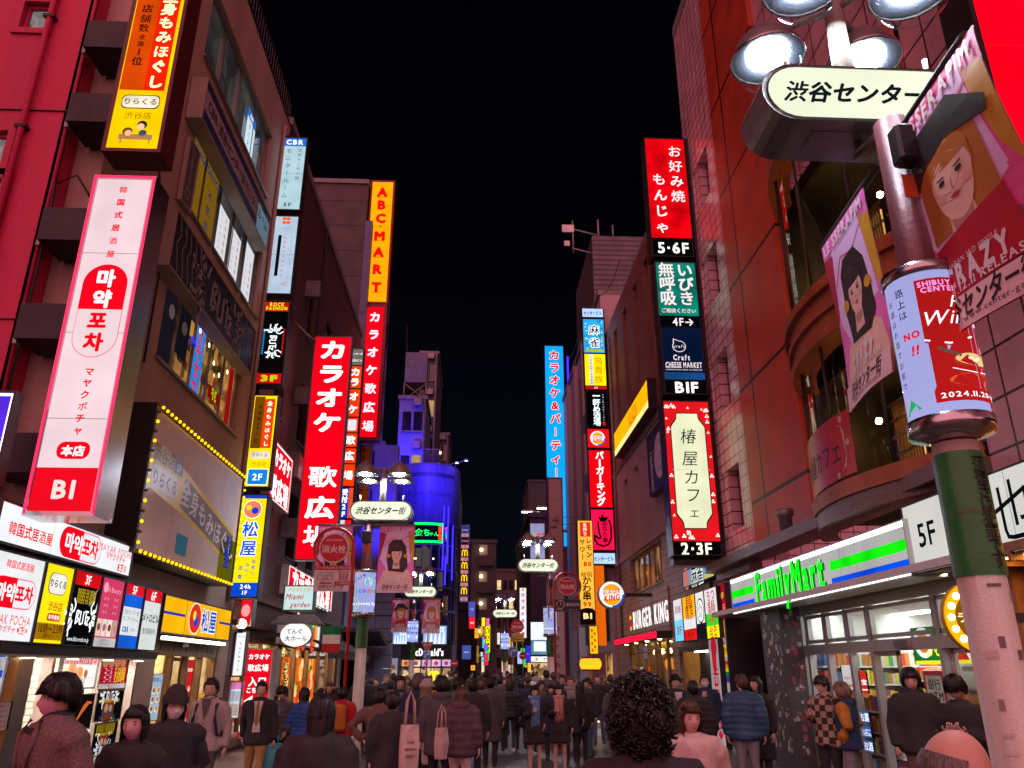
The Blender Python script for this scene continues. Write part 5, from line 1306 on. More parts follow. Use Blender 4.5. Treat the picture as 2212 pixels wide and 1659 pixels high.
for i in range(150):
    z = .3 + 2.5*r_.random(); s_ = .03 + .05*r_.random(); m = pm("sticker_%d" % (i % 8),cols[i % 8],.5,0,.1)
    if i % 2: x = XR - .3 + .04 + .3*r_.random(); mb.box(x,yy[1] - .003 - .0002*i / 3,z,x + s_,yy[1],z + s_*1.2,m)
    else: y = yy[1] + .03 + (yy[0] - yy[1])*r_.random()*.9; mb.box(XR - .303 - .0002*i / 3,y,z,XR - .3,y + s_,z + s_*1.3,m)
mb.build("stickers",pl)
# recess left of the store with dark posters
mb = MB(); mb.box(XR + .9,17.25,.03,XR + 1.0,19.3,2.95,BLK); mb.box(XR - .2,19.2,.03,XR + 1,19.3,2.95,BLK); tag(mb.build("recess_wall"),"black recess wall between the store and the vertical banners","wall")
def meat(p):
    p.rect(0,0,1,1,BGm('#120d0d',.5),1); r_ = random.Random(8)
    p.ell(.5,.6,.42,G('#2c1512',.5),2,.30)
    for i in range(16): p.ell(.5 + .34*math.cos(i*2.4)*(i / 16),.55 + .2*math.sin(i*2.4)*(i / 16),.10,G(r_.choice(['#5a2218','#7a3a2a','#43140f','#8a5a48']),.5),3,.06)
    for i in range(16): p.line([(.35 + .02*i,.4),(.3 + .025*i,.2 + .1*r_.random())],.012,G('#8a5550',.5),4)
poster("poster","dark food poster of meat and white threads in the recess, upper one",XR + .85,(1590,1325),(1668,1310),(1668,1395),(1590,1400),meat)
def redp(p):
    p.rect(0,0,1,1,BGm('#7a0c18',.5),1)
    for i in range(9): p.ell(.5 + .3*math.cos(i*2.2),.5 + .28*math.sin(i*1.9),.13,G('#1a0508',.5),2,.12); p.ell(.5 + .3*math.cos(i*2.2),.5 + .28*math.sin(i*1.9),.08,G('#a89a9a' if i % 3 else '#c03040',.45),3,.075)
poster("poster","red poster scrawled with white rings in the recess, middle one",XR + .85,(1590,1413),(1668,1413),(1668,1482),(1590,1486),redp)
def blackp(p):
    p.rect(0,0,1,1,BGm('#0e0c0e',.5),1)
    for i,t in enumerate(("ちりとり鍋","¥1550","豆腐","¥510")): p.text(t,.55,.2 + .2*i,.2,G('#6a6064',.5),2,.01)
poster("poster","black price poster with faint white numbers in the recess, lowest one",XR + .85,(1590,1495),(1670,1493),(1672,1600),(1592,1610),blackp)
# things inside the store
def goods(mb,x0,y0,z0,x1,y1,n,seed,h=.16):
    r_ = random.Random(seed); pal = [(.7,.04,.03),(.75,.45,.03),(.05,.42,.1),(.75,.72,.65),(.06,.14,.5),(.6,.25,.06),(.8,.72,.1),(.4,.04,.25)]
    y = y0
    while y < y1:
        w = .06 + .06*r_.random(); c = r_.choice(pal)
        mb.box(x0 + .01,y,z0,x1 - .02,y + w*.92,z0 + h*(.7 + .3*r_.random()),pm("goods_%d" % pal.index(c),c,.4,0,.1)); y += w
for k,(x0,y0,y1,lab) in enumerate(((XR + 1.5,9.5,11.0,"store shelf of bottles and packets right of the doors"),(XR + 3.2,10.0,12.6,"store shelf of packets deep behind the doors"),(XR + 2.6,14.4,16.8,"store shelf behind the left glass panes"))):
    sh = thing("store_shelf",lab,"shelf",(0,0,0)); mb = MB(); mb2 = MB()
    mb.box(x0 + .45,y0,.04,x0 + .5,y1,1.75,WIN)
    for i in range(5): mb.box(x0,y0,.12 + i*.36,x0 + .45,y1,.15 + i*.36,WIN); goods(mb2,x0,y0 + .02,.15 + i*.36,x0 + .4,y1 - .05,9,k*9 + i,.24)
    mb.build("rack",sh); mb2.build("goods",sh)
sh = thing("store_shelf","low shelf of magazines and packets right behind the left store panes","shelf"); mb = MB(); mb2 = MB(); x0 = XG + .25
for i in range(4): mb.box(x0,13.3,.10 + i*.33,x0 + .4,15.9,.13 + i*.33,WIN); goods(mb2,x0,13.32,.13 + i*.33,x0 + .38,15.85,9,40 + i,.26)
mb.box(x0 + .4,13.3,.04,x0 + .44,15.9,1.35,WIN); mb.build("rack",sh); mb2.build("goods",sh)
for j,(xx,yy,ln,lab) in enumerate(((XR + 5.5,Y1s - .62,4.6,"tall store shelf of colourful packets along the left end wall"),(XR + 5.6,13.6,2.6,"store shelf of snacks facing the doors, deep in the store"),(XR + 3.0,12.2,1.6,"store shelf of drinks and snacks just beyond the cash machine"))):
    sh = thing("store_shelf",lab,"shelf",(xx,yy,0),math.pi / 2); mb = MB(); mb2 = MB(); mb.box(.42,0,.04,.46,ln,2.0,WIN)
    for i in range(6): mb.box(0,0,.12 + i*.34,.42,ln,.15 + i*.34,WIN); goods(mb2,0,.02,.15 + i*.34,.38,ln - .05,9,70 + j*9 + i,.27)
    mb.build("rack",sh); mb2.build("goods",sh)
at_ = thing("cash_machine","red cash machine with a white panel just inside the doors","cash machine",(XR + 1.3,12.9,.035))
mb = MB(); RM = pm("atm_red",(.55,.02,.05),.3,0,.08); mb.box(0,0,0,.75,.72,1.75,RM,.03); mb.build("body",at_)
p = Panel(.60,1.5); p.rect(.1,.0,.9,.30,pm("atm_white",(.75,.75,.75),.4),1); p.text("銀行",.5,.09,.3,BLK,2,.02); p.text("ATM",.5,.21,.3,BLK,2,.03); p.ell(.5,.8,.5,pm("atm_white",(.75,.75,.75),.4),1,.4); p.rect(.2,.4,.8,.55,DG,2)
p.build("front",at_,(-.005,.68,.15),-math.pi / 2)
def omu(p):
    p.rect(0,0,1,1,BGm('#d8281a',.8,.08),1); p.poly([(0,0),(.5,0),(.38,1),(0,1)],BGm('#1a7a2a',.8),2); p.text("おむすび",.42,.55,.16,G('#f4f030',1.0),3,.03,fit=.5); p.text("祭り",.75,.2,.2,G('#f4e020',1.0),3,.04); p.ell(.16,.42,.14,G('#f0f0e8',.9),3,.12); p.ell(.16,.42,.09,G('#c87a30',.9),4,.08); p.ell(.82,.65,.09,G('#f4efe0',.9),3); p.rect(0,.9,1,1,G('#f0e020',.9),3)
sign_at("hanging_banner","green and red rice ball banner hanging from the store ceiling",(XG + .5,12.9,1.85),-math.pi / 2,1.9,.55,omu,depth=.01,casing=WIN,bez=.0,cat="banner")
def off30(p):
    p.rect(0,0,1,1,BGm('#15130c',.6),1); p.text("30円引",.5,.55,.26,G('#f4e000',1.0),2,.04,fit=.92); p.rect(0,0,1,.18,G('#f4e000',.9),2)
sign_at("hanging_banner","black and yellow discount banner over the store shelf",(XG + 1.0,10.7,1.72),-math.pi / 2,.75,.3,off30,depth=.01,casing=WIN,bez=.0,cat="banner")
def flyer(c,t,tc='#ffffff'):
    def d(p): p.rect(0,0,1,1,BGm(c,.8),1); p.text(t,.5,.5,.7 / max(2,len(t)),G(tc,.9),2,.03,fit=.8); p.rect(.1,.8,.9,.86,G(tc,.7),2)
    return d
for (y,z,w,h,c,t,tc,lab) in ((14.05,1.45,.42,.40,'#e8e4e4',"Japan",'#c02020',"white tax-free notice with red emblem on the store glass"),(13.55,1.40,.26,.36,'#d02a20',"宝",'#ffffff',"small red notice next to the tax-free notice"),(13.65,.95,.4,.17,'#2a62b8',"お薬",'#ffffff',"blue medicine notice on the store glass, uppermost of the blue strips"),(13.65,.73,.4,.17,'#2a62b8',"たばこ",'#ffffff',"blue tobacco notice on the store glass, middle of the blue strips"),(13.65,.51,.4,.17,'#2a62b8',"お酒",'#ffffff',"blue liquor notice on the store glass, lowest of the blue strips"),(14.2,.85,.2,.25,'#1a3a6a',"S",'#d0d8f0',"tiny navy notice left of the blue strips"),(10.25,.95,.55,.22,'#d8d0c8',"禁煙",'#a02020',"pale no smoking strip on the glass by the man with the phone"),(15.2,.75,.2,.3,'#c8c0b8',"防犯",'#203060',"pale notice low on the left store pane")):
    sign_at("window_notice",lab,(XG - .02,y + w,z),-math.pi / 2,w,h,flyer(c,t,tc),depth=.004,casing=WIN,bez=.0,cat="notice")
bk = thing("basket_stack","stack of green shopping baskets behind the store glass","baskets",(XR + .9,10.5,.04)); 
for i in range(8):
    mb = MB(); z = .1 + i*.075; mb.grid([[(-.2,-.26,z),(.2,-.26,z),(.2,.26,z),(-.2,.26,z)],[(-.23,-.29,z + .07),(.23,-.29,z + .07),(.23,.29,z + .07),(-.23,.29,z + .07)]],pm("green_basket",(.03,.45,.08),.35),sm=False); mb.build("basket",bk)
nr = thing("newspaper_rack","wire rack of newspapers by the store door","rack",(XG - .35,11.3,.03)); mb = MB()
for i in range(5):
    for y in (0,.5): mb.tube([(0,y,.1 + i*.16),(.3,y,.14 + i*.16)],.008,STEEL,5)
    mb.tube([(0,0,.14 + i*.16),(0,.5,.14 + i*.16)],.008,STEEL,5)
for y in (0,.5): mb.tube([(0.0,y,0),(.02,y,.95)],.01,STEEL,5); mb.tube([(0.3,y,0),(.3,y,.95)],.01,STEEL,5)
mb.build("wire_frame",nr); mb = MB(); 
for i in range(4):
    for k in range(3): mb.box(.05 + .02*k,.03 + .155*k,.12 + i*.17,.25,.165 + .155*k,.26 + i*.17,pm("newsprint",(.5,.48,.45),.7,0,.3,30))
mb.build("newspaper",nr)
# white 5F sign, ramen shop, bulb sign, red sign at the right edge
def s5f(p):
    p.rect(0,0,1,1,BGm('#e4e2dc',.95,.06),1); p.text("5F",.15,.48,.13,G('#18181a',.4),2,.02); p.text("筑",.46,.5,.22,G('#16161a',.4),2,.005); p.text("也",.68,.5,.22,G('#16161a',.4),2,.005)
wall_sign("wall_sign","large white wall sign with black 5F, cut by the right edge",XR - .45,(1950,1097),(2330,955),(2348,1150),(1972,1246),s5f,depth=.3,casing=CASE,bez=.02)
rm = thing("noodle_shop","warm lit noodle shop front at the right edge under the white sign","shop front"); mb = MB()
WOOD = pm("warm_wood",(.28,.13,.05),.5,0,.3,3,.2)
mb.box(XR + .1,3,.03,XR + .2,9.1,3,WOOD); mb.box(XR - .5,3,2.95,XR + .3,8.85,3.05,WOOD)
for i in range(12): mb.box(XR - .5,3.2 + i*.5,2.86,XR + .25,3.25 + i*.5,2.95,WOOD)
mb.box(XR - .02,8.95,.03,XR + .22,9.15,2.95,WOOD); mb.build("wall",rm); mb = MB()
for i in range(4): mb.box(XR - .35,3.6 + i*1.4,2.92,XR - .1,4.4 + i*1.4,2.948,glow('#ffb860',14,True))
mb.build("strip_light",rm)
def ramen(p):
    p.rect(0,0,1,1,BGm('#c8b8a8',.5),1)
    for i in range(5): p.ell(.4,.12 + i*.19,.3,G('#6a3a20',.6),2,.22); p.ell(.4,.115 + i*.19,.22,G('#d09050',.6),3,.15); p.text("ラーメン",.6,.2 + i*.19,.13,G('#5a1c10',.6),4,.02)
sign_at("menu_sheet","tall noodle menu sheet beside the pink lamp post at the right",(XR - .03,9.1,.25),-math.pi / 2,.4,1.3,ramen,depth=.02,casing=WOOD,bez=.01,cat="menu")
c0 = at(2112,1334,6.6); bs = thing("bulb_sign","round yellow sign ringed with bright bulbs, half behind the pink lamp post","sign",c0)
mb = MB(); mb.grid([[(.29*math.cos(2*math.pi*i / 28),y,-.29*math.sin(2*math.pi*i / 28)) for i in range(28)] for y in (0,.05)],pm('yellow_casing',(.6,.35,.02),.5),sm=False); mb.box(.2,.01,-.04,1.2,.05,.04,DARKM); mb.build("casing",bs)
p = Panel(.57,.57); p.ell(.5,.5,.5,glow('#f0b010',1.0,True),1); p.ell(.5,.5,.34,G('#8a5208',.8),2); p.text("ラーメン",.5,.5,.16,G('#ffe8a0',1.0),3,.03); p.build("face",bs,(-.285,-.003,-.285))
mb = MB(); mb.ball((0,0,0),.028,glow('#fff0b0',9,True),8,6); me_ = mb.mesh("ring_bulb")
for i in range(16): a = 2*math.pi*i / 16; o = bpy.data.objects.new("bulb",me_); link(o,bs); o.location = (.24*math.cos(a),-.03,.24*math.sin(a))
YS = 5.6; q0 = at(2150,200,YS); zt = at(2100,-300,YS).z; zb = at(2195,332,YS).z; zb2 = at(2225,560,YS).z
def rokk(p):
    p.rect(0,0,1,1,BGm('#f00010',2.4,.3),1); p.vtext("お好み焼",.62,.52,1.35,.42,G('#fff4f4',1.2),2,.06); p.vtext("お好み焼",.62,.52,1.35,.42,G('#14080a',.4),3,.015)
rs = sign_at("projecting_sign","huge red sign with black brush lettering cut by the top right corner",(q0.x,YS,zb),0,1.3,zt - zb,rokk,depth=.4,casing=CASE,bez=.05)
def rok2(p):
    p.rect(0,0,1,1,BGm('#e8000c',2.0,.25),1); p.text("もんじゃ",.6,.4,.2,G('#fff4f4',1.1),2,.04)
sign_at("projecting_sign","lower red lit panel under the huge red sign at the right edge",(q0.x,YS,zb2),0,1.3,zb - zb2 - .16,rok2,depth=.4,casing=CASE,bez=.05)
# ------------------------------------------------------------------ the five-storey sign column at the corner
YT = 19.2
def okono(p):
    p.rect(0,0,1,1,BGm('#f00010',.85,.45),1); Wt = G('#f4e4e4',1.0)
    p.vtext("お好み焼",.74,.05,.66,.36,Wt,2,.03); p.vtext("もんじゃ",.29,.34,.97,.36,Wt,2,.03)
front_sign("floor_sign","large red lightbox with white kana, topmost of the column at the pink tiled corner",YT,1408,1495,515,1432,301,okono,depth=.5,casing=CASE,group="floor signs at the pink tiled corner")
def f56(p): p.rect(0,0,1,1,BGm('#0c0a0c',.4),1); p.text("5·6F",.52,.52,.42,G('#f8f6ee',1.2),2,.03,fit=.82)
front_sign("floor_sign","black plate with white 5·6F under the large red lightbox",YT,1411,1497,553,1452,517,f56,depth=.5,group="floor signs at the pink tiled corner")
def ibiki(p):
    p.rect(0,0,1,1,BGm('#067a6a',.85,.5),1); Wt = G('#f0dcdc',1.0); p.vtext("いびき",.73,.0,.80,.42,Wt,2,.03); p.vtext("無呼吸",.26,.0,.80,.42,Wt,2,.035); p.text("ご相談ください",.5,.90,.13,Wt,2,.02,fit=.88)
front_sign("floor_sign","teal lightbox of white snoring clinic lettering in the corner column",YT,1424,1510,683,1458,568,ibiki,depth=.5,group="floor signs at the pink tiled corner")
def f4(p): p.rect(0,0,1,1,BGm('#0c0a0c',.4),1); p.text("4F→",.58,.52,.30,G('#f0e4e6',1.0),2,.02,fit=.55)
front_sign("floor_sign","black plate with white 4F and an arrow in the corner column",YT,1426,1512,705,1466,685,f4,depth=.5,group="floor signs at the pink tiled corner")
def craft(p):
    p.rect(0,0,1,1,BGm('#0d1a3c',.55,.2),1); p.rect(0,.86,1,1,BGm('#1a4a84',.7),2); Wt = G('#e8d8dc',1.0)
    p.ell(.42,.37,.17,Wt,2,.155); p.poly([(.27,.31),(.28,.22),(.45,.27)],Wt,2); p.ell(.42,.37,.152,G('#0d1a3c',.55),3,.137); p.poly([(.295,.31),(.297,.24),(.43,.275)],G('#0d1a3c',.55),3); p.text("craft",.42,.37,.12,Wt,4,.01,shear=.2)
    p.text("Craft",.46,.58,.2,Wt,2,.03,sx=.75); p.text("CHEESE MARKET",.5,.72,.2,Wt,2,.03,fit=.92); p.text("HOMEMADE FRESH CHEESE and CHEESE BAR",.5,.81,.05,Wt,2,.01,fit=.9); p.rect(.04,.765,.4,.772,Wt,2)
front_sign("floor_sign","navy lightbox with a white drop outline and cheese bar lettering",YT,1436,1523,821,1475,707,craft,depth=.5,group="floor signs at the pink tiled corner")
def b1f(p): p.rect(0,0,1,1,BGm('#0c0a0c',.4),1); p.text("B1F",.52,.52,.38,G('#f8f6ee',1.2),2,.035,fit=.6)
front_sign("floor_sign","black plate with white B1F under the navy lightbox",YT,1438,1527,850,1484,823,b1f,depth=.5,group="floor signs at the pink tiled corner")
def blossom(p,u,v,s,m):
    for i in range(3): p.ell(u + s*.8*math.cos(R(90 + 120*i)),v - s*.8*math.sin(R(90 + 120*i))*p.w / p.h,s*.62,m,3,s*.62,10)
def tsubaki(p):
    p.rect(0,0,1,1,BGm('#d8141c',.95,.08),1); ks = G('#1a1408',.5); cr = BGm('#f4f4cc',1.1,.10); k = p.w / p.h
    m = G('#ffe8dc',1.0); r_ = random.Random(31)
    for i in range(30):
        e = i % 4; u = r_.uniform(.04,.96) if e > 1 else (.06 if e == 0 else .94) + r_.uniform(-.02,.02); v = r_.uniform(.02,.98) if e < 2 else (.05 if e == 2 else .95) + r_.uniform(-.025,.025)
        blossom(p,u,v,.035 if i % 3 else .022,m)
    def pl(i,L,mm):
        q = []
        for su,sv in ((1,-1),(-1,-1),(-1,1),(1,1)):
            cu,cv = .5 + su*(.39 - i),.5 + sv*(.415 - i*k); a0 = {(1,-1): 0,(-1,-1): 90,(-1,1): 180,(1,1): 270}[(su,sv)]
            q += [(cu - (0 if su > 0 else 0),cv - sv*.09*k)] if False else []
            pts = [(.0,1),(-.12,.8),(-.12,.55),(-.3,.55),(-.55,.3),(-.9,0)]
            c = [(cu,cv - sv*.10),(cu - su*.05,cv - sv*.075),(cu - su*.10,cv - sv*.055),(cu - su*.13,cv - sv*.055 + sv*.02),(cu - su*.14,cv)]
            q += c if (su,sv) in ((1,-1),(-1,1)) else c[::-1]
        p.poly(q,mm,L)
    pl(0,4,ks); pl(.02,5,cr)
    for ch,v in zip("椿屋カフェ",(.26,.42,.555,.68,.80)): p.text(ch,.5,v,.36 if ch != 'ェ' else .26,G('#141008',.4),6,.012,shear=.12)
    p.rect(.09,.5,.91,.502,G('#c8c49a',.9),6)
front_sign("floor_sign","tall red floral lightbox around a cream panel of black brush kana",YT,1454,1556,1170,1482,868,tsubaki,depth=.5,casing=CASE,group="floor signs at the pink tiled corner")
def f23(p): p.rect(0,0,1,1,BGm('#0c0a0c',.4),1); p.text("2·3F",.48,.52,.38,G('#f8f6dc',1.2),2,.03,fit=.7)
front_sign("floor_sign","black plate with cream 2·3F at the foot of the corner column",YT,1457,1558,1198,1506,1172,f23,depth=.5,group="floor signs at the pink tiled corner")
mb = MB(); q0,q1 = at(1457,1210,YT),at(1565,1204,YT); zt = at(1430,292,YT).z
mb.box(q0.x,YT + .06,q0.z - .12,q1.x + .1,YT + .5,q0.z + .02,CASE); mb.box(q1.x,YT + .1,q0.z,XR + .0,YT + .4,zt,CASE); mb.box(q0.x + .1,YT + .51,q0.z,XR + .02,YT + .6,zt,CASE)
tag(mb.build("sign_mast"),"dark mast behind the corner column of floor signs","sign mast")
# lightbox cluster, blue sign, vertical banners
XC = XR - .2
def tile(cols,txt,tc):
    def d(p):
        n = len(cols)
        for i,c in enumerate(cols): p.rect(0,i / n,1,(i + 1) / n,BGm(c,1.05,.06),1)
        for i,t in enumerate(txt):
            if t: p.text(t,.5,(i + .5) / len(txt),.62 / max(2,len(t)),G(tc,.8),2,.02,fit=.62)
        if not txt: p.ell(.5,.4,.38,G('#1a1618',.5),2); p.ell(.5,.4,.33,G('#f4f2f0',1.0),3); [p.ell(.5 + .16*math.cos(R(72*i + 90)),.4 - .16*math.sin(R(72*i + 90))*p.w / p.h,.10,G('#c8c4c4',.9),4) for i in range(5)]
    return d
for k,(xa,xb,cols,txt,tc,lab) in enumerate(((1457,1476,['#f0e8f0','#6ac0e0'],("居酒屋","3F"),'#b02060',"pink and sky blue lightbox at the far end of the cluster by the banners"),(1477,1504,['#f8a810','#f8b020','#f0f0f0','#d81018'],("鳥","貴族","","4F"),'#a02008',"orange lightbox with a red foot in the cluster by the vertical banners"),(1505,1524,['#f4f2f0','#f4f2f0','#15121a'],(),'#ffffff',"white flower crest lightbox in the cluster by the vertical banners"),(1525,1552,['#f6eef0','#f6eef0','#30c020','#f0e010'],("もつ","鍋","사계시","삼겹"),'#c02040',"white, green and yellow lightbox at the near end of the cluster"))):
    wall_sign("lightbox",lab,XC,(xa,1297 - (xa - 1457)*.33),(xb,1297 - (xb - 1457)*.33),(xb,1386 - (xb - 1457)*.09),(xa,1386 - (xa - 1457)*.09),tile(cols,txt,tc),depth=.2,casing=CASE,bez=.015,group="cluster of small lightboxes by the vertical banners")
def jan(p): p.rect(0,0,1,1,BGm('#5a9ac0',.8,.1),1); p.text("麻雀",.48,.5,.19,G('#f0eee8',.9),2,.07); p.text("麻雀",.48,.5,.19,G('#1c1c20',.5),3,.03); p.ell(.12,.5,.10,G('#c87060',.8),2); p.rect(.7,.7,1,1,G('#c8c060',.8),2)
wall_sign("wall_sign","pale blue mahjong sign with black kanji under the corner column",XC,(1478,1232),(1541,1210),(1545,1243),(1474,1270),jan,depth=.2,casing=CASE)
def ban(bg,txt,tc,top=None):
    def d(p):
        p.rect(0,0,1,1,pm("banner_" + bg.strip('#'),bg,.7,0,.08),1)
        if top: p.text(top,.5,.2,.5,pm("banner_ink_" + tc.strip('#'),tc,.7),2,.03); 
        p.vtext(txt,.5,.35 if top else .12,.95,.5,pm("banner_ink_" + tc.strip('#'),tc,.7),2,.02)
    return d
def b1red(p): p.rect(0,0,1,1,BGm('#b01028',.65),1); p.text("B1F",.5,.3,.36,G('#f0c040',.9),2,.02); p.text("B1F",.5,.62,.5,G('#ff6a5a',1.0),2,.02)
wall_sign("lightbox","red B1F lightbox over the white Korean banner",XC + .1,(1551,1264),(1566,1258),(1572,1345),(1557,1350),b1red,depth=.15,casing=CASE,bez=.01)
def korea(p): p.rect(0,0,1,1,BGm('#d8c8cc',.55),1); p.ell(.5,.06,.3,G('#d8a020',.7),2); p.text("건배!",.5,.2,.4,G('#c02020',.7),2,.04,fit=.8); p.rect(.1,.3,.95,.46,G('#e8b010',.8),2); p.text("생맥주",.5,.38,.3,G('#7a1a10',.6),3,.03,fit=.7); [p.rect(.1,.52 + i*.05,.95,.57 + i*.05,G(c,.6),2) for i,c in enumerate(('#c02030','#e08020','#d8d020','#208040','#2050a0','#6a2080'))]
wall_sign("lightbox","white Korean menu banner with a rainbow stripe left of the dark recess",XC + .1,(1557,1351),(1573,1346),(1590,1500),(1570,1506),korea,depth=.15,casing=CASE,bez=.01)
def akachi(p): p.rect(0,0,1,1,BGm('#d8c4cc',.55),1); p.ell(.5,.07,.3,G('#b02030',.7),2); p.ell(.45,.17,.22,G('#c01828',.8),2,.5); p.vtext("赤ちり亭",.52,.28,.80,.62,G('#b01020',.8),2,.02); p.poly([(.5,.84),(.75,.88),(.5,.93),(.25,.88)],G('#c01828',.8),2)
wall_sign("lightbox","white upright banner with red kana and a chilli pepper",XC - .1,(1535,1384),(1555,1378),(1567,1613),(1545,1617),akachi,depth=.12,casing=CASE,bez=.01)
en = thing("bar_entrance","dark bar stairway with lit floor list under the lightbox cluster","entrance"); mb = MB()
mb.box(XR + .6,19.85,.03,XR + .7,24.6,3,BLK); mb.box(XR,19.85,2.3,XR + .7,24.6,2.4,DARKM); mb.build("wall",en)
p = Panel(.8,1.5); p.rect(0,0,1,1,G('#08080a',.4),1)
for i in range(5): p.rect(.3,.05 + .19*i,.95,.17 + .19*i,G('#e4e4ea',.9),2); p.text("%dF" % (5 - i),.16,.11 + .19*i,.2,G('#f0f0f0',.9),2,.02)
p.build("floor_list",en,(XR + .56,21.6,.7),-math.pi / 2)
mb = MB(); mb.box(XR + .3,20.2,2.27,XR + .5,24,2.298,glow('#fff0e0',12,True)); mb.build("ceiling_light",en)

# ------------------------------------------------------------------ right: brick building with the burger shop
BRK2 = tiles("brown_red_brick",(.34,.12,.10),(.27,.09,.08),(.06,.03,.028),.22,.075,.010,.6,.5,.6,.4)
PLAS = pm("pink_plaster",(.42,.30,.28),.65,0,.18,1,.2,40,streak=True)
BOARD = tiles("brown_cladding_board",(.36,.22,.18),(.32,.19,.155),(.04,.025,.02),3.0,.22,.012,.5,.3,.5)
b = thing("brick_shop_building","brown brick building with slanting yellow sign and burger shop at its foot, right side","building")
hs = [];
for y in (21.2,23.2,25.3,27.4,29.6,31.8): hs.append((y,11.9,y + .75,16.2))
h2 = [(y,6.6,y + .8,9.2) for y in (20.8,22.6,24.6,29.0,31.2)]; h1 = [(26.0,4.55,31.5,5.9)]; h0 = [(25.4,.1,32.6,2.75)]
mb = MB(); wall_with_holes(mb,f,19.85,35.2,9.9,17.0,hs,BRK2,.35); wall_with_holes(mb,f,19.85,35.2,6.1,9.9,h2,PLAS,.3); wall_with_holes(mb,f,19.85,35.2,2.4,6.1,h1 + [(25.4,2.39,32.6,2.75)],BOARD,.3); wall_with_holes(mb,f,24.65,35.2,.02,2.4,[(25.4,.1,32.6,2.401)],BOARD,.3)
mb.box(XR + .01,19.85,17.0,14,35.2,17.2,CONC); mb.box(XR + .02,35.12,.03,14,35.2,17,BRK2); mb.box(XR + .36,19.86,.03,14,19.9,17,BRK2)
mb.box(XR - .06,19.86,6.0,XR - .001,35.15,6.2,PLAS); mb.box(XR - .05,19.86,9.85,XR - .001,35.15,10.0,CONC)
mb.build("wall",b)
for h in hs + h2: window_part(f,h,b,DARKM,DG,1,2,.28,.05)
window_part(f,h1[0],b,BRZ,lit_glass("burger_upper_room",(.02,.01,.008),(.45,.20,.07),.6,2),6,1,.2,.08,CASE_GREY)
for y in (20.6,33.6): mb = MB(); mb.tube([(XR - .06,y,3),(XR - .06,y,16.5)],.05,CASE_GREY,8); mb.build("downpipe",b)
def tori(p):
    p.rect(0,0,1,1,BGm('#ffa805',1.05,.08),1); p.rect(0,.74,1,.98,BGm('#ffe68a',1.1),2); p.text("鳥貴族",.60,.38,.085,G('#d06a10',.9),3,.012); p.text("TORIKIZOKU",.60,.63,.03,G('#7a5008',.7),3,.02)
wall_sign("wall_sign","long slanting yellow sign with a pale stripe high on the brick building",XR - .3,(1326,934),(1398,825),(1402,882),(1329,985),tori,depth=.45,casing=CASE,bez=.04)
def crest(p):
    p.rect(0,0,1,1,pm("dark_navy_board",(.03,.03,.05),.5),1); Wt = pm("white_board_ink",(.7,.66,.66),.5)
    p.ell(.66,.5,.30,Wt,2,.30*1.0); [p.ell(.66 + .12*math.cos(R(72*i + 90)),.5 - .12*p.w / p.h*math.sin(R(72*i + 90)),.085,pm("dark_navy_board",(.03,.03,.05),.5),3) for i in range(5)]; [p.ell(.66 + .12*math.cos(R(72*i + 90)),.5 - .12*p.w / p.h*math.sin(R(72*i + 90)),.075,Wt,4) for i in range(5)]
    p.vtext("一軒め酒場",.18,.25,.95,.17,Wt,2,.03)
wall_sign("wall_sign","dark board with a white five petal crest on the plaster storey",XR - .25,(1398,945),(1436,898),(1440,1035),(1405,1076),crest,depth=.25,casing=CASE)
# burger shop
def bun(p,cu,cv,s,L=2):
    k = p.w / p.h
    p.ell(cu,cv,s,G('#1a3a9a',.9),L,s); p.ell(cu - .02*s,cv - .02*s*k,s*.97,BGm('#f8f4ec',1.2,.04),L + 1,s*.97)
    og = G('#e09a18',1.0)
    p.poly([(cu + s*.78*math.cos(R(a)),cv - s*.80*k*math.sin(R(a)) - 0) for a in range(25,156,10)],og,L + 2)
    p.poly([(cu + s*.78*math.cos(R(a)),cv - s*.80*k*math.sin(R(a))) for a in range(205,336,10)],og,L + 2)
    p.text("BURGER",cu,cv - s*k*.20,s*.42,G('#d01818',1.0),L + 3,.03,fit=s*1.34,slope=-.12); p.text("KING",cu,cv + s*k*.24,s*.60,G('#d01818',1.0),L + 3,.04,fit=s*1.25,slope=-.12)
    p.poly([(cu + s*r1*math.cos(R(a)),cv - s*r1*k*math.sin(R(a))) for r1,rng in ((.97,range(270,361,10)),(.82,range(360,269,-10))) for a in rng],G('#1a4ab0',.9),L + 2)
c0 = at(1321.5,1284.5,27.5); rd = (at(1349,1284,27.5).x - c0.x)
bs = thing("round_sign","round lit burger sign with red letters between orange buns","sign",c0); mb = MB(); mb.grid([[((rd + .03)*math.cos(2*math.pi*i / 36),y,-(rd + .03)*math.sin(2*math.pi*i / 36)) for i in range(36)] for y in (0.0,.22)],CASE_GREY); mb.box(rd,.06,-.06,XR - c0.x,.16,.06,CASE); mb.build("casing",bs)
p = Panel(2*rd,2*rd); bun(p,.5,.5,.5,1); p.build("face",bs,(-rd,-.004,-rd))
bl = thing("hamburger_shop","burger shop front with white letters on brown boards over warm windows","shop front"); XB = XR - .12
q = [ax(*c,XB) for c in ((1356,1322),(1442,1284),(1444,1335),(1356,1380))]
yf,yn = (q[0].y + q[3].y) / 2,(q[1].y + q[2].y) / 2; z0 = (q[2].z + q[3].z) / 2; z1 = (q[0].z + q[1].z) / 2
p = Panel(yf - yn,z1 - z0); bun(p,.055,.55,.055*1.0,2); p.text("BURGER KING",.56,.5,.13,G('#f6f4f0',1.3),10,.025,fit=.84,gap=.12)
p.build("lettering",bl,(XB + .06,yf,z0),-math.pi / 2)
mb = MB(); mb.box(XR - .07,25.3,2.95,XR - .002,32.9,4.3,BOARD); mb.build("fascia",bl)
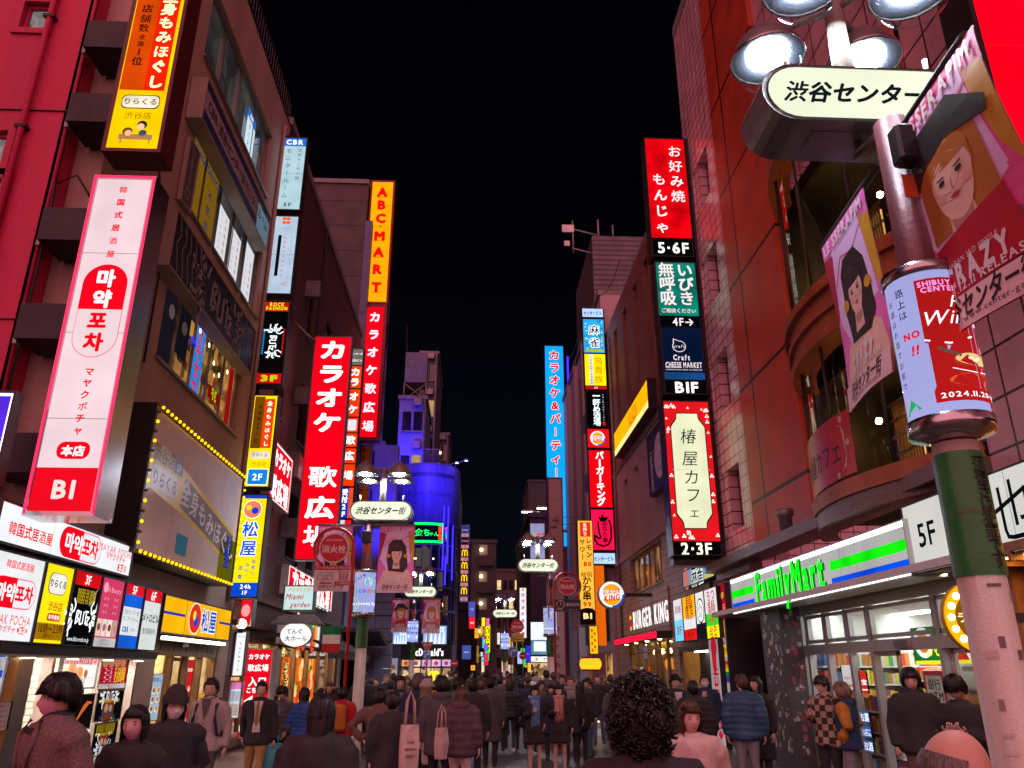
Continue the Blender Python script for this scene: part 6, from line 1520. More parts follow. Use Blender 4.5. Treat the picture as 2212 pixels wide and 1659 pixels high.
mb = MB(); mb.box(XR - .5,25.3,2.72,XR - .01,32.9,2.94,CASE); mb.box(XR - .52,25.3,2.74,XR - .501,32.9,2.92,glow('#f01030',1.6,True)); mb.build("awning",bl)
mb = MB(); mb.box(XR + 2.2,25.2,.03,XR + 2.3,33,2.75,pm("warm_shop_wall",(.5,.32,.18),.6)); mb.box(XR + .3,25.2,2.72,XR + 2.3,33,2.8,CASE_WHITE); mb.box(XR + .3,32.9,.03,XR + 2.3,33,2.75,pm("warm_shop_wall",(.5,.32,.18),.6)); mb.build("room",bl)
mb = MB()
for i in range(6): mb.ball((XR + .9,25.9 + i*1.2,2.45),.09,glow('#ffcf80',35,True),10,8)
for i in range(4): mb.lathe([(.06,0),(.06,-.02)],(XR - .25,26 + i*1.9,2.718),glow('#ffe0a0',30,True),10)
mb.build("lamp",bl)
mb = MB()
for y in (25.42,26.6,27.8,28.4,29.6,30.8,32.0,32.55): mb.box(XR + .1,y - .05,.03,XR + .2,y + .05,2.74,BRZ)
mb.box(XR + .1,25.4,.03,XR + .19,32.6,.3,BRZ); mb.box(XR + .1,28.4,.3,XR + .18,32.6,.75,WOOD); mb.build("frame",bl)
g = MB(); g.box(XR + .15,25.45,.3,XR + .155,32.5,2.72,CG); g.build("glass",bl)
for i,y in enumerate((29.0,30.3,31.4)): sign_at("window_poster",("red burger poster nearest on the burger shop glass","red burger poster second on the burger shop glass","red burger poster farthest on the burger shop glass")[i],(XR + .08,y + .6,1.0),-math.pi / 2,.55,.9,flyer(('#c8301a','#e8d8c0','#b8401a')[i],("BK","SET","NEW")[i],'#f8e8c0' if i != 1 else '#802010'),depth=.01,casing=BRZ,bez=.01,cat="poster")

# ------------------------------------------------------------------ right: the slim sign column and its orange neighbour
YE = 34.4
def col(name_label,t,bt,draw,**k):
    def xl(y): return 1257.5 + (y - 666)*(1281 - 1257.5) / (1219 - 666)
    def xr(y): return 1301.5 + (y - 666)*(1329 - 1301.5) / (1219 - 666)
    return front_sign("floor_sign",name_label,YE,xl(bt),xr(bt),bt,(xl(t) + xr(t)) / 2,t,draw,depth=.35,bez=.025,group="floor signs in the slim column by the brick building",**k)
def cb(p): p.rect(0,0,1,1,BGm('#a8c4f0',1.1,.1),1); p.text("センタービル",.5,.52,.2,G('#1a2c8a',.7),2,.03,fit=.9)
col("pale blue name plate topmost of the slim column",667,685,cb)
def mah(p):
    p.rect(0,0,1,1,BGm('#2aa0e0',1.0,.2),1); r_ = random.Random(6)
    for i in range(24): p.ell(.08 + .1*r_.random() + .74*(i % 2),.05 + .9*r_.random(),.04,G(r_.choice(['#e0d020','#e8f4f8','#30b040','#1a5ac0']),.9),2)
    for ch,v in (("麻",.32),("雀",.70)): p.text(ch,.52,v,.52,G('#f4fcff',1.2),3,.09); p.text(ch,.52,v,.52,G('#151c3a',.5),4,.03)
    p.text("5F",.78,.07,.2,G('#15306a',.6),3,.01); p.rect(.1,.9,.95,.97,G('#b0c020',.8),3)
col("bright blue mahjong lightbox with two outlined black kanji",690,762,mah)
def tk(p): p.rect(0,0,1,1,BGm('#f8e000',1.05,.12),1); p.rect(.22,0,.40,1,BGm('#f4f2f6',1.0),2); p.vtext("TORIKIZOKU",.31,.06,.96,.12,G('#3a2a20',.6),3,.02); p.vtext("鳥貴族",.66,.06,.96,.42,G('#d0601a',.9),2,.01)
col("yellow lightbox with thin orange characters and a white strip",765,833,tk)
def t4(p): p.rect(0,0,1,1,BGm('#c80a14',.9),1); p.text("4F",.5,.5,.15,G('#f0e0e0',1.0),2,.02,gap=.2)
col("thin red 4F plate under the yellow lightbox",834.5,841,t4)
def ikk(p): p.rect(0,0,1,1,BGm('#08080c',.5),1); p.vtext("一軒め酒場",.48,.03,.98,.36,G('#e4f2f8',1.25),2,.045); p.vtext("お酒と肴の店安くて旨い",.80,.05,.85,.09,G('#c0d0d8',.8),2,.01); p.rect(.74,.87,.87,.97,G('#c81818',.9),2)
col("black lightbox with bold white brush kanji in the slim column",846,921,ikk)
def bk1(p): p.rect(0,0,1,1,BGm('#e80a14',1.0,.1),1); bun(p,.47,.5,.36,2)
col("red lightbox with a round burger mark in the slim column",927,967,bk1)
def bk2(p): p.rect(0,0,1,1,BGm('#f0000e',1.0,.15),1); p.vtext("バーガーキング",.5,.02,.97,.40,G('#fff0f0',1.25),2,.05); p.rect(0,.28,1,.285,G('#7a0008',.7),2)
col("tall red lightbox with white burger katakana in the slim column",973,1096,bk2)
def ako(p):
    p.rect(0,0,1,1,BGm('#f01048',1.0,.15),1); kk = G('#14060a',.3)
    p.line([(.30,.30),(.33,.55),(.40,.70),(.30,.72),(.13,.64),(.12,.74),(.25,.86),(.5,.91),(.75,.86),(.88,.7),(.88,.4),(.80,.25)],.085,kk,2); p.poly([(.3,.16),(.45,.2),(.5,.08),(.58,.19),(.8,.18),(.68,.28),(.4,.30)],kk,2); p.vtext("赤ちり亭",.60,.27,.84,.26,kk,3,.03)
col("hot pink lightbox with a black pepper outline in the slim column",1101,1188,ako)
col("pale blue name plate lowest in the slim column",1195,1218,cb)
mb = MB(); q0,q1 = at(1283,1222,YE),at(1330,1222,YE); zt = at(1280,662,YE).z
mb.box(q0.x,YE + .37,q0.z - .05,q1.x + .06,YE + .5,zt,CASE); mb.box(q0.x - .05,YE + .01,q0.z,q0.x - .027,YE + .45,zt,CASE_GREY); mb.box(q1.x + .03,YE + .1,q0.z,q1.x + .4,YE + .4,q0.z + .3,CASE); mb.box(q1.x + .03,YE + .1,zt - 2,q1.x + .5,YE + .4,zt - 1.7,CASE)
tag(mb.build("sign_mast"),"dark mast behind the slim column of floor signs","sign mast")
def lemon(p):
    p.rect(0,0,1,1,BGm('#ffb03a',1.05,.12),1); kk = G('#2a0e04',.4)
    p.rect(.15,.015,.88,.16,G('#d8281a',.95),2); p.vtext("生搾り",.5,.02,.155,.30,G('#ffe8c8',1.0),3,.03); p.vtext("レモン",.74,.165,.37,.44,kk,2,.03); p.vtext("サワー",.28,.175,.40,.42,kk,2,.03); p.text("80",.6,.43,.42,G('#d8180c',.95),2,.04,fit=.6)
    p.text("秘伝",.52,.53,.36,kk,2,.02,fit=.8); p.vtext("かわ串",.5,.55,.775,.62,kk,2,.035); p.text("99",.5,.815,.42,G('#d8180c',.95),2,.04,fit=.6); p.text("円",.82,.855,.18,G('#d8180c',.9),2,.02); p.rect(0,.875,1,1,BGm('#180c06',.5),2); p.ell(.5,.875,.48,BGm('#180c06',.5),3,.18); p.text("B1",.5,.925,.5,G('#ffd890',1.1),4,.04,fit=.65)
front_sign("projecting_sign","tall amber sign with black kana and red prices 80 and 99",33.0,1254,1286,1348,1258,1125,lemon,depth=.4,casing=CASE,bez=.03)
ob = MB(); q0,q1 = at(1292,1450,33.8),at(1304,1222,33.8); ob.box(q0.x,33.8,q0.z + 1.0,q1.x,34.2,q1.z,glow('#e8640a',.8,True)); tag(ob.build("light_panel"),"plain orange lit upright panel beside the amber sign","light panel")
def yell(p): p.rect(0,0,1,1,BGm('#f8b010',1.1,.2),1); [p.ell(.3 + .35*(i % 2),.15 + .12*i,.14,G('#c85a10',.8),2,.2) for i in range(7)]
front_sign("lightbox","short amber lightbox hanging under the amber price sign",33.2,1275,1292,1412,1284,1353,yell,depth=.3,casing=CASE)
for i in range(4):
    l = thing("paper_lantern","round orange paper lantern in the row below the amber lightbox","lantern",(at(1262 + i*9,1434,33.4 - i*.25)),0,"orange paper lanterns"); mb = MB(); mb.ball((0,0,0),(.19,.19,.23),BGm('#ff9a1a',1.6,.1),14,10); mb.build("shade",l); mb = MB(); mb.lathe([(.09,.2),(.09,.26)],(0,0,0),BLK,10); mb.lathe([(.09,-.26),(.09,-.2)],(0,0,0),BLK,10); mb.build("cap",l)
# roofs beyond
CORR = tiles("corrugated_sheet",(.13,.11,.11),(.12,.10,.10),(.05,.04,.04),60,.30,.06,.5,0,.8,.4)
b = thing("corrugated_roof_block","grey corrugated rooftop block with aerials above the slim sign column","building"); q0,q1 = at(1286,700,37),at(1400,700,37); zt = at(1330,510,37).z
mb = MB(); mb.box(q0.x,37,10,14,44,zt,CORR); mb.build("wall",b); mb = MB()
o_ = at(1275,500,37); 
for dz in (0,1.2): mb.tube([(q0.x + .5,37.2,zt + .1 - dz),(q0.x - 1.1,37.2,zt + .5 - dz)],.05,CASE_GREY,6)
mb.tube([(q0.x - 1.0,37.2,zt - 1),(q0.x - 1.0,37.2,zt + 1)],.05,CASE_GREY,6); mb.tube([(q0.x + .4,37.2,zt - .2),(q0.x + .4,37.2,zt + 1.1)],.06,CASE_GREY,6); mb.tube([(q0.x + 1.2,37.2,zt),(q0.x + 1.2,37.2,zt + .8)],.05,CASE_GREY,6)
mb.box(q0.x - 1.6,37.1,zt + .25,q0.x - .95,37.2,zt + .7,CASE_WHITE); mb.box(q0.x - 1.5,37.1,zt - .6,q0.x - 1.2,37.2,zt - .3,CASE_WHITE); mb.build("aerial",b)
PINK2 = pm("pale_pink_render",(.40,.29,.30),.65,0,.2,.8,.25,40,streak=True)
b = thing("pink_render_building","pale pink rendered building with pipes between the blue karaoke sign and the slim column","building"); X3 = XR - .1
hs = [(y,z,y + 1.4,z + 1.6) for z in (6,9.2,12.4,15.4) for y in (38,41.5,45,48.5)]
mb = MB(); wall_with_holes(mb,xmap(X3),35.25,52,.02,19.5,hs + [(36,.1,44,2.6)],PINK2,.25); mb.box(X3,35.2,.03,14,35.24,19.5,PINK2); mb.box(X3 - .1,35.2,19.5,14,52,19.8,CONC); mb.box(X3,51.9,.03,14,52,19.5,PINK2)
for y in (37.3,40.6,44.2,47.6): mb.box(X3 - .25,y,4,X3 - .001,y + .35,19.2,PINK2)
mb.build("wall",b)
for i,h in enumerate(hs): window_part(xmap(X3),h,b,DARKM,DG if i % 3 else DIM,1,1,.15)
mb = MB(); 
for y in (36.4,39.6,43.2): mb.tube([(X3 - .08,y,3),(X3 - .08,y,18)],.07,CASE_GREY,8)
for y,z in ((37.0,10),(37.0,13)): mb.box(X3 - .7,y,z,X3,y + .8,z + .8,CASE_GREY)
mb.build("pipe",b); mb = MB(); mb.box(X3 + 1.0,36,.03,X3 + 1.1,44,2.6,lit_glass("bar_interior",(.03,.01,.004),(.9,.45,.12),.8,2)); mb.build("bar_window",b)
# blue karaoke sign and the blank pink upright
def bluek(p):
    p.rect(0,0,1,1,BGm('#0aa0ff',1.0,.06),1); t = "カラオケ&パーティー"
    for i,ch in enumerate(t):
        v = .048 + i*.067
        if ch == 'ー': p.rect(.45,v - .022,.55,v + .022,G('#fff0f4',1.1),2); p.rect(.47,v - .02,.53,v + .02,G('#e01024',1.0),3)
        else: p.text(ch,.5,v,.60,G('#fff0f4',1.0),2,.08); p.text(ch,.5,v,.60,G('#e01024',1.0),3,.04)
front_sign("projecting_sign","tall sky blue karaoke sign with red outlined kana, far right side",52,1184,1226,1180,1194,748,bluek,depth=.5,casing=pm("blue_casing",(.02,.06,.25),.4),bez=.04)
def blank(p): p.rect(0,0,1,1,pm("blank_pink_board",(.50,.36,.32),.5,0,.08),1); p.vtext("bershe",.5,.72,.97,.6,pm("board_ink",(.16,.10,.10),.5),2,.02)
front_sign("projecting_sign","blank pinkish upright board with a red edge in front of the blue karaoke sign",47,1192,1222,1480,1200,1034,blank,depth=.4,casing=CASE_RED,bez=.08)
for k,(px,t,bt) in enumerate(((1232,770,1000),(1234,1010,1180),(1207,1180,1330))):
    d = MB(); q0,q1 = at(px,bt,51.5),at(px - 4,t,51.5); d.tube([q0,(q0.x,51.5,q1.z)],.06,BLUE_TUBE if k < 2 else glow('#20b0ff',2,True),6); tag(d.build("neon_tube"),("blue neon tube along the sky blue karaoke sign, upper length","blue neon tube along the sky blue karaoke sign, lower length","cyan neon tube beside the blank pinkish board")[k],"neon tube")
for k,(px,py) in enumerate(((1180,1122),(1176,1137),(1200,1146))):
    l = thing("spot_lamp",("gooseneck lamp over the pinkish board, topmost","gooseneck lamp over the pinkish board, middle one","gooseneck lamp over the pinkish board, lowest")[k],"lamp",at(px + 20,py,33.1)); mb = MB(); mb.tube([(1.1,0,0.1),(.3,0,.1),(.1,0,.15),(0,0,.02)],.02,CASE_GREY,6); mb.build("arm",l); mb = MB(); mb.lathe([(.0,.06),(.1,.03),(.16,-.06)],(0,0,0),CASE_GREY,14,caps=(False,False)); mb.build("lamp_shade",l)
# ------------------------------------------------------------------ posters, street lamps
def pc(name,c): return pm("print_" + name,c,.45,0,.06,6,0)
SKIN_P = pc("skin",(.80,.50,.40))
def idol(v):
    bgc = ((.78,.16,.52),(.80,.10,.36),(.80,.16,.05))[v]
    def d(p):
        B = pc("backdrop%d" % v,bgc); Lt = pc("pale",(.80,.56,.90)); Rd = pc("crimson",(.40,.02,.06)); HR = pc("hair%d" % v,((.025,.015,.02),(.45,.17,.03),(.50,.20,.06))[v]); Yl = pc("amber",(.62,.33,.02)); Wt = pc("white",(.78,.74,.76)); Dk = pc("ink",(.02,.018,.025))
        p.rect(0,0,1,1,B,1); p.poly([(.15,.1),(.8,.06),(.9,.55),(.3,.7),(.05,.5)],Lt,2); p.poly([(.82,.1),(1,.14),(1,.6),(.9,.45)],Yl,3); p.poly([(0,.1),(.2,.12),(.06,.45),(0,.5)],Rd,3); p.line([(.15,.3),(.35,.18),(.6,.22),(.9,.12)],.02,pc("pink",(.6,.12,.3)),3)
        p.xf = (.5,.50,(1.12,1.38,1.25)[v])
        p.poly([(.08,.86),(.20,.66),(.42,.60),(.62,.60),(.85,.67),(.95,.86)],SKIN_P if v == 0 else pc("dress",(.30,.12,.22)),4)
        if v == 0: p.poly([(.30,.30),(.40,.24),(.62,.24),(.74,.33),(.80,.60),(.70,.68),(.32,.66),(.26,.50)],HR,5)
        else: p.poly([(.30,.34),(.42,.27),(.62,.28),(.72,.36),(.73,.58),(.30,.58)],HR,5)
        p.poly([(.44,.52),(.58,.52),(.60,.63),(.42,.63)],SKIN_P,6)
        p.poly([(.51 + .135*math.cos(R(a))*(1 if a < 180 else .92),.44 - .16*p.w / p.h*math.sin(R(a))*(1 if a < 180 else 1.12)) for a in range(0,360,15)],SKIN_P,7)
        p.poly([(.37,.44),(.375,.36),(.44,.32),(.60,.32),(.655,.37),(.655,.45),(.63,.395),(.52,.40),(.40,.40)],HR,8)
        for sx in (-1,1):
            p.ell(.51 + sx*.058,.435,.022,Dk,9,.011,10); p.line([(.51 + sx*.035,.422),(.51 + sx*.085,.419)],.007,Dk,9)
        p.poly([(.475,.492),(.51,.485),(.545,.492),(.51,.503)],pc("lip",(.45,.06,.07)),9); p.line([(.51,.44),(.503,.47),(.516,.472)],.006,pc("skin_shade",(.48,.24,.18)),9)
        if v == 0:
            for u in (.30,.74): p.ell(u,.46,.06,Yl,9,.05,7)
        if v == 1:
            p.poly([(.22,.36),(.36,.23),(.62,.22),(.82,.33),(.80,.37),(.55,.325),(.36,.35),(.25,.42)],Dk,10); p.poly([(.30,.60),(.74,.56),(.78,.76),(.34,.80)],pc("book",(.45,.008,.03)),10)
        if v == 2: p.ell(.5,.34,.2,HR,10,.09); p.poly([(.3,.75),(.5,.6),(.72,.75),(.6,.86),(.4,.86)],pc("orange_dress",(.6,.14,.04)),8)
        for i in range(9):
            a = -.5 + i / 8; p.line([(.51 + .15*a,.325 - .03*math.cos(a*3)),(.51 + .30*a,.42),(.51 + .34*a,.56)],.006,pc("strand%d" % v,((.07,.045,.05),(.66,.34,.10),(.7,.36,.14))[v]),4 if v else 6)
        for i,c in enumerate(((.74,.45,.35),(.80,.52,.42),(.86,.58,.48))): p.ell(.495 - .012*i,.43 - .006*i,.115 - .028*i,pc("skin_tone%d" % i,c),7.2 + .2*i,.10 - .03*i)
        for i in range(4): p.poly([(.37 + .04*i,.33),(.39 + .04*i,.30),(.41 + .05*i,.34)],pc("strand%d" % v,((.07,.045,.05),(.66,.34,.10),(.7,.36,.14))[v]),8.4)
        for sx in (-1,1): p.ell(.51 + sx*.085,.475,.028,pc("blush",(.78,.36,.32)),8,.018,10)
        p.poly([(.44,.55),(.58,.55),(.57,.585),(.51,.60),(.45,.585)],pc("skin_shade",(.48,.24,.18)),6.5)
        p.xf = None
        p.text("LE SSERAFIM",.5,.055,.15,Wt,12,.035,fit=.88); p.text("JAPAN 3RD SINGLE",.5,.735,.045,Wt,12,.01,fit=.4); p.text("CRAZY",.5,.785,.17,Wt,12,.05,fit=.52); p.text("2024.12.11 RELEASE",.5,.838,.07,Wt,12,.025,fit=.74)
        p.rect(0,.868,1,1,pc("strip_pink",(.80,.58,.60)),11); p.text("渋谷センター街",.5,.915,.15,Dk,12,.03,shear=.3,fit=.72); p.text("http://www.center-gai.jp",.5,.965,.05,Dk,12,.0,fit=.68)
    return d
CREAM = pm("cream_pole_paint",(.56,.48,.41),.5,0,.3,3.5,.25,60,streak=True)
POLEUP = pm('upper_pole_red_lit_metal',(.15,.05,.06),.4,.2,.2)  # darker upper metal, with the red sign light put into its colour
LAMPCAP = pm("lamp_cap_grey",(.22,.20,.19),.4,.3,.2)
LAMPW = glow('#eaf2ff',190,True)
BOWL = bowl_glass()
REFL = pm('lamp_reflector',(.07,.08,.10),.35,.4,.2)
GREENW = pm("green_wrap",(.03,.22,.06),.35,0,.2,3,.1)
def led_enjoy(p):
    p.rect(0,0,1,1,BGm('#b4c0ff',.85,.08),1)
    for cu,cv,r,c in ((.30,.16,.17,'#f0a020'),(.62,.24,.11,'#a8d8c0'),(.24,.80,.17,'#c0d818'),(.68,.78,.15,'#b088e0')): p.ell(cu,cv,r,G(c,.95),2)
    p.text("Enjoy",.30,.17,.12,G('#3a60d8',.9),3,.03,slope=-.5)
    for ch,u,c in zip("Welcome",(.10,.22,.32,.42,.52,.66,.80),('#e02828','#e09018','#38b038','#2878e0','#9040c8','#e05020','#30a070')): p.text(ch,u,.46,.17,G(c,.95),3,.04)
    p.text("Have a Lovely Day!",.5,.79,.10,G('#fbfbff',1.0),4,.03,fit=.86)
    for u,v in ((.5,.08),(.85,.12),(.1,.6),(.9,.6),(.86,.93)): p.ell(u,v,.03,G('#4a58c0',.8),2)
def led_winter(p):
    p.rect(0,0,1,1,BGm('#a8b8ff',.9,.08),1); 
    for v in (.08,.92): p.rect(.05,v,.95,v + .03,G('#5878d8',.9),2)
    p.text("HAPPY",.5,.36,.17,G('#1a2a90',.8),3,.03); p.text("Winter",.5,.55,.21,G('#141c50',.7),3,.03,shear=.3)
    for u,v in ((.2,.2),(.8,.22),(.3,.75),(.75,.78)): p.ell(u,v,.06,G('#f4f6ff',1.1),2)
def led_soup(p):
    W1 = BGm('#b8b8f6',.9,.05); RD_ = BGm('#b01818',.85,.1); Wt = G('#f6f2ff',1.1)
    p.rect(0,0,1,1,W1,1)
    p.rect(.30,.06,.97,.94,RD_,2)
    p.poly([(.30,.52),(.45,.56),(.62,.50),(.97,.42),(.97,.86),(.30,.86)],W1,3); p.line([(.30,.50),(.45,.545),(.62,.49),(.97,.40)],.012,Wt,4)
    for v,e in ((.10,"SHIBUYA"),(.145,"CENTER")): p.text(e,.45,v,.055,G('#f090d8',1.0),4,.035)
    p.text("Hot",.62,.24,.13,Wt,4,.0,shear=.35); p.text("Winter",.56,.355,.15,Wt,4,.0,shear=.35)
    p.ell(.60,.66,.15,G('#b83a20',.9),4,.055); p.poly([(.45,.66),(.75,.66),(.72,.77),(.66,.80),(.54,.80),(.48,.77)],G('#b03018',.9),4); p.ell(.60,.655,.14,G('#d8b880',1.0),5,.045); p.ell(.6,.80,.20,G('#d85828',.9),3,.05)
    for u,v in ((.57,.65),(.63,.648),(.60,.664)): p.ell(u,v,.025,G('#e8d8a8',1.0),6,.012)
    p.line([(.37,.57),(.50,.635)],.025,G('#6a4a40',.8),6); p.line([(.43,.72),(.55,.745),(.70,.735),(.84,.77)],.006,Wt,6)
    for i in range(5): p.ell(.80 + .04*math.cos(i*1.3),.57 + .03*math.sin(i*1.3),.022,G('#e08878',1.0),5,.03)
    p.poly([(.86,.70),(.90,.68),(.91,.80),(.85,.83)],G('#a8d040',.9),5)
    p.rect(.30,.86,.97,.94,RD_,6); p.text("2024.11.20→2025.2",.64,.90,.052,Wt,7,.02,fit=.62)
    p.vtext("路上は",.185,.07,.32,.07,G('#15153a',.6),3,.02); p.vtext("お酒はお店でお家で",.085,.12,.80,.055,G('#15153a',.6),3,.015); p.text("NO",.22,.44,.07,G('#d81838',.9),3,.05); p.text("!!",.23,.55,.09,G('#d81838',.9),3,.05,shear=.2); p.poly([(.05,.97),(.12,.87),(.2,.95)],G('#28a058',.9),3)
LEDS = {'enjoy': led_enjoy,'winter': led_winter,'soup': led_soup}
def stadium(w,h,n=12):
    r = h / 2; q = []
    for i in range(n + 1): a = R(-90 + 180*i / n); q.append((w / 2 - r + r*math.cos(a),r*math.sin(a)))
    for i in range(n + 1): a = R(90 + 180*i / n); q.append((-w / 2 + r + r*math.cos(a),r*math.sin(a)))
    return q
def lamp_post(label,x,y,zs,led='winter',arms=True,simple=False,rot=0.0,wrap=True,po=(0,.22),dr=.222,dz=0):
    """street lamp: four domed heads over a lit oval name sign on a cream pole"""
    t = thing("street_lamp",label,"street lamp",(x,y,0),rot,"street lamps along the shopping street")
    q = zs - .30
    mb = MB(); mb.lathe([(.14,.012),(.14,.12),(.115,.16),(.115,2.9)],(po[0],po[1],0),CREAM,16); mb.lathe([(.112,2.9),(.10,q)],(po[0],po[1],0),POLEUP,16); mb.tube([(po[0],po[1],q - .03),(0,.21,q - .02),(0,.21,zs - .2)],.05,CASE_GREY,8); mb.build("pole",t)
    if wrap:
        mb = MB(); mb.lathe([(.122,2.2),(.125,2.25),(.123,2.5),(.125,2.78),(.121,2.84)],(po[0],po[1],0),GREENW,18,caps=(False,False))
        p = Panel(.36,.6,lambda u,z,o: (po[0] + (.124 + o)*math.sin((u - .18) / .124),po[1] - (.124 + o)*math.cos((u - .18) / .124),z)); k = pm("wrap_ink",(.03,.03,.03),.5)
        if not simple: p.vtext("落書きは犯罪です",.60,.03,.97,.26,k,1,.02); p.text("Graffiti is illegal",.5,.5,.085,pm("wrap_red",(.3,.06,.03),.5),1,.01,fit=.7)
        for v in p.mb.v: pass
        mb2 = mb; i0 = len(mb.v); mb.v += [(a,b_,c + 2.22) for a,b_,c in p.mb.v]
        for f_,k_,s_ in zip(p.mb.f,p.mb.m,p.mb.smooth): mb.f.append(tuple(i0 + j for j in f_)); mb.m.append(mb.mi(p.mb.mats[k_])); mb.smooth.append(s_)
        mb.build("wrap",t)
    # name sign
    w,h,d = 1.4,.44,.42
    mb = MB(); rows = []
    for yy,kk in ((.0,.955),(-.012,1.0),(d,1.0),(d + .012,.9)): rows.append([(a*kk if abs(a) > 0 else 0,yy,b_*kk + zs) for a,b_ in stadium(w,h)])
    mb.grid([list(reversed(r)) for r in rows],CASE_GREY,sm=False,caps=(False,True)); mb.box(-.35,.1,zs - h / 2 - .006,.1,.3,zs - h / 2 + .002,LAMPCAP); mb.build("sign_box",t)
    p = Panel(w,h); p.poly([((a*.94 + w / 2) / w,.5 - b_*.9 / h) for a,b_ in stadium(w,h)],BGm('#f4f8dc',1.15,.08),1)
    p.text("渋谷センター街",.5,.5,.125,G('#23282a',.4),2,.035,shear=.38,fit=.78); p.build("sign_face",t,(-w / 2,-.008,zs - h / 2))
    PIPE = pm('lamp_pipe',(.30,.27,.22),.5); mb = MB(); mb.lathe([(.075,zs + h / 2),(.06,zs + 1.02)],(0,.21,0),PIPE,12)
    for sx in (-1,1): mb.tube([(sx*.48,.05,zs + h / 2),(sx*.48,.05,zs + h / 2 + .13)],.018,CREAM,6)
    HX,HY,HZ = .37,.34,zs + .80
    for sx in (-1,1):
        for sy in (-1,1): mb.tube([(0,.21,zs + .93),(sx*HX,.21 + sy*HY,HZ + .20)],.028,PIPE,6)
    mb.build("top_pipe",t)
    for sx in (-1,1):
        for sy in (-1,1):
            hd = MB(); c = (sx*HX,.21 + sy*HY,HZ)
            hd.lathe([(.035,.30),(.06,.26),(.13,.22),(.22,.12),(.27,.0),(.275,-.02),(.265,-.02)],c,LAMPCAP,20,caps=(True,False))
            o = hd.build("lamp_head",t)
            g = MB(); g.lathe([(.262,-.02),(.25,-.09),(.20,-.17),(.12,-.22),(.001,-.235)],c,BOWL,24,caps=(False,False)); g.build("glass_bowl",o)
            hd2 = MB(); hd2.lathe([(.262,-.012),(.135,-.012),(.13,.02)],c,REFL,20,caps=(False,False)); hd2.lathe([(.27,-.03),(.278,-.024),(.278,-.01),(.27,-.004)],c,STEEL,24,caps=(False,False)); hd2.build("reflector",o)
            e = MB(); e.lathe([(.128,-.013),(.118,-.026),(.07,-.038),(.001,-.042)],c,LAMPW,16,caps=(False,False)); e.build("bulb",o)
    # display drum
    if led:
        r_ = dr; mb = MB()
        STR = STEEL
        mb.lathe([(.12,2.80),(.14,2.82),(r_ + .015,2.84),(r_ + .015,2.92),(r_,2.925)],(po[0],po[1],0),STR,28,caps=(True,False)); mb.lathe([(r_,3.745),(r_ + .015,3.75),(r_ + .015,3.81),(.11,3.83)],(po[0],po[1],0),STR,28,caps=(False,True))
        mb.lathe([(r_ - .004,2.92),(r_ - .004,3.75)],(po[0],po[1],0),BLK,28,caps=(False,False)); o = mb.build("display_drum",t)
        L_ = 2*math.pi*r_*.62
        p = Panel(L_,.82,lambda u,z,o_: (po[0] + (r_ + o_*.6)*math.sin((u - L_ / 2) / r_),po[1] - (r_ + o_*.6)*math.cos((u - L_ / 2) / r_),z)); LEDS[led](p); f_ = p.mb.build("display",o); f_.location = (0,0,2.925); o.location.z = dz
    if not simple:
        x_,y_ = po[0],po[1] - .22; mb = MB(); mb.box(x_ - .11,y_,q - .42,x_ + .09,y_ + .12,q - .16,BLK,.02); mb.box(x_ - .03,y_ + .1,q - .35,x_ + .03,y_ + .2,q - .25,BLK); mb.build("speaker",t)
        mb = MB(); mb.box(x_ - .07,y_ + .10,q - .62,x_ + .07,y_ + .105,q - .46,pm("orange_sticker",(.6,.10,.03),.5)); mb.build("sticker",t)
    return t
def banner(label,c,dirv,w,h,v,wave=.03,bar=None,blow=0.0):
    """a cloth poster hung from its top edge; c = top centre, dirv = unit vector along the top from the viewer's left to right"""
    t = thing("street_banner",label,"banner",c,math.atan2(dirv[1],dirv[0]),"poster banners on the street lamps")
    ph = (c[0]*3.1 + v) % 6
    def wrap(u,z,o): return (u - w / 2,-o + wave*math.sin(u*4 + ph)*(1 - z / h) - wave*.5*math.sin(z*4 + ph) - blow*max(0.,1 - z / h) ** 1.5*(u / w),z - h)
    p = Panel(w,h,None)
    idol(v)(p)
    # cut the poster finely enough to wave
    me = p.mb
    src = me.v[:]; 
    bm = bmesh.new(); m_ = me.mesh("banner_cloth"); bm.from_mesh(m_)
    for zc_ in [h*i / 14 for i in range(1,14)]: bmesh.ops.bisect_plane(bm,geom=bm.verts[:] + bm.edges[:] + bm.faces[:],plane_co=(0,0,zc_),plane_no=(0,0,1))
    for xc_ in [w*i / 6 for i in range(1,6)]: bmesh.ops.bisect_plane(bm,geom=bm.verts[:] + bm.edges[:] + bm.faces[:],plane_co=(xc_,0,0),plane_no=(1,0,0))
    for vv in bm.verts: vv.co = Vector(wrap(vv.co.x,vv.co.z,-vv.co.y*.35))
    bm.to_mesh(m_); bm.free(); o = bpy.data.objects.new("cloth",m_); link(o,t)
    mb = MB(); n = 8; rows = [[Vector(wrap(w*i / n,z,-.004)) for i in range(n + 1)] for z in [h*k / 12 for k in range(13)]]
    mb.grid(rows,pm("banner_back",(.45,.38,.42),.6,0,.1),closed=False); mb.build("backing",t)
    if bar:
        mb = MB(); mb.tube([(-w / 2 - bar[0],.0,.02),(w / 2 + bar[1],.0,.02)],.026,LAMPCAP,8); mb.build("bar",t)
    return t
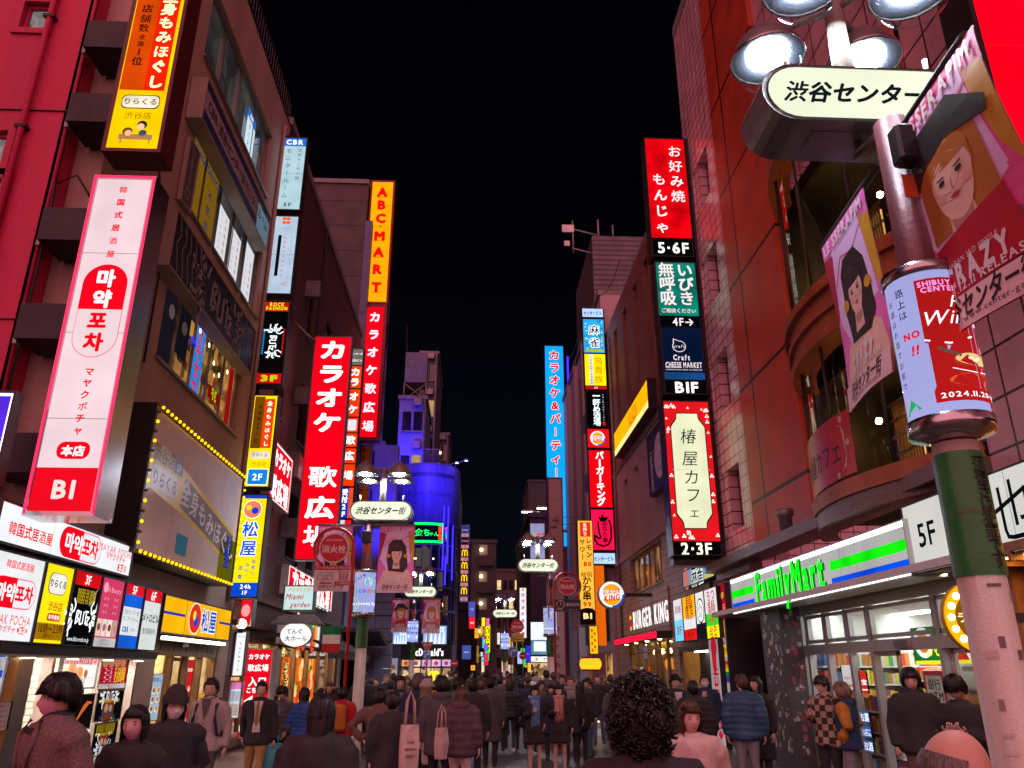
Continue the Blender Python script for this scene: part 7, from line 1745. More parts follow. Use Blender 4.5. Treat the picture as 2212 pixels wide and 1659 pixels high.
# near right post
c0 = at(1872,205,4.06); pp = ax(2130,1300,c0.x + .06)
near_lamp = lamp_post("nearest street lamp, pink lit pole and soup picture drum at the right edge",c0.x,4.06,c0.z,'soup',po=(.06,pp.y - 4.06),dr=.202,dz=.11)
ZA = c0.z - .38
np_ = MB(); r_ = random.Random(9)
for i in range(26):
    a = R(-150 + 130*r_.random()); z = .6 + 1.55*r_.random(); wd = .02 + .05*r_.random(); h_ = .01 + .05*r_.random(); rr = .1165 + .0002*i; q = []
    for k in range(4): t = a + wd / rr*k / 3; q.append((c0.x + .06 + rr*math.cos(t),pp.y + rr*math.sin(t)))
    np_.grid([[(x,y,z) for x,y in q],[(x,y,z + h_) for x,y in q]],pm("sticker_residue_%d" % (i % 3),((.30,.24,.22),(.62,.55,.50),(.20,.17,.17))[i % 3],.7),closed=False)
np_.build("sticker",near_lamp,(-c0.x,-4.06,0))
pb = MB(); pb.box(c0.x + .12,pp.y - .09,.55,c0.x + .30,pp.y + .12,1.45,pm("cabinet_pink_grey",(.50,.42,.38),.5,0,.2),.012); pb.box(c0.x + .15,pp.y - .094,.95,c0.x + .27,pp.y - .0905,1.2,CASE_GREY); tag(pb.build("switch_box"),"small pale switch cabinet strapped to the nearest lamp post","switch box")
e0,e1 = az(1777,535,ZA),az(2085,75,ZA)
dv = (e1 - e0).normalized(); Lb = (e1 - e0).length
mb = MB(); mb.tube([e0,e1],.028,DARKM,8); m0 = (e0 + e1) / 2
mb.tube([m0,(c0.x + .06,pp.y,ZA)],.03,LAMPCAP,8); tag(mb.build("banner_bar"),"dark horizontal bar carrying two banners on the nearest street lamp","bar")
wl = Lb*.36
def onbar(s): return e0 + (e1 - e0)*s
for s,v,lab in ((.20,0,"left banner of the nearest lamp, dark haired woman with an orange flower"),(.815,1,"large banner of the nearest lamp, woman in a black hat with a red book")):
    c = onbar(s); banner(lab,(c.x,c.y,c.z - .02),dv,Lb*(.38 if v == 0 else .45),Lb*(.38*1.62 if v == 0 else .45*1.42),v,.035,None,.0 if v == 0 else -.15)
c1 = at(823,1103,17.4)
lamp_post("street lamp left of the middle with a pastel welcome drum before the blue building",c1.x,17.4,c1.z,'enjoy',po=(-.26,.1))
for px0,px1,lab,in ((688,763,"banner left of the middle lamp, half behind the red fire hydrant disc"),(821,897,"banner right of the middle lamp, woman with an orange flower, before the blue building")):
    a,c = at(px0,1136,17.5),at(px1,1136,17.5); banner(lab,((a.x + c.x) / 2,17.5,a.z),(1,0),c.x - a.x,(c.x - a.x)*1.85,0,.02,(.02,.35) if px0 < 700 else (.35,.02))
c2 = at(1163,1221,27.3); lamp_post("street lamp right of the middle in front of the pinkish upright board",c2.x,27.3,c2.z,'enjoy',po=(.38,.1))
a = at(1185,1242,27.4); banner("narrow edge-on banner on the lamp right of the middle",(a.x,27.3,a.z),(.22,.975),.8,1.45,2,.02,(.0,.3))
c3 = at(908,1278,35); lamp_post("street lamp in front of the burger restaurant with a winter drum",c3.x,35,c3.z,'winter',po=(-.26,.1))
for px0,px1,v,lab in ((848,885,1,"small banner before the burger restaurant, woman in a dark hat"),(914,952,2,"small orange banner before the burger restaurant, fair haired woman")):
    a,c = at(px0,1295,35.1),at(px1,1295,35.1); banner(lab,((a.x + c.x) / 2,35.1,a.z),(1,0),c.x - a.x,(c.x - a.x)*1.85,v,.02,(.02,.3) if v == 1 else (.3,.02))
for k,(px,py,Y,lab) in enumerate(((1091,1325,46,"street lamp standing alone in the dark gap of the street, larger of the far ones"),(1006,1381,70,"far street lamp right of the violet column sign"),(1049,1396,95,"far street lamp in the crowd gap with a pale oval sign, left of two"),(1066,1404,120,"farthest street lamp in the dark gap of the street"),(1130,1380,88,"far street lamp by the white upright sign at the right"))):
    c = at(px,py,Y); lamp_post(lab,c.x,Y,c.z,'winter' if k in (0,4) else None,simple=True,wrap=k < 2)

# ------------------------------------------------------------------ fire hydrant signs, road signs
REDPAINT = pm("red_pole_paint",(.48,.012,.02),.35,0,.15)
def hydrant(label,cx_,cy_,Y,pole_px,plate):
    c = at(cx_,cy_,Y); t = thing("fire_hydrant_sign",label,"sign",(c.x,Y,0)); z = c.z
    px = at(pole_px[0],pole_px[1],Y).x - c.x
    mb = MB(); Rr = abs(px); s_ = 1 if px > 0 else -1
    pts = [(px,0,.012),(px,0,z)] + [(s_*Rr*math.cos(R(a)),0,z + Rr*math.sin(R(a))) for a in range(15,251,15)]
    mb.tube(pts,.034,REDPAINT,8)
    for a in (60,150,-10): mb.tube([(.28*math.cos(R(a))*s_,.01,z + .28*math.sin(R(a))),(Rr*math.cos(R(a))*s_,.01,z + Rr*math.sin(R(a)))],.012,REDPAINT,5)
    mb.build("pole",t)
    mb = MB(); mb.grid([[(.30*math.cos(2*math.pi*i / 32),y,z - .30*math.sin(2*math.pi*i / 32)) for i in range(32)] for y in (-.015,.015)],CASE_WHITE,sm=False); o = mb.build("disc",t)
    p = Panel(.6,.6); p.ell(.5,.5,.49,pm("hydrant_white",(.75,.72,.70),.4,0,.05),1); p.ell(.5,.5,.465,pm("hydrant_red",(.55,.015,.03),.35,0,.06),2); w_ = pm("hydrant_white",(.75,.72,.70),.4,0,.05); p.text("消火栓",.5,.54,.27,w_,3,.03,fit=.8); p.text("FIRE HYDRANT",.5,.24,.09,w_,3,.02,fit=.56); p.build("disc_face",o,(-.3,-.018,z - .3))
    x0,x1,z0,z1 = plate[0]; q0,q1 = at(x0,z1,Y),at(x1,z0,Y)
    mb = MB(); w,h = q1.x - q0.x,q1.z - q0.z; mb.box(q0.x - c.x,-.012,q0.z,q1.x - c.x,.012,q1.z,CASE_WHITE); o = mb.build("plate",t); p = Panel(w,h); plate[1](p); p.build("plate_face",o,(q0.x - c.x,-.015,q0.z))
    return t
PW,PR,PK = pm("plate_white",(.66,.60,.58),.45,0,.05),pm("plate_red",(.5,.02,.04),.45,0,.05),pm("plate_ink",(.03,.025,.03),.5)
def rep(p):
    p.rect(0,0,1,1,PW,1); p.rect(0,0,1,.24,PR,2); p.text("データそのまま! 即日修理!",.5,.12,.07,PW,3,.02,fit=.92); p.text("iPhone",.73,.33,.09,PK,3,.0); p.rect(.62,.42,.84,.60,PR,3); p.text("修理",.73,.51,.08,PW,4,.02); p.text("救急便",.73,.69,.08,PK,3,.01); p.rect(.52,.80,1,1,PR,3); p.text("この手前を左",.76,.9,.065,PW,4,.02)
    p.rrect(.08,.36,.47,.74,.02,PK,2); p.rrect(.09,.38,.46,.72,.02,PW,3); p.text("iPhone修理",.275,.48,.06,PK,4,.01); p.rect(.09,.57,.46,.585,PR,4); p.text("救急便",.275,.65,.05,PK,4,.01); p.poly([(.15,.90),(.24,.80),(.24,.86),(.46,.86),(.46,.94),(.15,.94)],PR,3)
hydrant("red fire hydrant disc on an arched red pole over a phone repair plate",722,1184,16.2,(765,1184),((677,767,1222,1264),rep))
def gem(p): p.rect(0,0,1,1,PK,1); p.ell(.22,.42,.16,PW,2); p.ell(.22,.42,.14,PK,3); p.line([(.22,.42),(.22,.2)],.02,PW,4); p.line([(.22,.42),(.3,.5)],.02,PW,4); p.text("宝石広場",.68,.42,.13,PW,2,.02); p.text("80m",.2,.86,.09,PW,2,.01); p.text("AビルF 4F",.7,.86,.07,PW,2,0); p.poly([(.05,.82),(.09,.72),(.13,.82)],PW,2)
hydrant("red fire hydrant disc over a black watch shop plate, beside the amber price sign",1225.5,1266,26.3,(1197,1266),((1199,1254,1295,1321),gem))
def lunch(p): p.rect(0,0,1,1,pm("plate_yellow",(.6,.45,.05),.45),1); p.text("人生ガチャ",.55,.4,.13,PK,2,.02); p.rect(.1,.65,.9,.8,PR,2)
hydrant("small far fire hydrant disc over a yellow plate in the dark gap",1117,1353,39,(1104,1353),((1104,1132,1368,1386),lunch))
def roadsign(label,px,py,Y,kind,r=.30):
    c = at(px,py,Y); t = thing("road_sign",label,"road sign",(c.x,Y,0)); z = c.z; mb = MB(); mb.tube([(0,.03,.012),(0,.03,z + r + .5)],.03,CASE_GREY,8); mb.build("pole",t)
    if kind == 'tri': pts = [(-r,r*.8),(r,r*.8),(0,-r)]
    else: pts = [(r*math.cos(2*math.pi*i / 28),r*math.sin(2*math.pi*i / 28)) for i in range(28)]
    mb = MB(); mb.grid([[(a,y,z - b_) for a,b_ in pts] for y in (-.008,.01)] if kind != 'tri' else [[(a,y,z + b_) for a,b_ in pts] for y in (-.008,.01)],CASE_WHITE,sm=False); o = mb.build("plate",t); p = Panel(2*r,2*r)
    if kind == 'no': p.ell(.5,.5,.49,pm("road_red",(.55,.02,.03),.4),1); p.rect(.15,.42,.85,.58,pm("road_white",(.75,.74,.72),.4),2)
    if kind == 'arrow':
        p.ell(.5,.5,.49,pm("road_white",(.75,.74,.72),.4),1); p.ell(.5,.5,.46,pm("road_blue",(.03,.12,.5),.4),2); w_ = pm("road_white",(.75,.74,.72),.4); p.line([(.32,.82),(.32,.5),(.40,.38),(.62,.36)],.13,w_,3); p.poly([(.58,.18),(.86,.37),(.58,.56)],w_,3)
    if kind == 'tri': p.poly([(.03,.12),(.97,.12),(.5,.97)],pm("road_red",(.55,.02,.03),.4),1); p.text("止まれ",.5,.3,.2,pm("road_white",(.75,.74,.72),.4),2,.02)
    p.build("sign_face",o,(-r,-.012,z - r))
roadsign("inverted red stop triangle in front of the burger restaurant",923,1398,40,'tri'); roadsign("blue arrow road sign in front of the burger restaurant",922,1415,39.5,'arrow',.2); roadsign("no entry road sign right of the burger restaurant",981,1433,42,'no',.2); roadsign("blue right arrow road sign in the dark gap of the street",1108.5,1408,38,'arrow',.22); roadsign("no entry road sign in the dark gap beside the blue arrow",1129.5,1416.5,44,'no',.2)

# ------------------------------------------------------------------ far end of the street
FARD = pm("dark_concrete",(.035,.033,.036),.7,0,.3,.5,.3,20)
FARB = pm("brown_concrete",(.06,.045,.042),.7,0,.3,.5,.3,20)
def farbox(name,label,l,r,t,Y,dep,mat,wins=None):
    p0,p1,q = at(l,1450,Y),at(r,1450,Y),at((l + r) / 2,t,Y); b = thing(name,label,"building"); mb = MB(); mb.box(p0.x,Y,.03,p1.x,Y + dep,q.z,mat); mb.box(p0.x - .15,Y - .15,q.z,p1.x + .15,Y + dep,q.z + .4,mat); mb.build("wall",b)
    return b,p0.x,p1.x,q.z
b,x0,x1,zt = farbox("balcony_apartment","dark apartment block with lit stair landings at the end of the gap",1013,1070,1173,92,12,FARD)
LAND = pm("landing_wall",(.22,.20,.16),.6)
for i in range(7):
    z = zt - 2.4 - i*3.0
    if z < 3: break
    mb = MB(); mb.box(x0 + .9,91.2,z - .25,x1 - .3,91.98,z,FARD); mb.box(x0 + .9,91.2,z,x1 - .3,91.3,z + .9,FARD); mb.box(x0 + .95,91.95,z,x0 + 1.9,91.99,z + 2.2,LAND); mb.build("balcony",b)
    mb = MB(); mb.ball((x0 + 1.2,91.7,z + 1.6),.16,glow('#ffe8b0',12,True),8,6); mb.build("landing_lamp",b)
b,x0,x1,zt = farbox("brown_apartment","brown block with a few lit windows right of the landings block",1068,1117,1235,115,12,FARB); r_ = random.Random(3)
for i in range(6):
    for k in range(4):
        m = BGm('#ffd890',.8) if (i*7 + k*3) % 9 in (0,4) else DG
        mb = MB(); z = zt - 2.5 - 2.6*i; mb.box(x0 + .3 + k*.85,114.9,z,x0 + .85 + k*.85,114.98,z + 1.3,m); mb.build("window",b)
farbox("dark_end_building","dark building closing the far end of the street",1100,1165,1330,150,15,FARD)
farbox("distant_tower","faint tall dark tower behind the white karaoke board",1144,1215,1042,125,14,pm("night_tower",(.035,.035,.045),.8))
b,x0,x1,zt = farbox("shop_block","dark shop block behind the violet column sign",985,1029,1318,66,20,FARD)
b,x0,x1,zt = farbox("corner_shop_block","dark corner block with a white lit shop window, far right side",1147,1300,1118,62,20,FARB)
def carat(p): p.rect(0,0,1,1,BGm('#b8b4e8',.75,.1),1); p.ell(.42,.3,.13,G('#d8a020',.9),2); p.text("カラ",.72,.32,.34,G('#d02838',.9),2,.05); p.text("オ",.5,.7,.3,G('#d02838',.9),2,.05)
front_sign("wall_sign","pale violet karaoke board with red kana on the far right block",61.5,1146,1177,1208,1160,1131,carat,depth=.3,casing=FARD)
def carat2(p): p.rect(0,0,1,1,BGm('#f0f0fa',1.2,.1),1); p.vtext("カラオケまねき",.5,.08,.98,.62,G('#d82030',.9),2,.05); p.ell(.5,.04,.2,G('#d8a020',.9),3)
front_sign("projecting_sign","white upright sign with small red kana in the dark gap",60,1123,1137,1378,1130,1270,carat2,depth=.3,casing=CASE)
def screenw(p):
    p.rect(0,0,1,1,BGm('#e8f4f8',1.3,.15),1); p.rect(.0,.55,1,1,BGm('#5a8aa8',.8),2); p.rect(.1,.6,.5,.9,G('#e8f0f4',1.1),3); p.rect(.55,.2,.9,.5,G('#c0d8e8',1.0),3); p.ell(.7,.75,.12,G('#304860',.6),3)
front_sign("shop_window","big white lit shop window at the far right above a white name strip",61.6,1147,1211,1414,1179,1344,screenw,depth=.1,casing=FARD,cat="window")
def strip(p): p.rect(0,0,1,1,BGm('#f6f2f4',1.2),1); p.text("マツキヨ",.6,.5,.1,G('#1a1a30',.6),2,.03); p.ell(.2,.5,.04,G('#e08020',1.0),2)
front_sign("shop_sign","white name strip over a glowing shop in the far right block",61.4,1147,1211,1430,1179,1418,strip,depth=.3,casing=FARD)
mb = MB(); q0,q1 = at(1147,1475,61.5),at(1215,1432,61.5); mb.box(q0.x,61.5,.1,q1.x,61.55,q1.z,lit_glass("far_shop_interior",(.05,.02,.01),(1.0,.6,.25),.9,3)); tag(mb.build("shop_window"),"warm glowing shop interior under the far white name strip","window")
def mega(p): p.rect(0,0,1,1,BGm('#141004',.6),1); p.vtext("MEGAドンキ",.5,.02,.98,.8,glow('#f8f000',1.6),2,.05); [p.rect(u,0,u + .08,1,glow('#f8f000',1.6),2) for u in (0,.92)]
front_sign("projecting_sign","black upright sign with glowing yellow letters far down the street",84,1047,1058,1410,1052,1349,mega,depth=.3,casing=BLK,bez=.05)
for k,(l,r,t,bt,Y,c,tx,tc,lab) in enumerate(((1013,1026,1333,1358,64,'#f02030',"酒場",'#ffffff',"small red and white lit sign right of the violet column sign"),(1012,1026,1300,1332,64.5,'#4a48a0',"渋谷",'#b8b8f0',"dim violet upright sign above the small red one"),(998,1017,1394,1424,63,'#3a4a90',"NEW",'#d8d8f8',"blue fashion poster right of the burger restaurant"),(1074,1080,1367,1392,100,'#f4f4e8',"灯",'#606060',"thin white lit strip in the dark gap"),(1118,1130,1407,1434,62,'#c0d0ff',"W",'#3040a0',"pale blue lit drum-like sign right of the far arrow"),(1017,1026,1437,1448,66,'#f0a030',"食",'#602000',"tiny orange lit sign at head height, far left"),(1040,1046,1420,1452,90,'#ffe8c0',"店",'#804020',"warm white lit doorway far down the street"),(1084,1096,1428,1452,110,'#f0c890',"茶",'#704010',"amber lit doorway at the end of the street"),(1098,1110,1436,1454,105,'#f8e0c8',"薬",'#803020',"pale lit shop front at the end of the street"),(1136,1146,1395,1430,60,'#3028c0',"B",'#8080ff',"deep blue upright sign before the far right block"),(1058,1066,1432,1452,112,'#e0f0ff',"C",'#305080',"cold white lit shop front at the end of the street"),(1140,1147,1432,1452,59,'#f8b040',"酒",'#602000',"amber lantern-like sign before the far right block"),(1023,1034,1395,1432,70,'#8a5a20',"店",'#f0c060',"brown lit shop sign far down the left side"))):
    front_sign("shop_sign",lab,Y,l,r,bt,(l + r) / 2,t,tile([c],(tx,),tc),depth=.2,casing=CASE,bez=.02)
for k,(px,py) in enumerate(((1138,1104),(1171,1096))):
    t = thing("road_lamp",("slim road lamp on a curved arm far right, lower one","slim road lamp on a curved arm far right, upper one")[k],"street lamp",at(px,py,70)); mb = MB(); mb.tube([(.3,0,.02),(2.0,0,-.3),(3.2,.2,-1.2),(3.4,.2,-9)],.08,CASE_GREY,6); mb.build("arm",t); mb = MB(); mb.box(-.5,-.2,-.08,.5,.2,.1,CASE_GREY,.05); mb.box(-.45,-.18,-.12,.45,.18,-.081,glow('#f8f4e8',14,True)); mb.build("lamp_head",t)
# small lit signs packed along the far street
r_ = random.Random(55); cw = ('red','#f02838'),('amber','#f8a020'),('white','#f4f4ea'),('cyan','#40c8f0'),('yellow','#f4e020'),('green','#30d860'),('violet','#8060f0'),('pink','#f060a0')
for i in range(46):
    Y = 56 + 60*r_.random(); side = i % 2; px = 1022 + 24*r_.random() + (Y - 56)*.35 if side == 0 else 1146 - 22*r_.random() - (Y - 56)*.25; py = 1442 - 90*r_.random() ** 1.5; w = 3.5 + 6*r_.random(); h = (8 + 20*r_.random()) if i % 3 else 5
    nm,c = cw[(i*5 + i // 8) % 8]; front_sign("shop_sign","tiny %s lit %s sign on the %s side of the far street" % (nm,"upright" if h > 8 else "flat",("left","right")[side]),Y,px,px + w,py,px + w / 2,py - h,tile([c],("店",),'#301010'),depth=.2,casing=CASE,bez=.03,group="tiny lit signs down the far street")
# planting box and lit cabinet at the right kerb
wp = MB(); q = at(1292,1555,27.5); wp.box(q.x - .12,27.5,.02,q.x + .12,27.8,1.1,CASE_WHITE); wp.box(q.x - .1,27.49,.2,q.x + .1,27.499,1.06,glow('#fff4e0',1.5,True)); tag(wp.build("floor_lightbox"),"knee high white floor lightbox standing at the right kerb","sign")


for k,(a,c,lab) in enumerate(((at(632,688,20),at(752,730,27),"thin cable from the column of floor signs to the segmented karaoke sign"),(at(728,640,24),at(800,662,35),"thin cable between the brick building and the grey tower"),(at(1256,690,34),at(1228,775,50),"thin cable by the sky blue karaoke sign"),(at(1340,560,30),at(1290,640,36),"thin cable on the roof edge of the brick building"))):
    q = [a + (c - a)*(i / 10) - Vector((0,0,.5*math.sin(math.pi*i / 10))) for i in range(11)]; d = MB(); d.tube(q,.018,BLK if k else CASE_GREY,5); tag(d.build("cable"),lab,"cable")
# ------------------------------------------------------------------ people
def cloth(name,c,var=.18,rough=.85,scale=9,bump=.35,bscale=220): return pm("cloth_" + name,c,rough,0,var,scale,bump,bscale,.25)
K = dict(black=cloth("black",(.036,.034,.038)),char=cloth("charcoal",(.085,.08,.084)),navy=cloth("navy",(.030,.036,.075)),brown=cloth("brown",(.14,.085,.065)),tweed=pm("cloth_tweed",(.20,.125,.12),.9,0,.55,90,.5,300,.2),plum=cloth("plum",(.10,.062,.075)),blue=cloth("blue_nylon",(.03,.075,.15),.1,.45,6,.1),bright=cloth("bright_blue_nylon",(.025,.09,.32),.1,.45,6,.1),grey=cloth("grey_knit",(.36,.33,.31),.1,.9,30,.5,160),khaki=cloth("khaki",(.34,.21,.09)),white=cloth("white",(.62,.60,.58)),pinkish=cloth("pale_pink",(.56,.40,.36)),cream=cloth("cream_trousers",(.50,.36,.34)),denim=cloth("denim",(.10,.13,.20)),red=cloth("red",(.42,.02,.025)),maroon=cloth("maroon",(.22,.015,.02)),mustard=cloth("mustard_leather",(.42,.17,.02),.15,.5),vnavy=cloth("varsity_navy",(.028,.045,.11)),olive=cloth("olive",(.09,.08,.05)),scarf_b=cloth("blue_scarf",(.16,.28,.52),.25,.95,40,.8,120),scarf_p=cloth("pink_scarf",(.58,.27,.22),.25,.95,40,.8,120),scarf_g=cloth("grey_scarf",(.30,.29,.29),.25,.95,40,.8,120),yellow=cloth("yellow",(.55,.33,.02)),teal=cloth("lilac",(.26,.20,.34)),tights=cloth("sheer_tights",(.45,.22,.10),.1,.6))
def plaid():
    m,n,l,out = newmat("cloth_plaid"); b = n.new("ShaderNodeBsdfPrincipled"); l.new(b.outputs[0],out.inputs[0]); b.inputs["Roughness"].default_value = .9
    tc = n.new("ShaderNodeTexCoord"); ck = n.new("ShaderNodeTexChecker"); ck.inputs["Scale"].default_value = 12; ck.inputs[1].default_value = (.035,.02,.018,1); ck.inputs[2].default_value = (.34,.24,.17,1)
    l.new(tc.outputs["Object"],ck.inputs[0]); l.new(ck.outputs[0],b.inputs[0]); return m
K['plaid'] = plaid()
SKIN = pm("skin",(.58,.36,.27),.5,0,.10,5,.1,120); SKIN2 = pm("skin_pale",(.68,.46,.37),.5,0,.08,5,.1,120)
EYE = pm("eye_dark",(.012,.009,.008),.2,0,.0,3,0); EYEW = pm("eye_white",(.55,.52,.50),.3,0,0,3,0); LIP = pm("lip",(.34,.10,.09),.4,0,.05,3,0)
MASKP = pm("mask_pink",(.62,.30,.36),.8,0,.06,20,.3,90); MASKW = pm("mask_white",(.66,.62,.60),.8,0,.06,20,.3,90)
def hairmat(name,c):
    m,n,l,out = newmat("hair_" + name); b = n.new("ShaderNodeBsdfPrincipled"); l.new(b.outputs[0],out.inputs[0]); b.inputs["Roughness"].default_value = .38; b.inputs["Specular IOR Level"].default_value = .5
    tc = n.new("ShaderNodeTexCoord"); mp = n.new("ShaderNodeMapping"); mp.inputs["Scale"].default_value = (160,160,9); nz = n.new("ShaderNodeTexNoise"); nz.inputs["Scale"].default_value = 1; nz.inputs["Detail"].default_value = 3
    l.new(tc.outputs["Object"],mp.inputs[0]); l.new(mp.outputs[0],nz.inputs[0]); r = n.new("ShaderNodeValToRGB"); r.color_ramp.elements[0].position = .35; r.color_ramp.elements[1].position = .7
    r.color_ramp.elements[0].color = (*[x*.45 for x in c],1); r.color_ramp.elements[1].color = (*[x*1.5 for x in c],1); l.new(nz.outputs[0],r.inputs[0]); l.new(r.outputs[0],b.inputs[0])
    bp = n.new("ShaderNodeBump"); bp.inputs["Strength"].default_value = .6; bp.inputs["Distance"].default_value = .006; l.new(nz.outputs[0],bp.inputs["Height"]); l.new(bp.outputs[0],b.inputs["Normal"]); return m
HB,HBR,HG,HBL = hairmat("black",(.009,.0075,.007)),hairmat("brown",(.075,.032,.016)),hairmat("grey",(.12,.11,.10)),hairmat("fair",(.22,.15,.09))
SHOE_B,SHOE_W = pm("shoe_black",(.02,.02,.02),.4),pm("shoe_white",(.65,.63,.62),.5)

def ss(a,b,x):
    t = max(0.,min(1.,(x - a) / (b - a))) if b != a else float(x > a); return t*t*(3 - 2*t)
def ring(c,rx,ry,n=18,tilt=None):
    return [(c[0] + rx*math.cos(2*math.pi*i / n),c[1] + ry*math.sin(2*math.pi*i / n),c[2]) for i in range(n)]
def limb(mb,pts,rad,m,n=12): mb.tube(pts,rad,m,n)
def head_pt(a,el,grow=0.0):
    """a = angle from the face (0) round to the back (pi), signed; el = elevation; metres about the head's centre"""
    ce,se = math.cos(el),math.sin(el)
    x,y,z = math.sin(a)*ce,-math.cos(a)*ce,se
    jaw = max(0,-z)
    rx = .077*(1 - .30*jaw ** 1.6); ry = .096*(1 - (.10 if y < 0 else .22)*jaw)
    X,Y,Z = x*rx,y*ry,z*.117
    if y < 0:
        Y *= 1 - .07*(1 - abs(x))
        f = max(0,-y)
        Y -= .021*math.exp(-(X / .014) ** 2)*ss(.012,-.022,Z)*ss(-.052,-.030,Z)*f
        Y -= .007*math.exp(-(X / .010) ** 2)*ss(.04,0,Z)*ss(-.03,0.0,Z)*f
        Y += .008*math.exp(-((abs(X) - .031) / .017) ** 2 - ((Z - .002) / .012) ** 2)*f
        Y -= .006*math.exp(-(X / .026) ** 2 - ((Z + .060) / .012) ** 2)*f
        Y -= .008*math.exp(-(X / .022) ** 2 - ((Z + .098) / .016) ** 2)*f
        Y -= .004*math.exp(-((Z - .022) / .010) ** 2)*f*(1 if abs(X) < .055 else 0)
    v = Vector((X,Y,Z)); return v*(1 + grow / .1) if grow else v
def face_y(x,z):
    a = math.asin(max(-1,min(1,x / .077))); best = None
    for i in range(60):
        el = -1.4 + 2.8*i / 59; p = head_pt(a,el)
        if best is None or abs(p.z - z) < abs(best.z - z): best = p
    return best.y
_FY = {}
def fy(x,z):
    k = (round(x,4),round(z,4))
    if k not in _FY: _FY[k] = face_y(x,z)
    return _FY[k]
def make_head(mb,hp,M,skin,detail=1,mask=None,smile=False,glasses=False):
    n,k = (32,24) if detail > 1 else ((24,18) if detail else (14,10)); t = MB()
    t.grid([[head_pt(2*math.pi*j / n,-1.5 + 3.0*i / k) for j in range(n)] for i in range(k + 1)],skin)
    t.tube([(0,.018,-.19),(0,.014,-.10),(0,.006,-.05)],[.056,.052,.050],skin,14)
    for s in (-1,1): t.ball((s*.078,.012,-.004),(.010,.018,.030),skin,8,6)
    if detail:
        for s in (-1,1):
            y = fy(s*.031,.004); t.ball((s*.031,y + .003,.004),(.0135,.006,.0055),EYEW if detail > 1 else EYE,10,6); t.ball((s*.030,y - .0005,.004),(.0062,.004,.0055),EYE,8,6)
            t.ball((s*.031,y - .001,.0105),(.015,.005,.0022),EYE,8,5)
            y = fy(s*.032,.026); t.tube([(s*.016,y + .000,.024),(s*.031,y - .002,.028),(s*.048,y + .004,.024)],[.0022,.0034,.0016],HB,5)
        y = fy(0,-.060); t.ball((0,y + .001,-.060),(.021,.005,.0042),LIP,10,6); t.ball((0,y - .0006,-.066),(.017,.005,.0040),LIP,10,6)
        if smile: t.ball((0,y - .002,-.062),(.017,.004,.003),EYEW,10,6)
    if mask:
        rows = []
        for i in range(9):
            el = -1.05 + 1.0*i / 8
            rows.append([head_pt(R(a),el,.009 - .004*abs(a) / 78) + Vector((0,-.012*math.exp(-(a / 25) ** 2)*math.sin(math.pi*i / 8),0)) for a in range(-78,79,12)])
        t.grid(rows,mask,closed=False)
        for s in (-1,1):
            for el in (-.9,-.1): t.tube([head_pt(R(76*s),el,.008),(s*.082,.03,-.004)],.0016,mask,4)
    if glasses:
        for s in (-1,1):
            y = fy(s*.03,.004) - .012; t.tube([(s*.033 + .021*math.cos(2*math.pi*i / 16),y,.002 + .018*math.sin(2*math.pi*i / 16)) for i in range(17)],.0016,K['char'],5); t.tube([(s*.054,y,.006),(s*.08,.01,.008)],.0016,K['char'],4)
        t.tube([(-.012,y,.006),(.012,y,.006)],.0016,K['char'],4)
    for v in range(len(t.v)): t.v[v] = tuple(hp + M @ Vector(t.v[v]))
    mb.add(t)
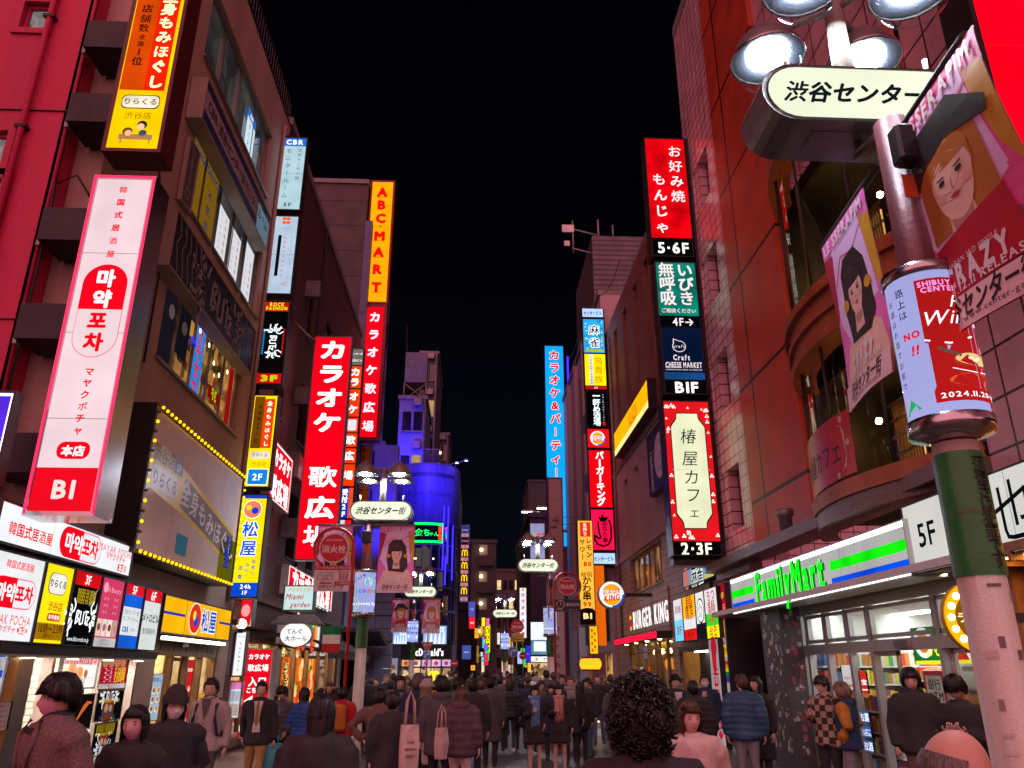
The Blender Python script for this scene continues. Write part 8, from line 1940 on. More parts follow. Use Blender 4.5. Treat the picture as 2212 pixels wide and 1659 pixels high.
def hair_mesh(style,hp,M,m,seed=0,detail=1):
    """a shell from the hairline up, with locks; long styles hang from it"""
    t = MB(); n = 48 if detail > 1 else (32 if detail else 18); r_ = random.Random(seed); cover = style in ('beanie','hood')
    long_ = {'long': .34,'longer': .46,'bob': .13,'mid': .22,'short': .0,'fringe': .0,'curly': .04,'buzz': 0,'bald': 0,'cap': 0,'beanie': 0,'hood': 0,'wavy': .02,'bowl': .0}.get(style,0)
    th = {'short': .020,'fringe': .026,'bowl': .030,'curly': .055,'wavy': .036,'buzz': .007,'bald': .006}.get(style,.020)
    def line_(a):
        a = abs(a)
        front = {'short': .058,'fringe': .034,'bowl': .030,'curly': .045,'wavy': .036,'buzz': .060,'bald': .10,'cap': .05}.get(style,.030 if style == 'bob' else .050)
        side,back = (-.012,-.075) if not long_ else (-.03,-.09)
        if style == 'bowl': side,back = -.004,-.055
        if style == 'bald': side,back = .00,-.07; front = .112
        if a < R(48): return front
        if a < R(80): return front + (side - front)*ss(R(48),R(74),a)
        if a < R(100) and not long_ and style not in ('bowl','curly'): return side + .024
        return side + (back - side)*ss(R(92),R(140),a)
    rows = [[] for _ in range(11)]; cols = []
    for j in range(n):
        a = 2*math.pi*j / n; a = a if a <= math.pi else a - 2*math.pi
        zb = line_(a); e0 = math.asin(max(-.98,min(.98,zb / .117)))
        jag = (noise.noise(Vector((a*6,seed,3)))*.018 + noise.noise(Vector((a*17,seed,1)))*.010) if style not in ('buzz','bald') else 0
        for i in range(11):
            if i == 0: rows[0].append(head_pt(a,e0,.001)); continue
            tt = (i - 1) / 9; el = e0 + (1.52 - e0)*tt; g = th*(.72 + .28*math.sin(math.pi*min(1,tt*.9 + .12)))
            p = head_pt(a,el,0); d = Vector((p.x,p.y,p.z)).normalized()
            nz = noise.noise(Vector((p.x*26,p.y*26,p.z*9 + seed)))*.35 + noise.noise(Vector((p.x*70,p.y*70,p.z*20 + seed)))*.22
            if style == 'curly': nz = noise.noise(Vector((p.x*30,p.y*30,p.z*30 + seed)))*.5 + noise.noise(p*75)*.4
            q = p + d*g*(1 + nz)
            if i == 1: q.z -= abs(jag)*(1.0 if abs(a) < R(60) else .5); q = q - d*g*.25
            rows[i].append(q)
    if style == 'bald':
        rows = [[head_pt(R(a),el,.004 + .010*math.sin(3.1*(el + .6) / 1.0)) for a in range(82,279,7)] for el in (-.62,-.45,-.25,-.05,.12,.25,.36)]
        t.grid(rows,m,closed=False)
    else: t.grid(rows[1:],m,caps=(False,True)); t.grid([rows[0],rows[1]],m,caps=(False,False))
    if long_:
        seg = 10; a0 = R(62); cur = []
        for k in range(seg + 1):
            row = []
            for j in range(n + 1):
                a = a0 + (2*math.pi - 2*a0)*j / n; aa = a if a <= math.pi else a - 2*math.pi
                p = head_pt(aa,0.05,.014); tt = k / seg; L_ = long_*(.80 + .20*ss(R(62),R(120),abs(aa)))
                z = .02 - tt*(L_ + .06) + noise.noise(Vector((a*5,seed,tt)))*.02*tt
                f_ = 1.06 - .10*ss(.1,.5,tt) + .18*ss(.45,1,tt)*(1 if long_ > .2 else .1)
                back = .035*ss(.4,1,tt)*max(0,-math.cos(aa))*(1 if long_ > .2 else 0)
                nn = noise.noise(Vector((a*9,tt*2,seed)))*.012 + noise.noise(Vector((a*30,tt*3,seed)))*.006
                row.append(Vector((p.x*f_,p.y*f_ + back,z)) + Vector((p.x,p.y,0)).normalized()*nn)
            cur.append(row)
        t.grid(cur,m,closed=False)
        t.grid([[Vector((p.x*.8,p.y*.8,p.z)) for p in r] for r in cur[::-1]],m,closed=False)
    if style == 'curly' and detail > 1:
        for i in range(1500):
            a = r_.uniform(-math.pi,math.pi); el = r_.uniform(-.75,1.5)
            if abs(a) < R(70) and el < .5: continue
            p = head_pt(a,el,.040 + .032*r_.random()); q = []; ph = r_.random()*6; rr = .008 + .010*r_.random(); ax_ = Vector((r_.uniform(-1,1),r_.uniform(-1,1),r_.uniform(-1,.3))).normalized()
            u = ax_.orthogonal().normalized(); w = ax_.cross(u)
            for k in range(6): q.append(p + ax_*.007*k + (u*math.cos(ph + k*1.3) + w*math.sin(ph + k*1.3))*rr)
            t.tube(q,[.003,.0055,.006,.006,.004,.001],m,4)
    elif detail and style not in ('buzz','bald'):
        for i in range(420 if detail > 1 else 110):
            a = r_.uniform(-math.pi,math.pi); e0 = math.asin(max(-.98,min(.98,line_(a) / .117))); p0 = head_pt(a,1.35,th*.9); q = []
            for k in range(6):
                el = 1.35 + (e0 - .1 - 1.35)*k / 5; q.append(head_pt(a + .12*math.sin(i + k*.7),el,th*(1.0 + .25*r_.random())*(1 if k else .8)))
            if long_ and abs(a) > R(66):
                b_ = q[-1]
                for k in range(1,5): q.append(Vector((b_.x*(1.0 + .02*k),b_.y*(1 + .02*k),b_.z - (long_ - .05)*k / 4)))
            t.tube(q,[.0016] + [.0028 if detail > 1 else .0042]*(len(q) - 2) + [.0006],m,3)
    if style == 'bald' and False: pass
    for v in range(len(t.v)): t.v[v] = tuple(hp + M @ Vector(t.v[v]))
    return t
def hat_mesh(kind,hp,M,m):
    t = MB(); n = 28; rows = []
    for i in range(12):
        el = .18 + 1.36*i / 11; bump_ = .030 + (.010 if i < 3 else 0) + (.02*math.sin(el) if kind == 'beanie' else 0)
        rows.append([head_pt(2*math.pi*j / n - 0,el if i else .18,bump_ + (.002 if j % 2 else 0)) for j in range(n)])
    if kind == 'hood': rows = [[head_pt(2*math.pi*j / n,-.9 + 2.4*i / 11 if abs((2*math.pi*j / n + math.pi) % (2*math.pi) - math.pi) > .9 else max(.35,-.9 + 2.4*i / 11),.05) for j in range(n)] for i in range(12)]
    t.grid(rows,m,caps=(False,True))
    if kind == 'cap':
        b_ = [[head_pt(R(a),.22,.028) for a in range(-60,61,12)],[head_pt(R(a),.20,.028) + Vector((0,-.075*math.cos(R(a*1.4)),-.012)) for a in range(-60,61,12)]]
        t.grid(b_,m,closed=False)
    for v in range(len(t.v)): t.v[v] = tuple(hp + M @ Vector(t.v[v]))
    return t
def hand(mb,w,d,side,skin,curl=.5,palm=None):
    """five fingers on a palm; w = wrist, d = direction of the forearm, palm = the way the palm looks"""
    d = Vector(d).normalized(); p = Vector(palm if palm else (-side,0,0)); p = (p - d*p.dot(d)).normalized(); sdir = d.cross(p)*side
    th = sdir if sdir.y < 0 else -sdir
    rows = []
    for k,(l_,wd,tk) in enumerate(((0,.024,.018),(.03,.036,.018),(.075,.040,.015),(.088,.036,.010))):
        c = w + d*l_; rows.append([c + th*wd*math.cos(2*math.pi*i / 10) + p*tk*math.sin(2*math.pi*i / 10) for i in range(10)])
    mb.grid(rows,skin)
    for i,(o,L_) in enumerate(((.028,.068),(.010,.078),(-.010,.072),(-.028,.056))):
        b_ = w + d*.080 + th*o; a1 = curl*.7; a2 = curl*1.5
        e1 = d*math.cos(a1) + p*math.sin(a1); e2 = d*math.cos(a2) + p*math.sin(a2); e3 = d*math.cos(a2*1.35) + p*math.sin(a2*1.35)
        q = [b_,b_ + e1*L_*.45]; q.append(q[-1] + e2*L_*.32); q.append(q[-1] + e3*L_*.25); mb.tube(q,[.0095,.0088,.0080,.0055],skin,6)
    b_ = w + d*.03 + th*.028; e = (th*.75 + d*.65 + p*.25).normalized(); e2 = (th*.25 + d*.9 + p*.5).normalized(); mb.tube([b_,b_ + e*.035,b_ + e*.035 + e2*.030],[.013,.010,.006],skin,6)

ARM = {   # (elbow, wrist, hand direction, palm, curl) for the right-hand side x > 0; metres at 1.7 m
    'down': ((.255,.045,1.13),(.265,-.015,.885),(0,-.1,-1),(-1,0,0),.5),'swing_f': ((.25,-.02,1.13),(.25,-.17,.93),(0,-.45,-.9),(-1,0,0),.6),'swing_b': ((.25,.13,1.14),(.25,.18,.90),(0,.1,-1),(-1,0,0),.6),
    'pocket': ((.285,.08,1.13),(.20,-.07,.97),(-.2,-.3,-1),(-1,0,0),.4),'phone': ((.225,.0,1.12),(.09,-.27,1.19),(-.5,-.6,.35),(-.1,.35,1),.9),'phone_up': ((.23,-.04,1.14),(.08,-.25,1.30),(-.3,-.3,.8),(-.2,.9,.3),.9),
    'head': ((.30,-.02,1.46),(.13,-.02,1.57),(-.6,-.1,.5),(-1,0,0),.3),'hip': ((.42,.10,1.18),(.22,.06,1.00),(-.6,-.2,-.7),(-1,0,0),.8),'bag': ((.25,.02,1.12),(.27,-.03,.86),(0,0,-1),(-1,0,0),1.5),'strap': ((.27,.0,1.16),(.16,-.13,1.33),(-.4,-.2,.8),(-1,0,0),1.3)}
def body_parts(spec,s):
    """source solids of the clothed body, one material each"""
    parts = []; top,thick = spec['top'],spec.get('thick',.02); hem = spec.get('hem',.80); flare = spec.get('flare',.02); st = spec.get('stride',0.); leg = spec.get('leg'); pants = spec['pants']
    def add(f,m):
        b = MB(); f(b,m); parts.append(b)
    lean = spec.get('lean',0.)
    def torso(b,m):
        zs = [(hem,.168 + flare,.125 + flare),((hem + .95) / 2,.168 + flare*.6,.122 + flare*.5),(.95,.165,.118),(1.05,.152,.108),(1.18,.165,.118),(1.30,.182,.124),(1.38,.192,.112),(1.425,.165,.095),(1.455,.105,.080),(1.49,.066,.066)]
        if spec.get('female'): zs = [(z,rx*(.90 if z > 1.1 else .97),ry*.95) for z,rx,ry in zs]
        b.grid([ring((0,lean*(z - .9)*-1,z),rx + thick*(1 if z < 1.44 else .4),ry + thick*(1 if z < 1.44 else .4)) for z,rx,ry in zs],m)
    add(torso,top)
    if spec.get('collar'): add(lambda b,m: b.grid([ring((0,.006,1.43),.105,.092),ring((0,.006,1.50),.082,.080),ring((0,.004,1.525),.078,.078)],m),spec['collar'])
    kn = 1
    for sx in (-1,1):
        f = st*sx
        hip = Vector((sx*.088,0,.90)); knee = Vector((sx*.092,-.09*abs(f) - .16*f if f > 0 else .05*f*-1,.49)); ank = Vector((sx*.095,-.26*f if f > 0 else -.38*f,.10 if f >= 0 else .10 + .10*abs(f)))
        rl = spec.get('legr',1.0)
        if leg: add(lambda b,m,hip=hip,knee=knee,ank=ank: b.tube([hip,(hip + knee) / 2,knee,knee*.55 + ank*.45 + Vector((0,.015,0)),ank],[.080,.068,.052,.050,.036],m,12),leg)
        else: add(lambda b,m,hip=hip,knee=knee,ank=ank: b.tube([hip,(hip + knee) / 2,knee,(knee + ank) / 2,ank - Vector((0,0,.03))],[.092*rl,.082*rl,.064*rl,.058*rl,.056*rl],m,12),pants)
        sh = spec.get('shoe',SHOE_B)
        add(lambda b,m,ank=ank: b.grid([ring(ank + Vector((0,-.045,-.098)),.043,.125,14),ring(ank + Vector((0,-.045,-.070)),.045,.128,14),ring(ank + Vector((0,-.025,-.03)),.040,.085,14),ring(ank + Vector((0,.0,.02)),.036,.042,14)],m),sh)
    if spec.get('skirt'): add(lambda b,m: b.grid([ring((0,0,z),rx,ry,26) for z,rx,ry in ((.60,.235,.185),(.75,.205,.155),(.92,.170,.125),(1.0,.15,.11))],m),spec['skirt'])
    elif not leg or hem > .86: add(lambda b,m: b.grid([ring((0,0,.80),.135,.105),ring((0,0,.90),.160,.118),ring((0,0,1.0),.15,.11)],m),pants)
    arms = []
    for sx,key in ((-1,spec.get('arm_l','down')),(1,spec.get('arm_r','down'))):
        e,w,d,pl,cu = ARM[key]; fx = lambda v: Vector((v[0]*sx,v[1],v[2])); kf = .93 if spec.get('female') else 1
        shd = Vector((sx*.178*kf,.0 - lean*.5,1.395)); el,wr = fx(e),fx(w); el.x *= kf
        el.y -= lean*.3; ra = spec.get('armr',.0)
        am = spec.get('sleeve',top)
        add(lambda b,m,shd=shd,el=el,wr=wr,sx=sx: b.tube([shd + Vector((-sx*.11,0,-.035)),shd + Vector((-sx*.05,0,-.012)),shd + Vector((sx*.005,0,-.022)),shd*.82 + el*.18 + Vector((sx*.008,0,0)),shd*.5 + el*.5,el,el*.45 + wr*.55,wr],[.030,.052 + thick*.6,.062 + thick*.75 + ra,.064 + thick*.8 + ra,.056 + thick*.7 + ra,.048 + thick*.7 + ra,.042 + thick*.7 + ra,.035 + thick*.6 + ra*.6],m,12),am)
        arms.append((wr + (wr - el).normalized()*.005,fx(d),fx(pl),sx,cu))
    for extra in spec.get('extra',()): parts.append(extra())
    return parts,arms
_rm = [0]
def build_body(spec,s,detail):
    parts,arms = body_parts(spec,s); src = MB()
    for p in parts: src.add(p)
    me = bpy.data.meshes.new("person_source"); me.from_pydata(src.v,[],src.f); me.update()
    bvh = BVHTree.FromPolygons([Vector(v) for v in src.v],src.f)
    o = bpy.data.objects.new("person_source",me); C.objects.link(o)
    md = o.modifiers.new("r",'REMESH'); md.mode = 'VOXEL'; md.voxel_size = (.034,.021,.014)[detail]
    dg = bpy.context.evaluated_depsgraph_get(); dg.update()
    r = bpy.data.meshes.new_from_object(o.evaluated_get(dg)); bpy.data.objects.remove(o); bpy.data.meshes.remove(me)
    bm = bmesh.new(); bm.from_mesh(r); bpy.data.meshes.remove(r)
    for i in range((1,3,5)[detail]): bmesh.ops.smooth_vert(bm,verts=bm.verts,factor=.5,use_axis_x=True,use_axis_y=True,use_axis_z=True)
    bm.normal_update(); sd = spec.get('seed',1); puff = spec.get('puffer',0); fold = spec.get('fold',.007); topi = src.mi(spec['top'])
    for v in bm.verts:
        c = v.co; nn = noise.noise(Vector((c.x*9,c.y*9,c.z*5 + sd)))*fold + noise.noise(Vector((c.x*22,c.y*22,c.z*11 + sd)))*fold*.5
        if puff and c.z > spec.get('hem',.8) - .02 and c.z < 1.43:
            ph = c.z / puff + .25*noise.noise(Vector((c.x*4,c.y*4,sd))); nn += .017*abs(math.sin(math.pi*ph)) ** .6 - .008
        if spec.get('pleat') and .58 < c.z < .93: nn += .010*math.sin(math.atan2(c.y,c.x)*22)*ss(.95,.62,c.z)
        if c.z > .1: v.co = c + v.normal*nn
    fs,ms = [],[]
    for f in bm.faces:
        hit = bvh.find_nearest(f.calc_center_median()); ms.append(src.m[hit[2]]); fs.append(tuple(v.index for v in f.verts))
    t = MB(); t.v = [tuple(v.co) for v in bm.verts]; t.f = fs; t.m = ms; t.mats = list(src.mats); t.smooth = [True]*len(fs); bm.free()
    return t,arms
PEOPLE = []
def person(label,spec,loc,H,rz,group=None,link_=True):
    """a figure of height H standing at loc; faces the viewer when rz = 0"""
    detail = spec.get('detail',1); s = H / 1.70
    t = thing("person",label,"person",loc,rz,group)
    b,arms = build_body(spec,s,detail)
    skin = spec.get('skin',SKIN)
    for w,d,pl,sx,cu in arms: hand(b,w,d,sx,skin,cu,pl)
    hp = Vector((0,-.012 - spec.get('lean',0)*.7,1.588)); ty,tp,tr = spec.get('look',(0,0,0))
    M = (Matrix.Rotation(R(ty),3,'Z') @ Matrix.Rotation(R(tp),3,'X') @ Matrix.Rotation(R(tr),3,'Y'))
    hs = spec.get('hs',1.0)
    if hs != 1: M = M*hs
    make_head(b,hp,M,skin,detail,spec.get('mask'),spec.get('smile',False),spec.get('glasses',False))
    o = b.build("body",t); o.scale = (s,s,s)
    h = hair_mesh(spec.get('hair','short'),hp,M,spec.get('hairm',HB),spec.get('seed',1),detail)
    o = h.build("hair",t); o.scale = (s,s,s)
    if spec.get('hat'): o = hat_mesh(spec['hat'][0],hp,M,spec['hat'][1]).build("hat",t); o.scale = (s,s,s)
    for nm,f in spec.get('wear',()): o = f().build(nm,t); o.scale = (s,s,s)
    return t
def spot(px,py,zc):
    d = ray(px,py); return CAM + d*(zc / FPX)
def put(px,py,zc,face,label,spec,lo=1.52,hi=1.82,**k):
    """stand a figure so that the top of the head shows at px, py, zc metres in front of the lens"""
    q = spot(px,py,zc); H = q.z - .0
    if not lo <= H <= hi: print("HEIGHT",label[:40],round(H,2)); H = max(lo,min(hi,H))
    return person(label,spec,(q.x,q.y,.022),H - .022,R(face))
# wearables ---------------------------------------------------------
def scarf(m,tail=.42,side=0):
    def f():
        b = MB()
        q = [(.088*math.cos(2*math.pi*i / 14),.004 + .088*math.sin(2*math.pi*i / 14),1.475 + .012*math.sin(i*2)) for i in range(15)]; b.tube(q,.042,m,10)
        for x,L_ in ((-.045,tail),(.04,tail*.92)):
            rows = []
            for i in range(9):
                t = i / 8; z = 1.45 - L_*t; y = -.125 - .035*math.sin(math.pi*min(1,t*1.2)); w = .052
                rows.append([(x + w*math.cos(2*math.pi*k / 10),y + .016*math.sin(2*math.pi*k / 10),z) for k in range(10)])
            b.grid(rows,m)
            for k in range(7): b.tube([(x - .045 + .015*k,-.14,1.45 - L_ + .005),(x - .045 + .015*k + .004,-.142,1.45 - L_ - .05),(x - .043 + .015*k,-.14,1.45 - L_ - .11)],[.007,.006,.003],m,5)
        return b
    return f
def backstraps(m):
    def f():
        b = MB()
        for s in (-1,1): b.tube([(s*.10,.13,1.36),(s*.12,.02,1.455),(s*.125,-.11,1.38),(s*.14,-.155,1.22),(s*.165,-.10,1.05),(s*.15,.10,.98)],.020,m,8)
        b.box(-.15,.13,.95,.15,.28,1.42,m,.05); return b
    return f
def lapels(shirt,tie,jacket=None):
    def f():
        b = MB(); b.grid([[(-.075,-.150,1.43),(.075,-.150,1.43)],[(-.055,-.160,1.30),(.055,-.160,1.30)],[(-.05,-.158,1.1),(.05,-.158,1.1)],[(-.06,-.150,.98),(.06,-.150,.98)]],shirt,closed=False)
        if tie: b.grid([[(-.014,-.166,1.43),(.014,-.166,1.43)],[(-.022,-.172,1.36),(.022,-.172,1.36)],[(-.030,-.172,1.12),(.030,-.172,1.12)],[(0,-.168,1.05),(.001,-.168,1.05)]],tie,closed=False)
        for s in (-1,1): b.tube([(s*.06,-.12,1.47),(s*.085,-.152,1.40),(s*.06,-.17,1.27),(s*.045,-.165,1.12)],[.012,.020,.014,.006],jacket or K['black'],8)
        return b
    return f
def hoodback(m):
    def f():
        b = MB(); rows = [[(.135*math.cos(R(a))*k,.045 + (.115*math.sin(R(a)))*k,z) for a in range(0,360,20)] for z,k in ((1.385,.75),(1.41,1.0),(1.47,1.06),(1.51,.85),(1.505,.7))]
        b.grid(rows,m); b.tube([(.10*math.sin(R(a)),.03 - .10*math.cos(R(a)),1.485) for a in range(30,331,20)],.022,m,8); return b
    return f
def vneck(m):
    def f():
        b = MB(); b.grid([[(-.06,-.122,1.47),(.06,-.122,1.47)],[(-.045,-.150,1.38),(.045,-.150,1.38)],[(-.004,-.162,1.22),(.004,-.162,1.22)]],m,closed=False)
        for i in range(4): b.ball((0,-.150 + .004*i,1.17 - i*.085),(.009,.006,.009),K['char'],8,5)
        return b
    return f
def S(**k): return dict(k)
k_ = K
# --- left side, near to far
put(140,1464,4.75,-38,"tall person in a brown tweed coat and pink mask with a bowl haircut",S(top=k_['tweed'],thick=.045,hem=.55,flare=.05,pants=k_['black'],collar=k_['black'],hair='bowl',mask=MASKP,look=(-22,4,0),arm_l='pocket',arm_r='pocket',detail=2,seed=3,fold=.012,wear=[('lapels',lapels(k_['black'],None,k_['tweed']))]))
put(300,1529,5.2,-12,"person with long dark hair in a pink mask and black coat beside the tweed coat",S(top=k_['black'],thick=.04,hem=.55,flare=.05,pants=k_['black'],female=True,hair='long',mask=MASKP,look=(8,3,0),detail=2,seed=5,fold=.012,skin=SKIN2),lo=1.45)
put(382,1494,6.2,22,"person in a black beanie, round glasses and white mask, black coat",S(top=k_['black'],thick=.045,hem=.55,flare=.05,pants=k_['black'],female=True,hair='mid',hat=('beanie',k_['black']),mask=MASKW,glasses=True,look=(10,6,0),arm_l='pocket',arm_r='pocket',detail=2,seed=6,skin=SKIN2,fold=.012),lo=1.5)
put(460,1467,9.9,-2,"person in an open pale grey cardigan with dark shirt and backpack straps",S(top=k_['grey'],thick=.018,hem=.86,flare=.01,pants=k_['char'],hair='short',look=(-4,10,0),arm_l='swing_b',arm_r='down',stride=.5,seed=7,collar=k_['char'],wear=[('shirt',vneck(k_['char'])),('backpack',backstraps(k_['navy']))]))
put(567,1474,11.6,4,"person in a dark suit jacket, tie and khaki trousers carrying a turquoise bag",S(top=k_['black'],thick=.025,hem=.80,pants=k_['khaki'],hair='short',look=(8,0,0),arm_l='swing_b',arm_r='bag',stride=.55,seed=8,wear=[('shirt',lapels(k_['white'],cloth('gold_tie',(.30,.22,.08))))]))
put(612,1483,12.4,-25,"person in a dark puffer jacket looking down at a phone by the red entrance board",S(top=k_['char'],thick=.045,hem=.86,pants=k_['black'],puffer=.09,hair='fringe',look=(0,28,0),arm_l='phone',arm_r='pocket',seed=9))
put(658,1491,12.3,165,"person in a bright blue puffer jacket and dark red skirt seen from behind",S(top=k_['bright'],thick=.035,hem=.88,pants=k_['maroon'],puffer=.07,female=True,hair='mid',seed=10,skirt=k_['maroon'],leg=k_['black']),lo=1.5)
put(713,1474,15,5,"person in a black coat with both hands up at the ears",S(top=k_['black'],thick=.035,hem=.7,pants=k_['black'],female=True,hair='mid',hairm=HBR,arm_l='head',arm_r='head',look=(0,8,0),seed=11),lo=1.5)
put(696,1506,5.0,178,"person with very long black hair and black coat seen from behind, lower middle left",S(top=k_['black'],thick=.05,hem=.5,flare=.06,pants=k_['black'],female=True,hair='longer',detail=2,seed=12,fold=.012),lo=1.5)
put(741,1500,12.8,170,"person in a red jacket with an orange backpack behind the red pole",S(top=k_['red'],thick=.035,hem=.85,pants=k_['char'],hair='short',seed=13,wear=[('backpack',backstraps(cloth('orange_bag',(.5,.18,.03))))]),lo=1.5)
# --- middle, seen from behind
tote = put(851,1496,9.0,176,"person in a black coat with a white tote over the shoulder, seen from behind",S(top=k_['black'],thick=.04,hem=.62,flare=.03,pants=k_['black'],hair='short',arm_l='down',arm_r='down',stride=-.4,seed=14,fold=.012))
put(822,1500,10.6,172,"person in a brown jacket with an elbow out, half behind the tote carrier",S(top=k_['brown'],thick=.04,hem=.82,pants=k_['black'],hair='short',arm_r='hip',arm_l='down',seed=15))
put(866,1462,14.0,6,"bearded person in an open dark coat walking towards the viewer",S(top=k_['navy'],thick=.035,hem=.6,pants=k_['black'],hair='short',look=(0,6,0),stride=.5,seed=16,wear=[('shirt',lapels(cloth('tan_shirt',(.22,.15,.10)),None))]))
put(904,1459,12.6,178,"person with wavy grey hair in a navy coat seen from behind",S(top=k_['navy'],thick=.035,hem=.7,pants=k_['navy'],hair='wavy',hairm=HG,seed=17))
put(921,1471,12.0,120,"person in a grey baseball cap and black jacket looking right",S(top=k_['black'],thick=.03,hem=.82,pants=k_['black'],hair='mid',hairm=HBL,hat=('cap',k_['grey']),seed=18))
put(955,1463,10.8,180,"tall person in a charcoal hooded jacket seen from behind",S(top=k_['char'],thick=.045,hem=.70,pants=k_['black'],hair='fringe',seed=19,fold=.014,stride=.35,wear=[('hood',hoodback(k_['char']))]),hi=1.86)
put(997,1484,10.4,172,"person with long brown hair in a plum puffer jacket and pale trousers seen from behind",S(top=k_['plum'],thick=.055,hem=.78,flare=.0,pants=k_['cream'],puffer=.11,female=True,hair='longer',hairm=HBR,seed=20,stride=.3,wear=[('hood',hoodback(k_['plum']))]))
put(989,1465,13.2,150,"person with cropped hair in a dark jacket beyond the plum puffer jacket",S(top=k_['char'],thick=.03,hem=.8,pants=k_['black'],hair='short',seed=21))
put(1022,1468,12.8,178,"person in a plain black jacket left of the long charcoal coat",S(top=k_['black'],thick=.04,hem=.72,pants=k_['black'],hair='short',seed=22))
put(1060,1464,15.4,176,"person in a long charcoal coat walking away in the middle",S(top=k_['char'],thick=.05,hem=.50,flare=.03,pants=k_['black'],hair='short',seed=23,stride=.35,fold=.012))
put(1101,1474,18.0,178,"person in a black puffer jacket and white sneakers walking away",S(top=k_['black'],thick=.05,hem=.86,pants=k_['black'],puffer=.1,hair='short',hat=('hood',k_['black']),seed=24,stride=.6,shoe=SHOE_W,legr=.85))
put(1154,1486,14.3,4,"schoolgirl in a pleated skirt and pale blue fringed scarf holding a phone",S(top=k_['black'],thick=.03,hem=.82,pants=k_['black'],leg=SKIN,skirt=k_['black'],pleat=True,female=True,hair='mid',arm_l='phone',arm_r='pocket',look=(8,12,0),seed=25,skin=SKIN2,wear=[('scarf',scarf(k_['scarf_b'],.46))]),lo=1.5)
put(1207,1486,14.5,-6,"schoolgirl in a pleated skirt and pink fringed scarf smiling",S(top=k_['black'],thick=.03,hem=.80,pants=k_['black'],leg=SKIN,skirt=k_['black'],pleat=True,female=True,hair='mid',arm_l='phone',arm_r='down',look=(-6,4,0),smile=True,seed=26,skin=SKIN2,wear=[('scarf',scarf(k_['scarf_p'],.36))]),lo=1.5)
put(1231,1463,16.0,2,"grey haired person in a dark coat with a grey scarf behind the pink scarf",S(top=k_['black'],thick=.035,hem=.6,pants=k_['black'],hair='short',hairm=HG,seed=27,wear=[('scarf',scarf(k_['scarf_g'],.25))]))
put(1189,1479,16.6,10,"person with a short bob between the two scarf wearing schoolgirls",S(top=k_['navy'],thick=.03,hem=.6,pants=k_['black'],female=True,hair='bob',seed=28,skin=SKIN2),lo=1.48)
put(1214,1459,19.5,-8,"person in a navy jacket looking up, behind the pink scarf",S(top=k_['navy'],thick=.03,hem=.8,pants=k_['denim'],hair='short',seed=29))
put(1271,1466,17.0,-60,"person in a black jacket, jeans and black sneakers standing at the right kerb",S(top=k_['black'],thick=.035,hem=.86,pants=k_['denim'],hair='short',look=(-5,10,0),arm_l='phone',seed=30,stride=.3))
put(1252,1479,16.2,165,"person in a black hooded parka seen from behind beside the jeans wearer",S(top=k_['black'],thick=.06,hem=.72,pants=k_['black'],hair='short',hat=('hood',k_['black']),seed=31),lo=1.5)
put(1329,1471,15.6,176,"person in a dark grey suit jacket seen from behind on the right",S(top=k_['char'],thick=.03,hem=.78,pants=k_['char'],hair='short',seed=32))
put(1359,1461,15.5,-70,"person in a brown jacket facing left before the burger shop",S(top=cloth('tan',(.20,.12,.08)),thick=.03,hem=.8,pants=k_['black'],hair='fringe',seed=33))
put(1409,1486,13.0,-20,"short haired person in a brown top before the burger shop doors",S(top=k_['brown'],thick=.025,hem=.8,pants=k_['black'],hair='short',seed=34),lo=1.5)
put(1429,1473,12.2,178,"person in a dark coat seen from behind right of the curly head",S(top=k_['char'],thick=.035,hem=.7,pants=k_['black'],hair='short',seed=35))
put(1457,1459,13.6,4,"smiling person in an open black jacket over a white shirt",S(top=k_['black'],thick=.035,hem=.82,pants=k_['black'],hair='fringe',smile=True,seed=36,wear=[('shirt',lapels(k_['white'],None))]))
put(1496,1473,12.0,172,"person in a black puffer jacket seen from behind before the lightbox cluster",S(top=k_['black'],thick=.055,hem=.80,pants=k_['char'],puffer=.09,hair='short',seed=37))
put(1521,1459,15.0,-10,"person in a white mask and navy coat by the bar stairway",S(top=k_['navy'],thick=.03,hem=.7,pants=k_['navy'],hair='short',mask=MASKW,arm_l='phone_up',seed=38))
# --- foreground right
put(1382,1497,3.1,172,"big dark curly head of a person from behind, lower middle right",S(top=k_['black'],thick=.05,hem=.6,pants=k_['black'],hair='curly',detail=2,seed=39,hs=.96),lo=1.55)
put(1488,1520,5.7,-16,"person with long dark hair in a pale pink jacket beside the curly head",S(top=k_['pinkish'],thick=.05,hem=.7,pants=k_['black'],female=True,hair='long',hairm=HBR,look=(24,4,0),detail=2,seed=40,skin=SKIN2,fold=.012),lo=1.45)
put(1600,1459,11.7,160,"person in a blue quilted down jacket and jeans standing by the white banner",S(top=k_['blue'],thick=.055,hem=.82,pants=cloth('grey_jeans',(.20,.20,.22)),puffer=.085,hair='short',hairm=HBR,look=(38,0,0),seed=41,arm_r='down',fold=.004))
put(1632,1463,12.3,-60,"person with long black hair in a black coat next to the blue down jacket",S(top=k_['black'],thick=.04,hem=.5,flare=.03,pants=k_['black'],female=True,hair='longer',seed=42))
put(1774,1463,11.0,-55,"person in a brown plaid shirt with a bag strap at the store window",S(top=k_['plaid'],thick=.025,hem=.80,pants=k_['black'],hair='fringe',look=(-20,8,0),arm_l='phone',seed=43))
put(1819,1478,10.6,-130,"fair haired person in a navy varsity jacket with mustard sleeves",S(top=k_['vnavy'],thick=.045,hem=.84,pants=cloth('grey_jeans',(.20,.20,.22)),sleeve=k_['mustard'],hair='wavy',hairm=HBL,look=(-10,8,0),arm_l='pocket',arm_r='pocket',seed=44,wear=[('hood',hoodback(k_['vnavy']))]),lo=1.5)
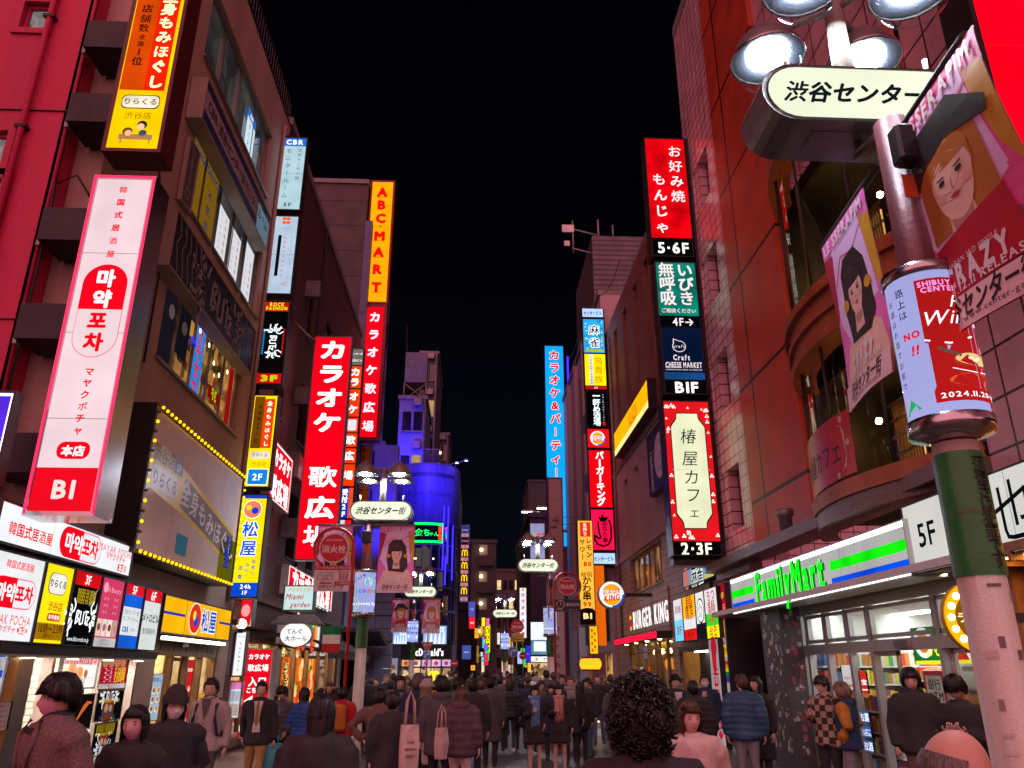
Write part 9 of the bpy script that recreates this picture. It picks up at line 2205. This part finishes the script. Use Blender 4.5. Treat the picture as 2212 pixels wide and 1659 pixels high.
put(1963,1448,9.4,-12,"curly haired person in a black hooded top standing at the store doors",S(top=k_['black'],thick=.04,hem=.82,pants=k_['brown'],hair='wavy',look=(-14,6,0),arm_l='down',arm_r='pocket',seed=45,wear=[('hood',hoodback(k_['black']))]))
put(2068,1461,7.7,-50,"person in black bent over a phone at the right of the store",S(top=k_['black'],thick=.03,hem=.82,pants=k_['brown'],hair='fringe',look=(-4,34,0),arm_l='phone',arm_r='phone',lean=.12,detail=2,seed=46),lo=1.55)
put(2042,1579,2.15,62,"bald person with glasses very close at the bottom right",S(top=k_['char'],thick=.05,hem=.6,pants=k_['black'],hair='bald',hairm=HG,glasses=True,look=(6,14,0),detail=2,seed=47,hs=1.0),lo=1.5)
# things they carry
def bag(label,loc,w,h,d,m,straps,rz=0,name="tote_bag",cat="bag",sag=.02,text=None):
    t = thing(name,label,cat,loc,rz); b = MB(); r_ = random.Random(int(w*1000))
    rows = []
    for z,k in ((0,.86),(.05,1),(.5,1.03),(.85,.97),(1,.94)): rows.append([(w / 2*k*a,d / 2*(1.2 if .1 < z < .7 else .8)*c + noise.noise(Vector((a*3,c*3,z*5)))*sag,z*h) for a,c in ((-1,-1),(-.4,-1.1),(.4,-1.1),(1,-1),(1,1),(.4,1.1),(-.4,1.1),(-1,1))])
    b.grid(rows,m,sm=False); b.build("bag_body",t); b = MB()
    for s in (-1,1): b.tube([(-w*.28,s*d*.4,h),(-w*.2,s*d*.3,h + straps*.7),(0,s*d*.1,h + straps),(w*.2,s*d*.3,h + straps*.7),(w*.28,s*d*.4,h)],.010,m,6)
    b.build("handle",t)
    if text: p = Panel(w*.6,h*.45); [p.text(x,.5,(i + .5) / len(text),.26,K['black'],1,.03) for i,x in enumerate(text)]; p.build("print",t,(-w*.3,-d*.75,h*.25))
    return t
q = spot(884,1600,8.55); bag("white tote with black print hanging at a black coated back",(q.x,q.y,q.z - .30),.20,.46,.08,k_['pinkish'],.34,.35,text=["VOID","BOOKS","PRESS"])
q = spot(953,1598,9.9); bag("plain pale tote at the side of the plum puffer jacket",(q.x,q.y,q.z - .22),.15,.36,.10,k_['pinkish'],.26,.8)
q = spot(928,1618,11.5); bag("pale shopping bag low beside the charcoal hooded jacket",(q.x,q.y,q.z - .2),.22,.38,.08,k_['white'],.18,.2)
q = spot(589,1632,11.3); bag("turquoise paper bag held by the khaki trousers",(q.x,q.y,q.z - .24),.24,.40,.10,pm("turquoise_paper",(.05,.33,.38),.6,0,.08),.14,.1,name="paper_bag")
def phone(label,px,py,zc,rz):
    q = spot(px,py,zc); t = thing("phone",label,"phone",q,R(rz)); b = MB(); b.box(-.036,-.004,-.07,.036,.004,.07,BLK,.004); b.build("body",t); p = Panel(.064,.13); p.rect(0,0,1,1,G('#a8c0e8',.9),1); p.build("screen",t,(.032,.005,-.065),math.pi)
phone("phone in the hand of the blue scarf schoolgirl",1146,1529,13.9,0); phone("phone held by the person bent over beside the store",2035,1536,7.2,-40); phone("phone of the dark puffer jacket by the red entrance board",597,1536,12.1,-20)

# --- the crowd further down the street
base = []
VAR = (("char","black",'short',178,0,.6),("black","black",'fringe',174,.09,.84),("navy","char",'mid',182,0,.55),("brown","black",'bob',4,0,.6),("plum","denim",'long',176,.1,.82),("black","denim",'short',-4,0,.8),("olive","black",'wavy',8,.09,.82),("grey","black",'short',186,0,.8),("teal","black",'mid',-6,0,.7),("white","char",'bob',8,0,.8),("yellow","black",'short',172,.09,.84),("navy","navy",'short',10,0,.6))
NAMES = dict(char="charcoal",black="black",navy="navy",brown="brown",plum="plum",olive="olive",grey="pale grey",teal="lilac",white="white",yellow="yellow")
for i,(tp,pn_,hr,fc,pf,hm) in enumerate(VAR):
    sp = S(top=k_[tp],thick=.035,hem=hm,pants=k_[pn_],hair=hr,puffer=pf,seed=60 + i,detail=0,stride=.4*(-1) ** i,female=hr in ('mid','bob','long'),hairm=(HB,HBR,HB,HG)[i % 4])
    base.append((tp,fc,person("distant walker in a %s coat" % NAMES[tp],sp,(0,0,.022),1.66,R(fc))))
r_ = random.Random(77); used = set(); spots = []
def crowd(px,Y,vi,dH=0):
    q = at(px,1452,Y); tp,fc,proto = base[vi]
    o = proto if vi not in used else copy_tree(proto); used.add(vi)
    o.location = (q.x,q.y,.022); sc = .90 + .16*r_.random() + dH; o.scale = (sc,sc,sc); o.rotation_euler = (0,0,R(fc + r_.uniform(-16,16)))
    away = abs((fc + 180) % 360 - 180) > 90
    ds = "near the burger restaurant" if Y < 30 and px < 1000 else ("at the right kerb" if px > 1190 and Y < 45 else ("in the middle of the crowd" if Y < 45 else "far down the street"))
    o["label"] = "distant walker in a %s coat %s, %s" % (NAMES[tp],"walking away" if away else "coming this way",ds); o["category"] = "person"; o["group"] = "walkers further down the street"
    return o
fixed = [(785,19,1),(800,21,2),(815,24,5),(836,23,11),(846,18.5,0),(880,20,3),(893,24,8),(941,17.5,10),(950,21,6),(968,17,4),(1040,18.5,1),(1080,19.5,0),(1090,24,5),(1126,20,2),(1140,22,1),(1168,19,6),(1180,22,0),(1195,25,1),(1243,21,11),(1262,23,0),(1290,21,5),(1305,26,3),(1318,22,1),(1390,19,6)]
for px,Y,v in fixed: crowd(px,Y,v)
n_ = 0
while n_ < 40:
    Y = 24 + 66*r_.random() ** 1.3; cxp = 1020 + 40*ss(20,90,Y); half = 1694*(3.4 if Y < 45 else 3.0) / Y
    px = cxp + r_.uniform(-1,1)*half + (30 if Y > 44 else 0)
    if Y > 42 and px < 1000: continue
    q = at(px,1452,Y)
    if any((q.x - a) ** 2 + (q.y - b_) ** 2 < .35 for a,b_ in spots): continue
    spots.append((q.x,q.y)); crowd(px,Y,r_.choice((0,1,2,3,4,5,6,7,8,9,11,3,7,9,8,5,10,6))); n_ += 1
if _go.name in bpy.data.objects: bpy.data.objects.remove(_go)
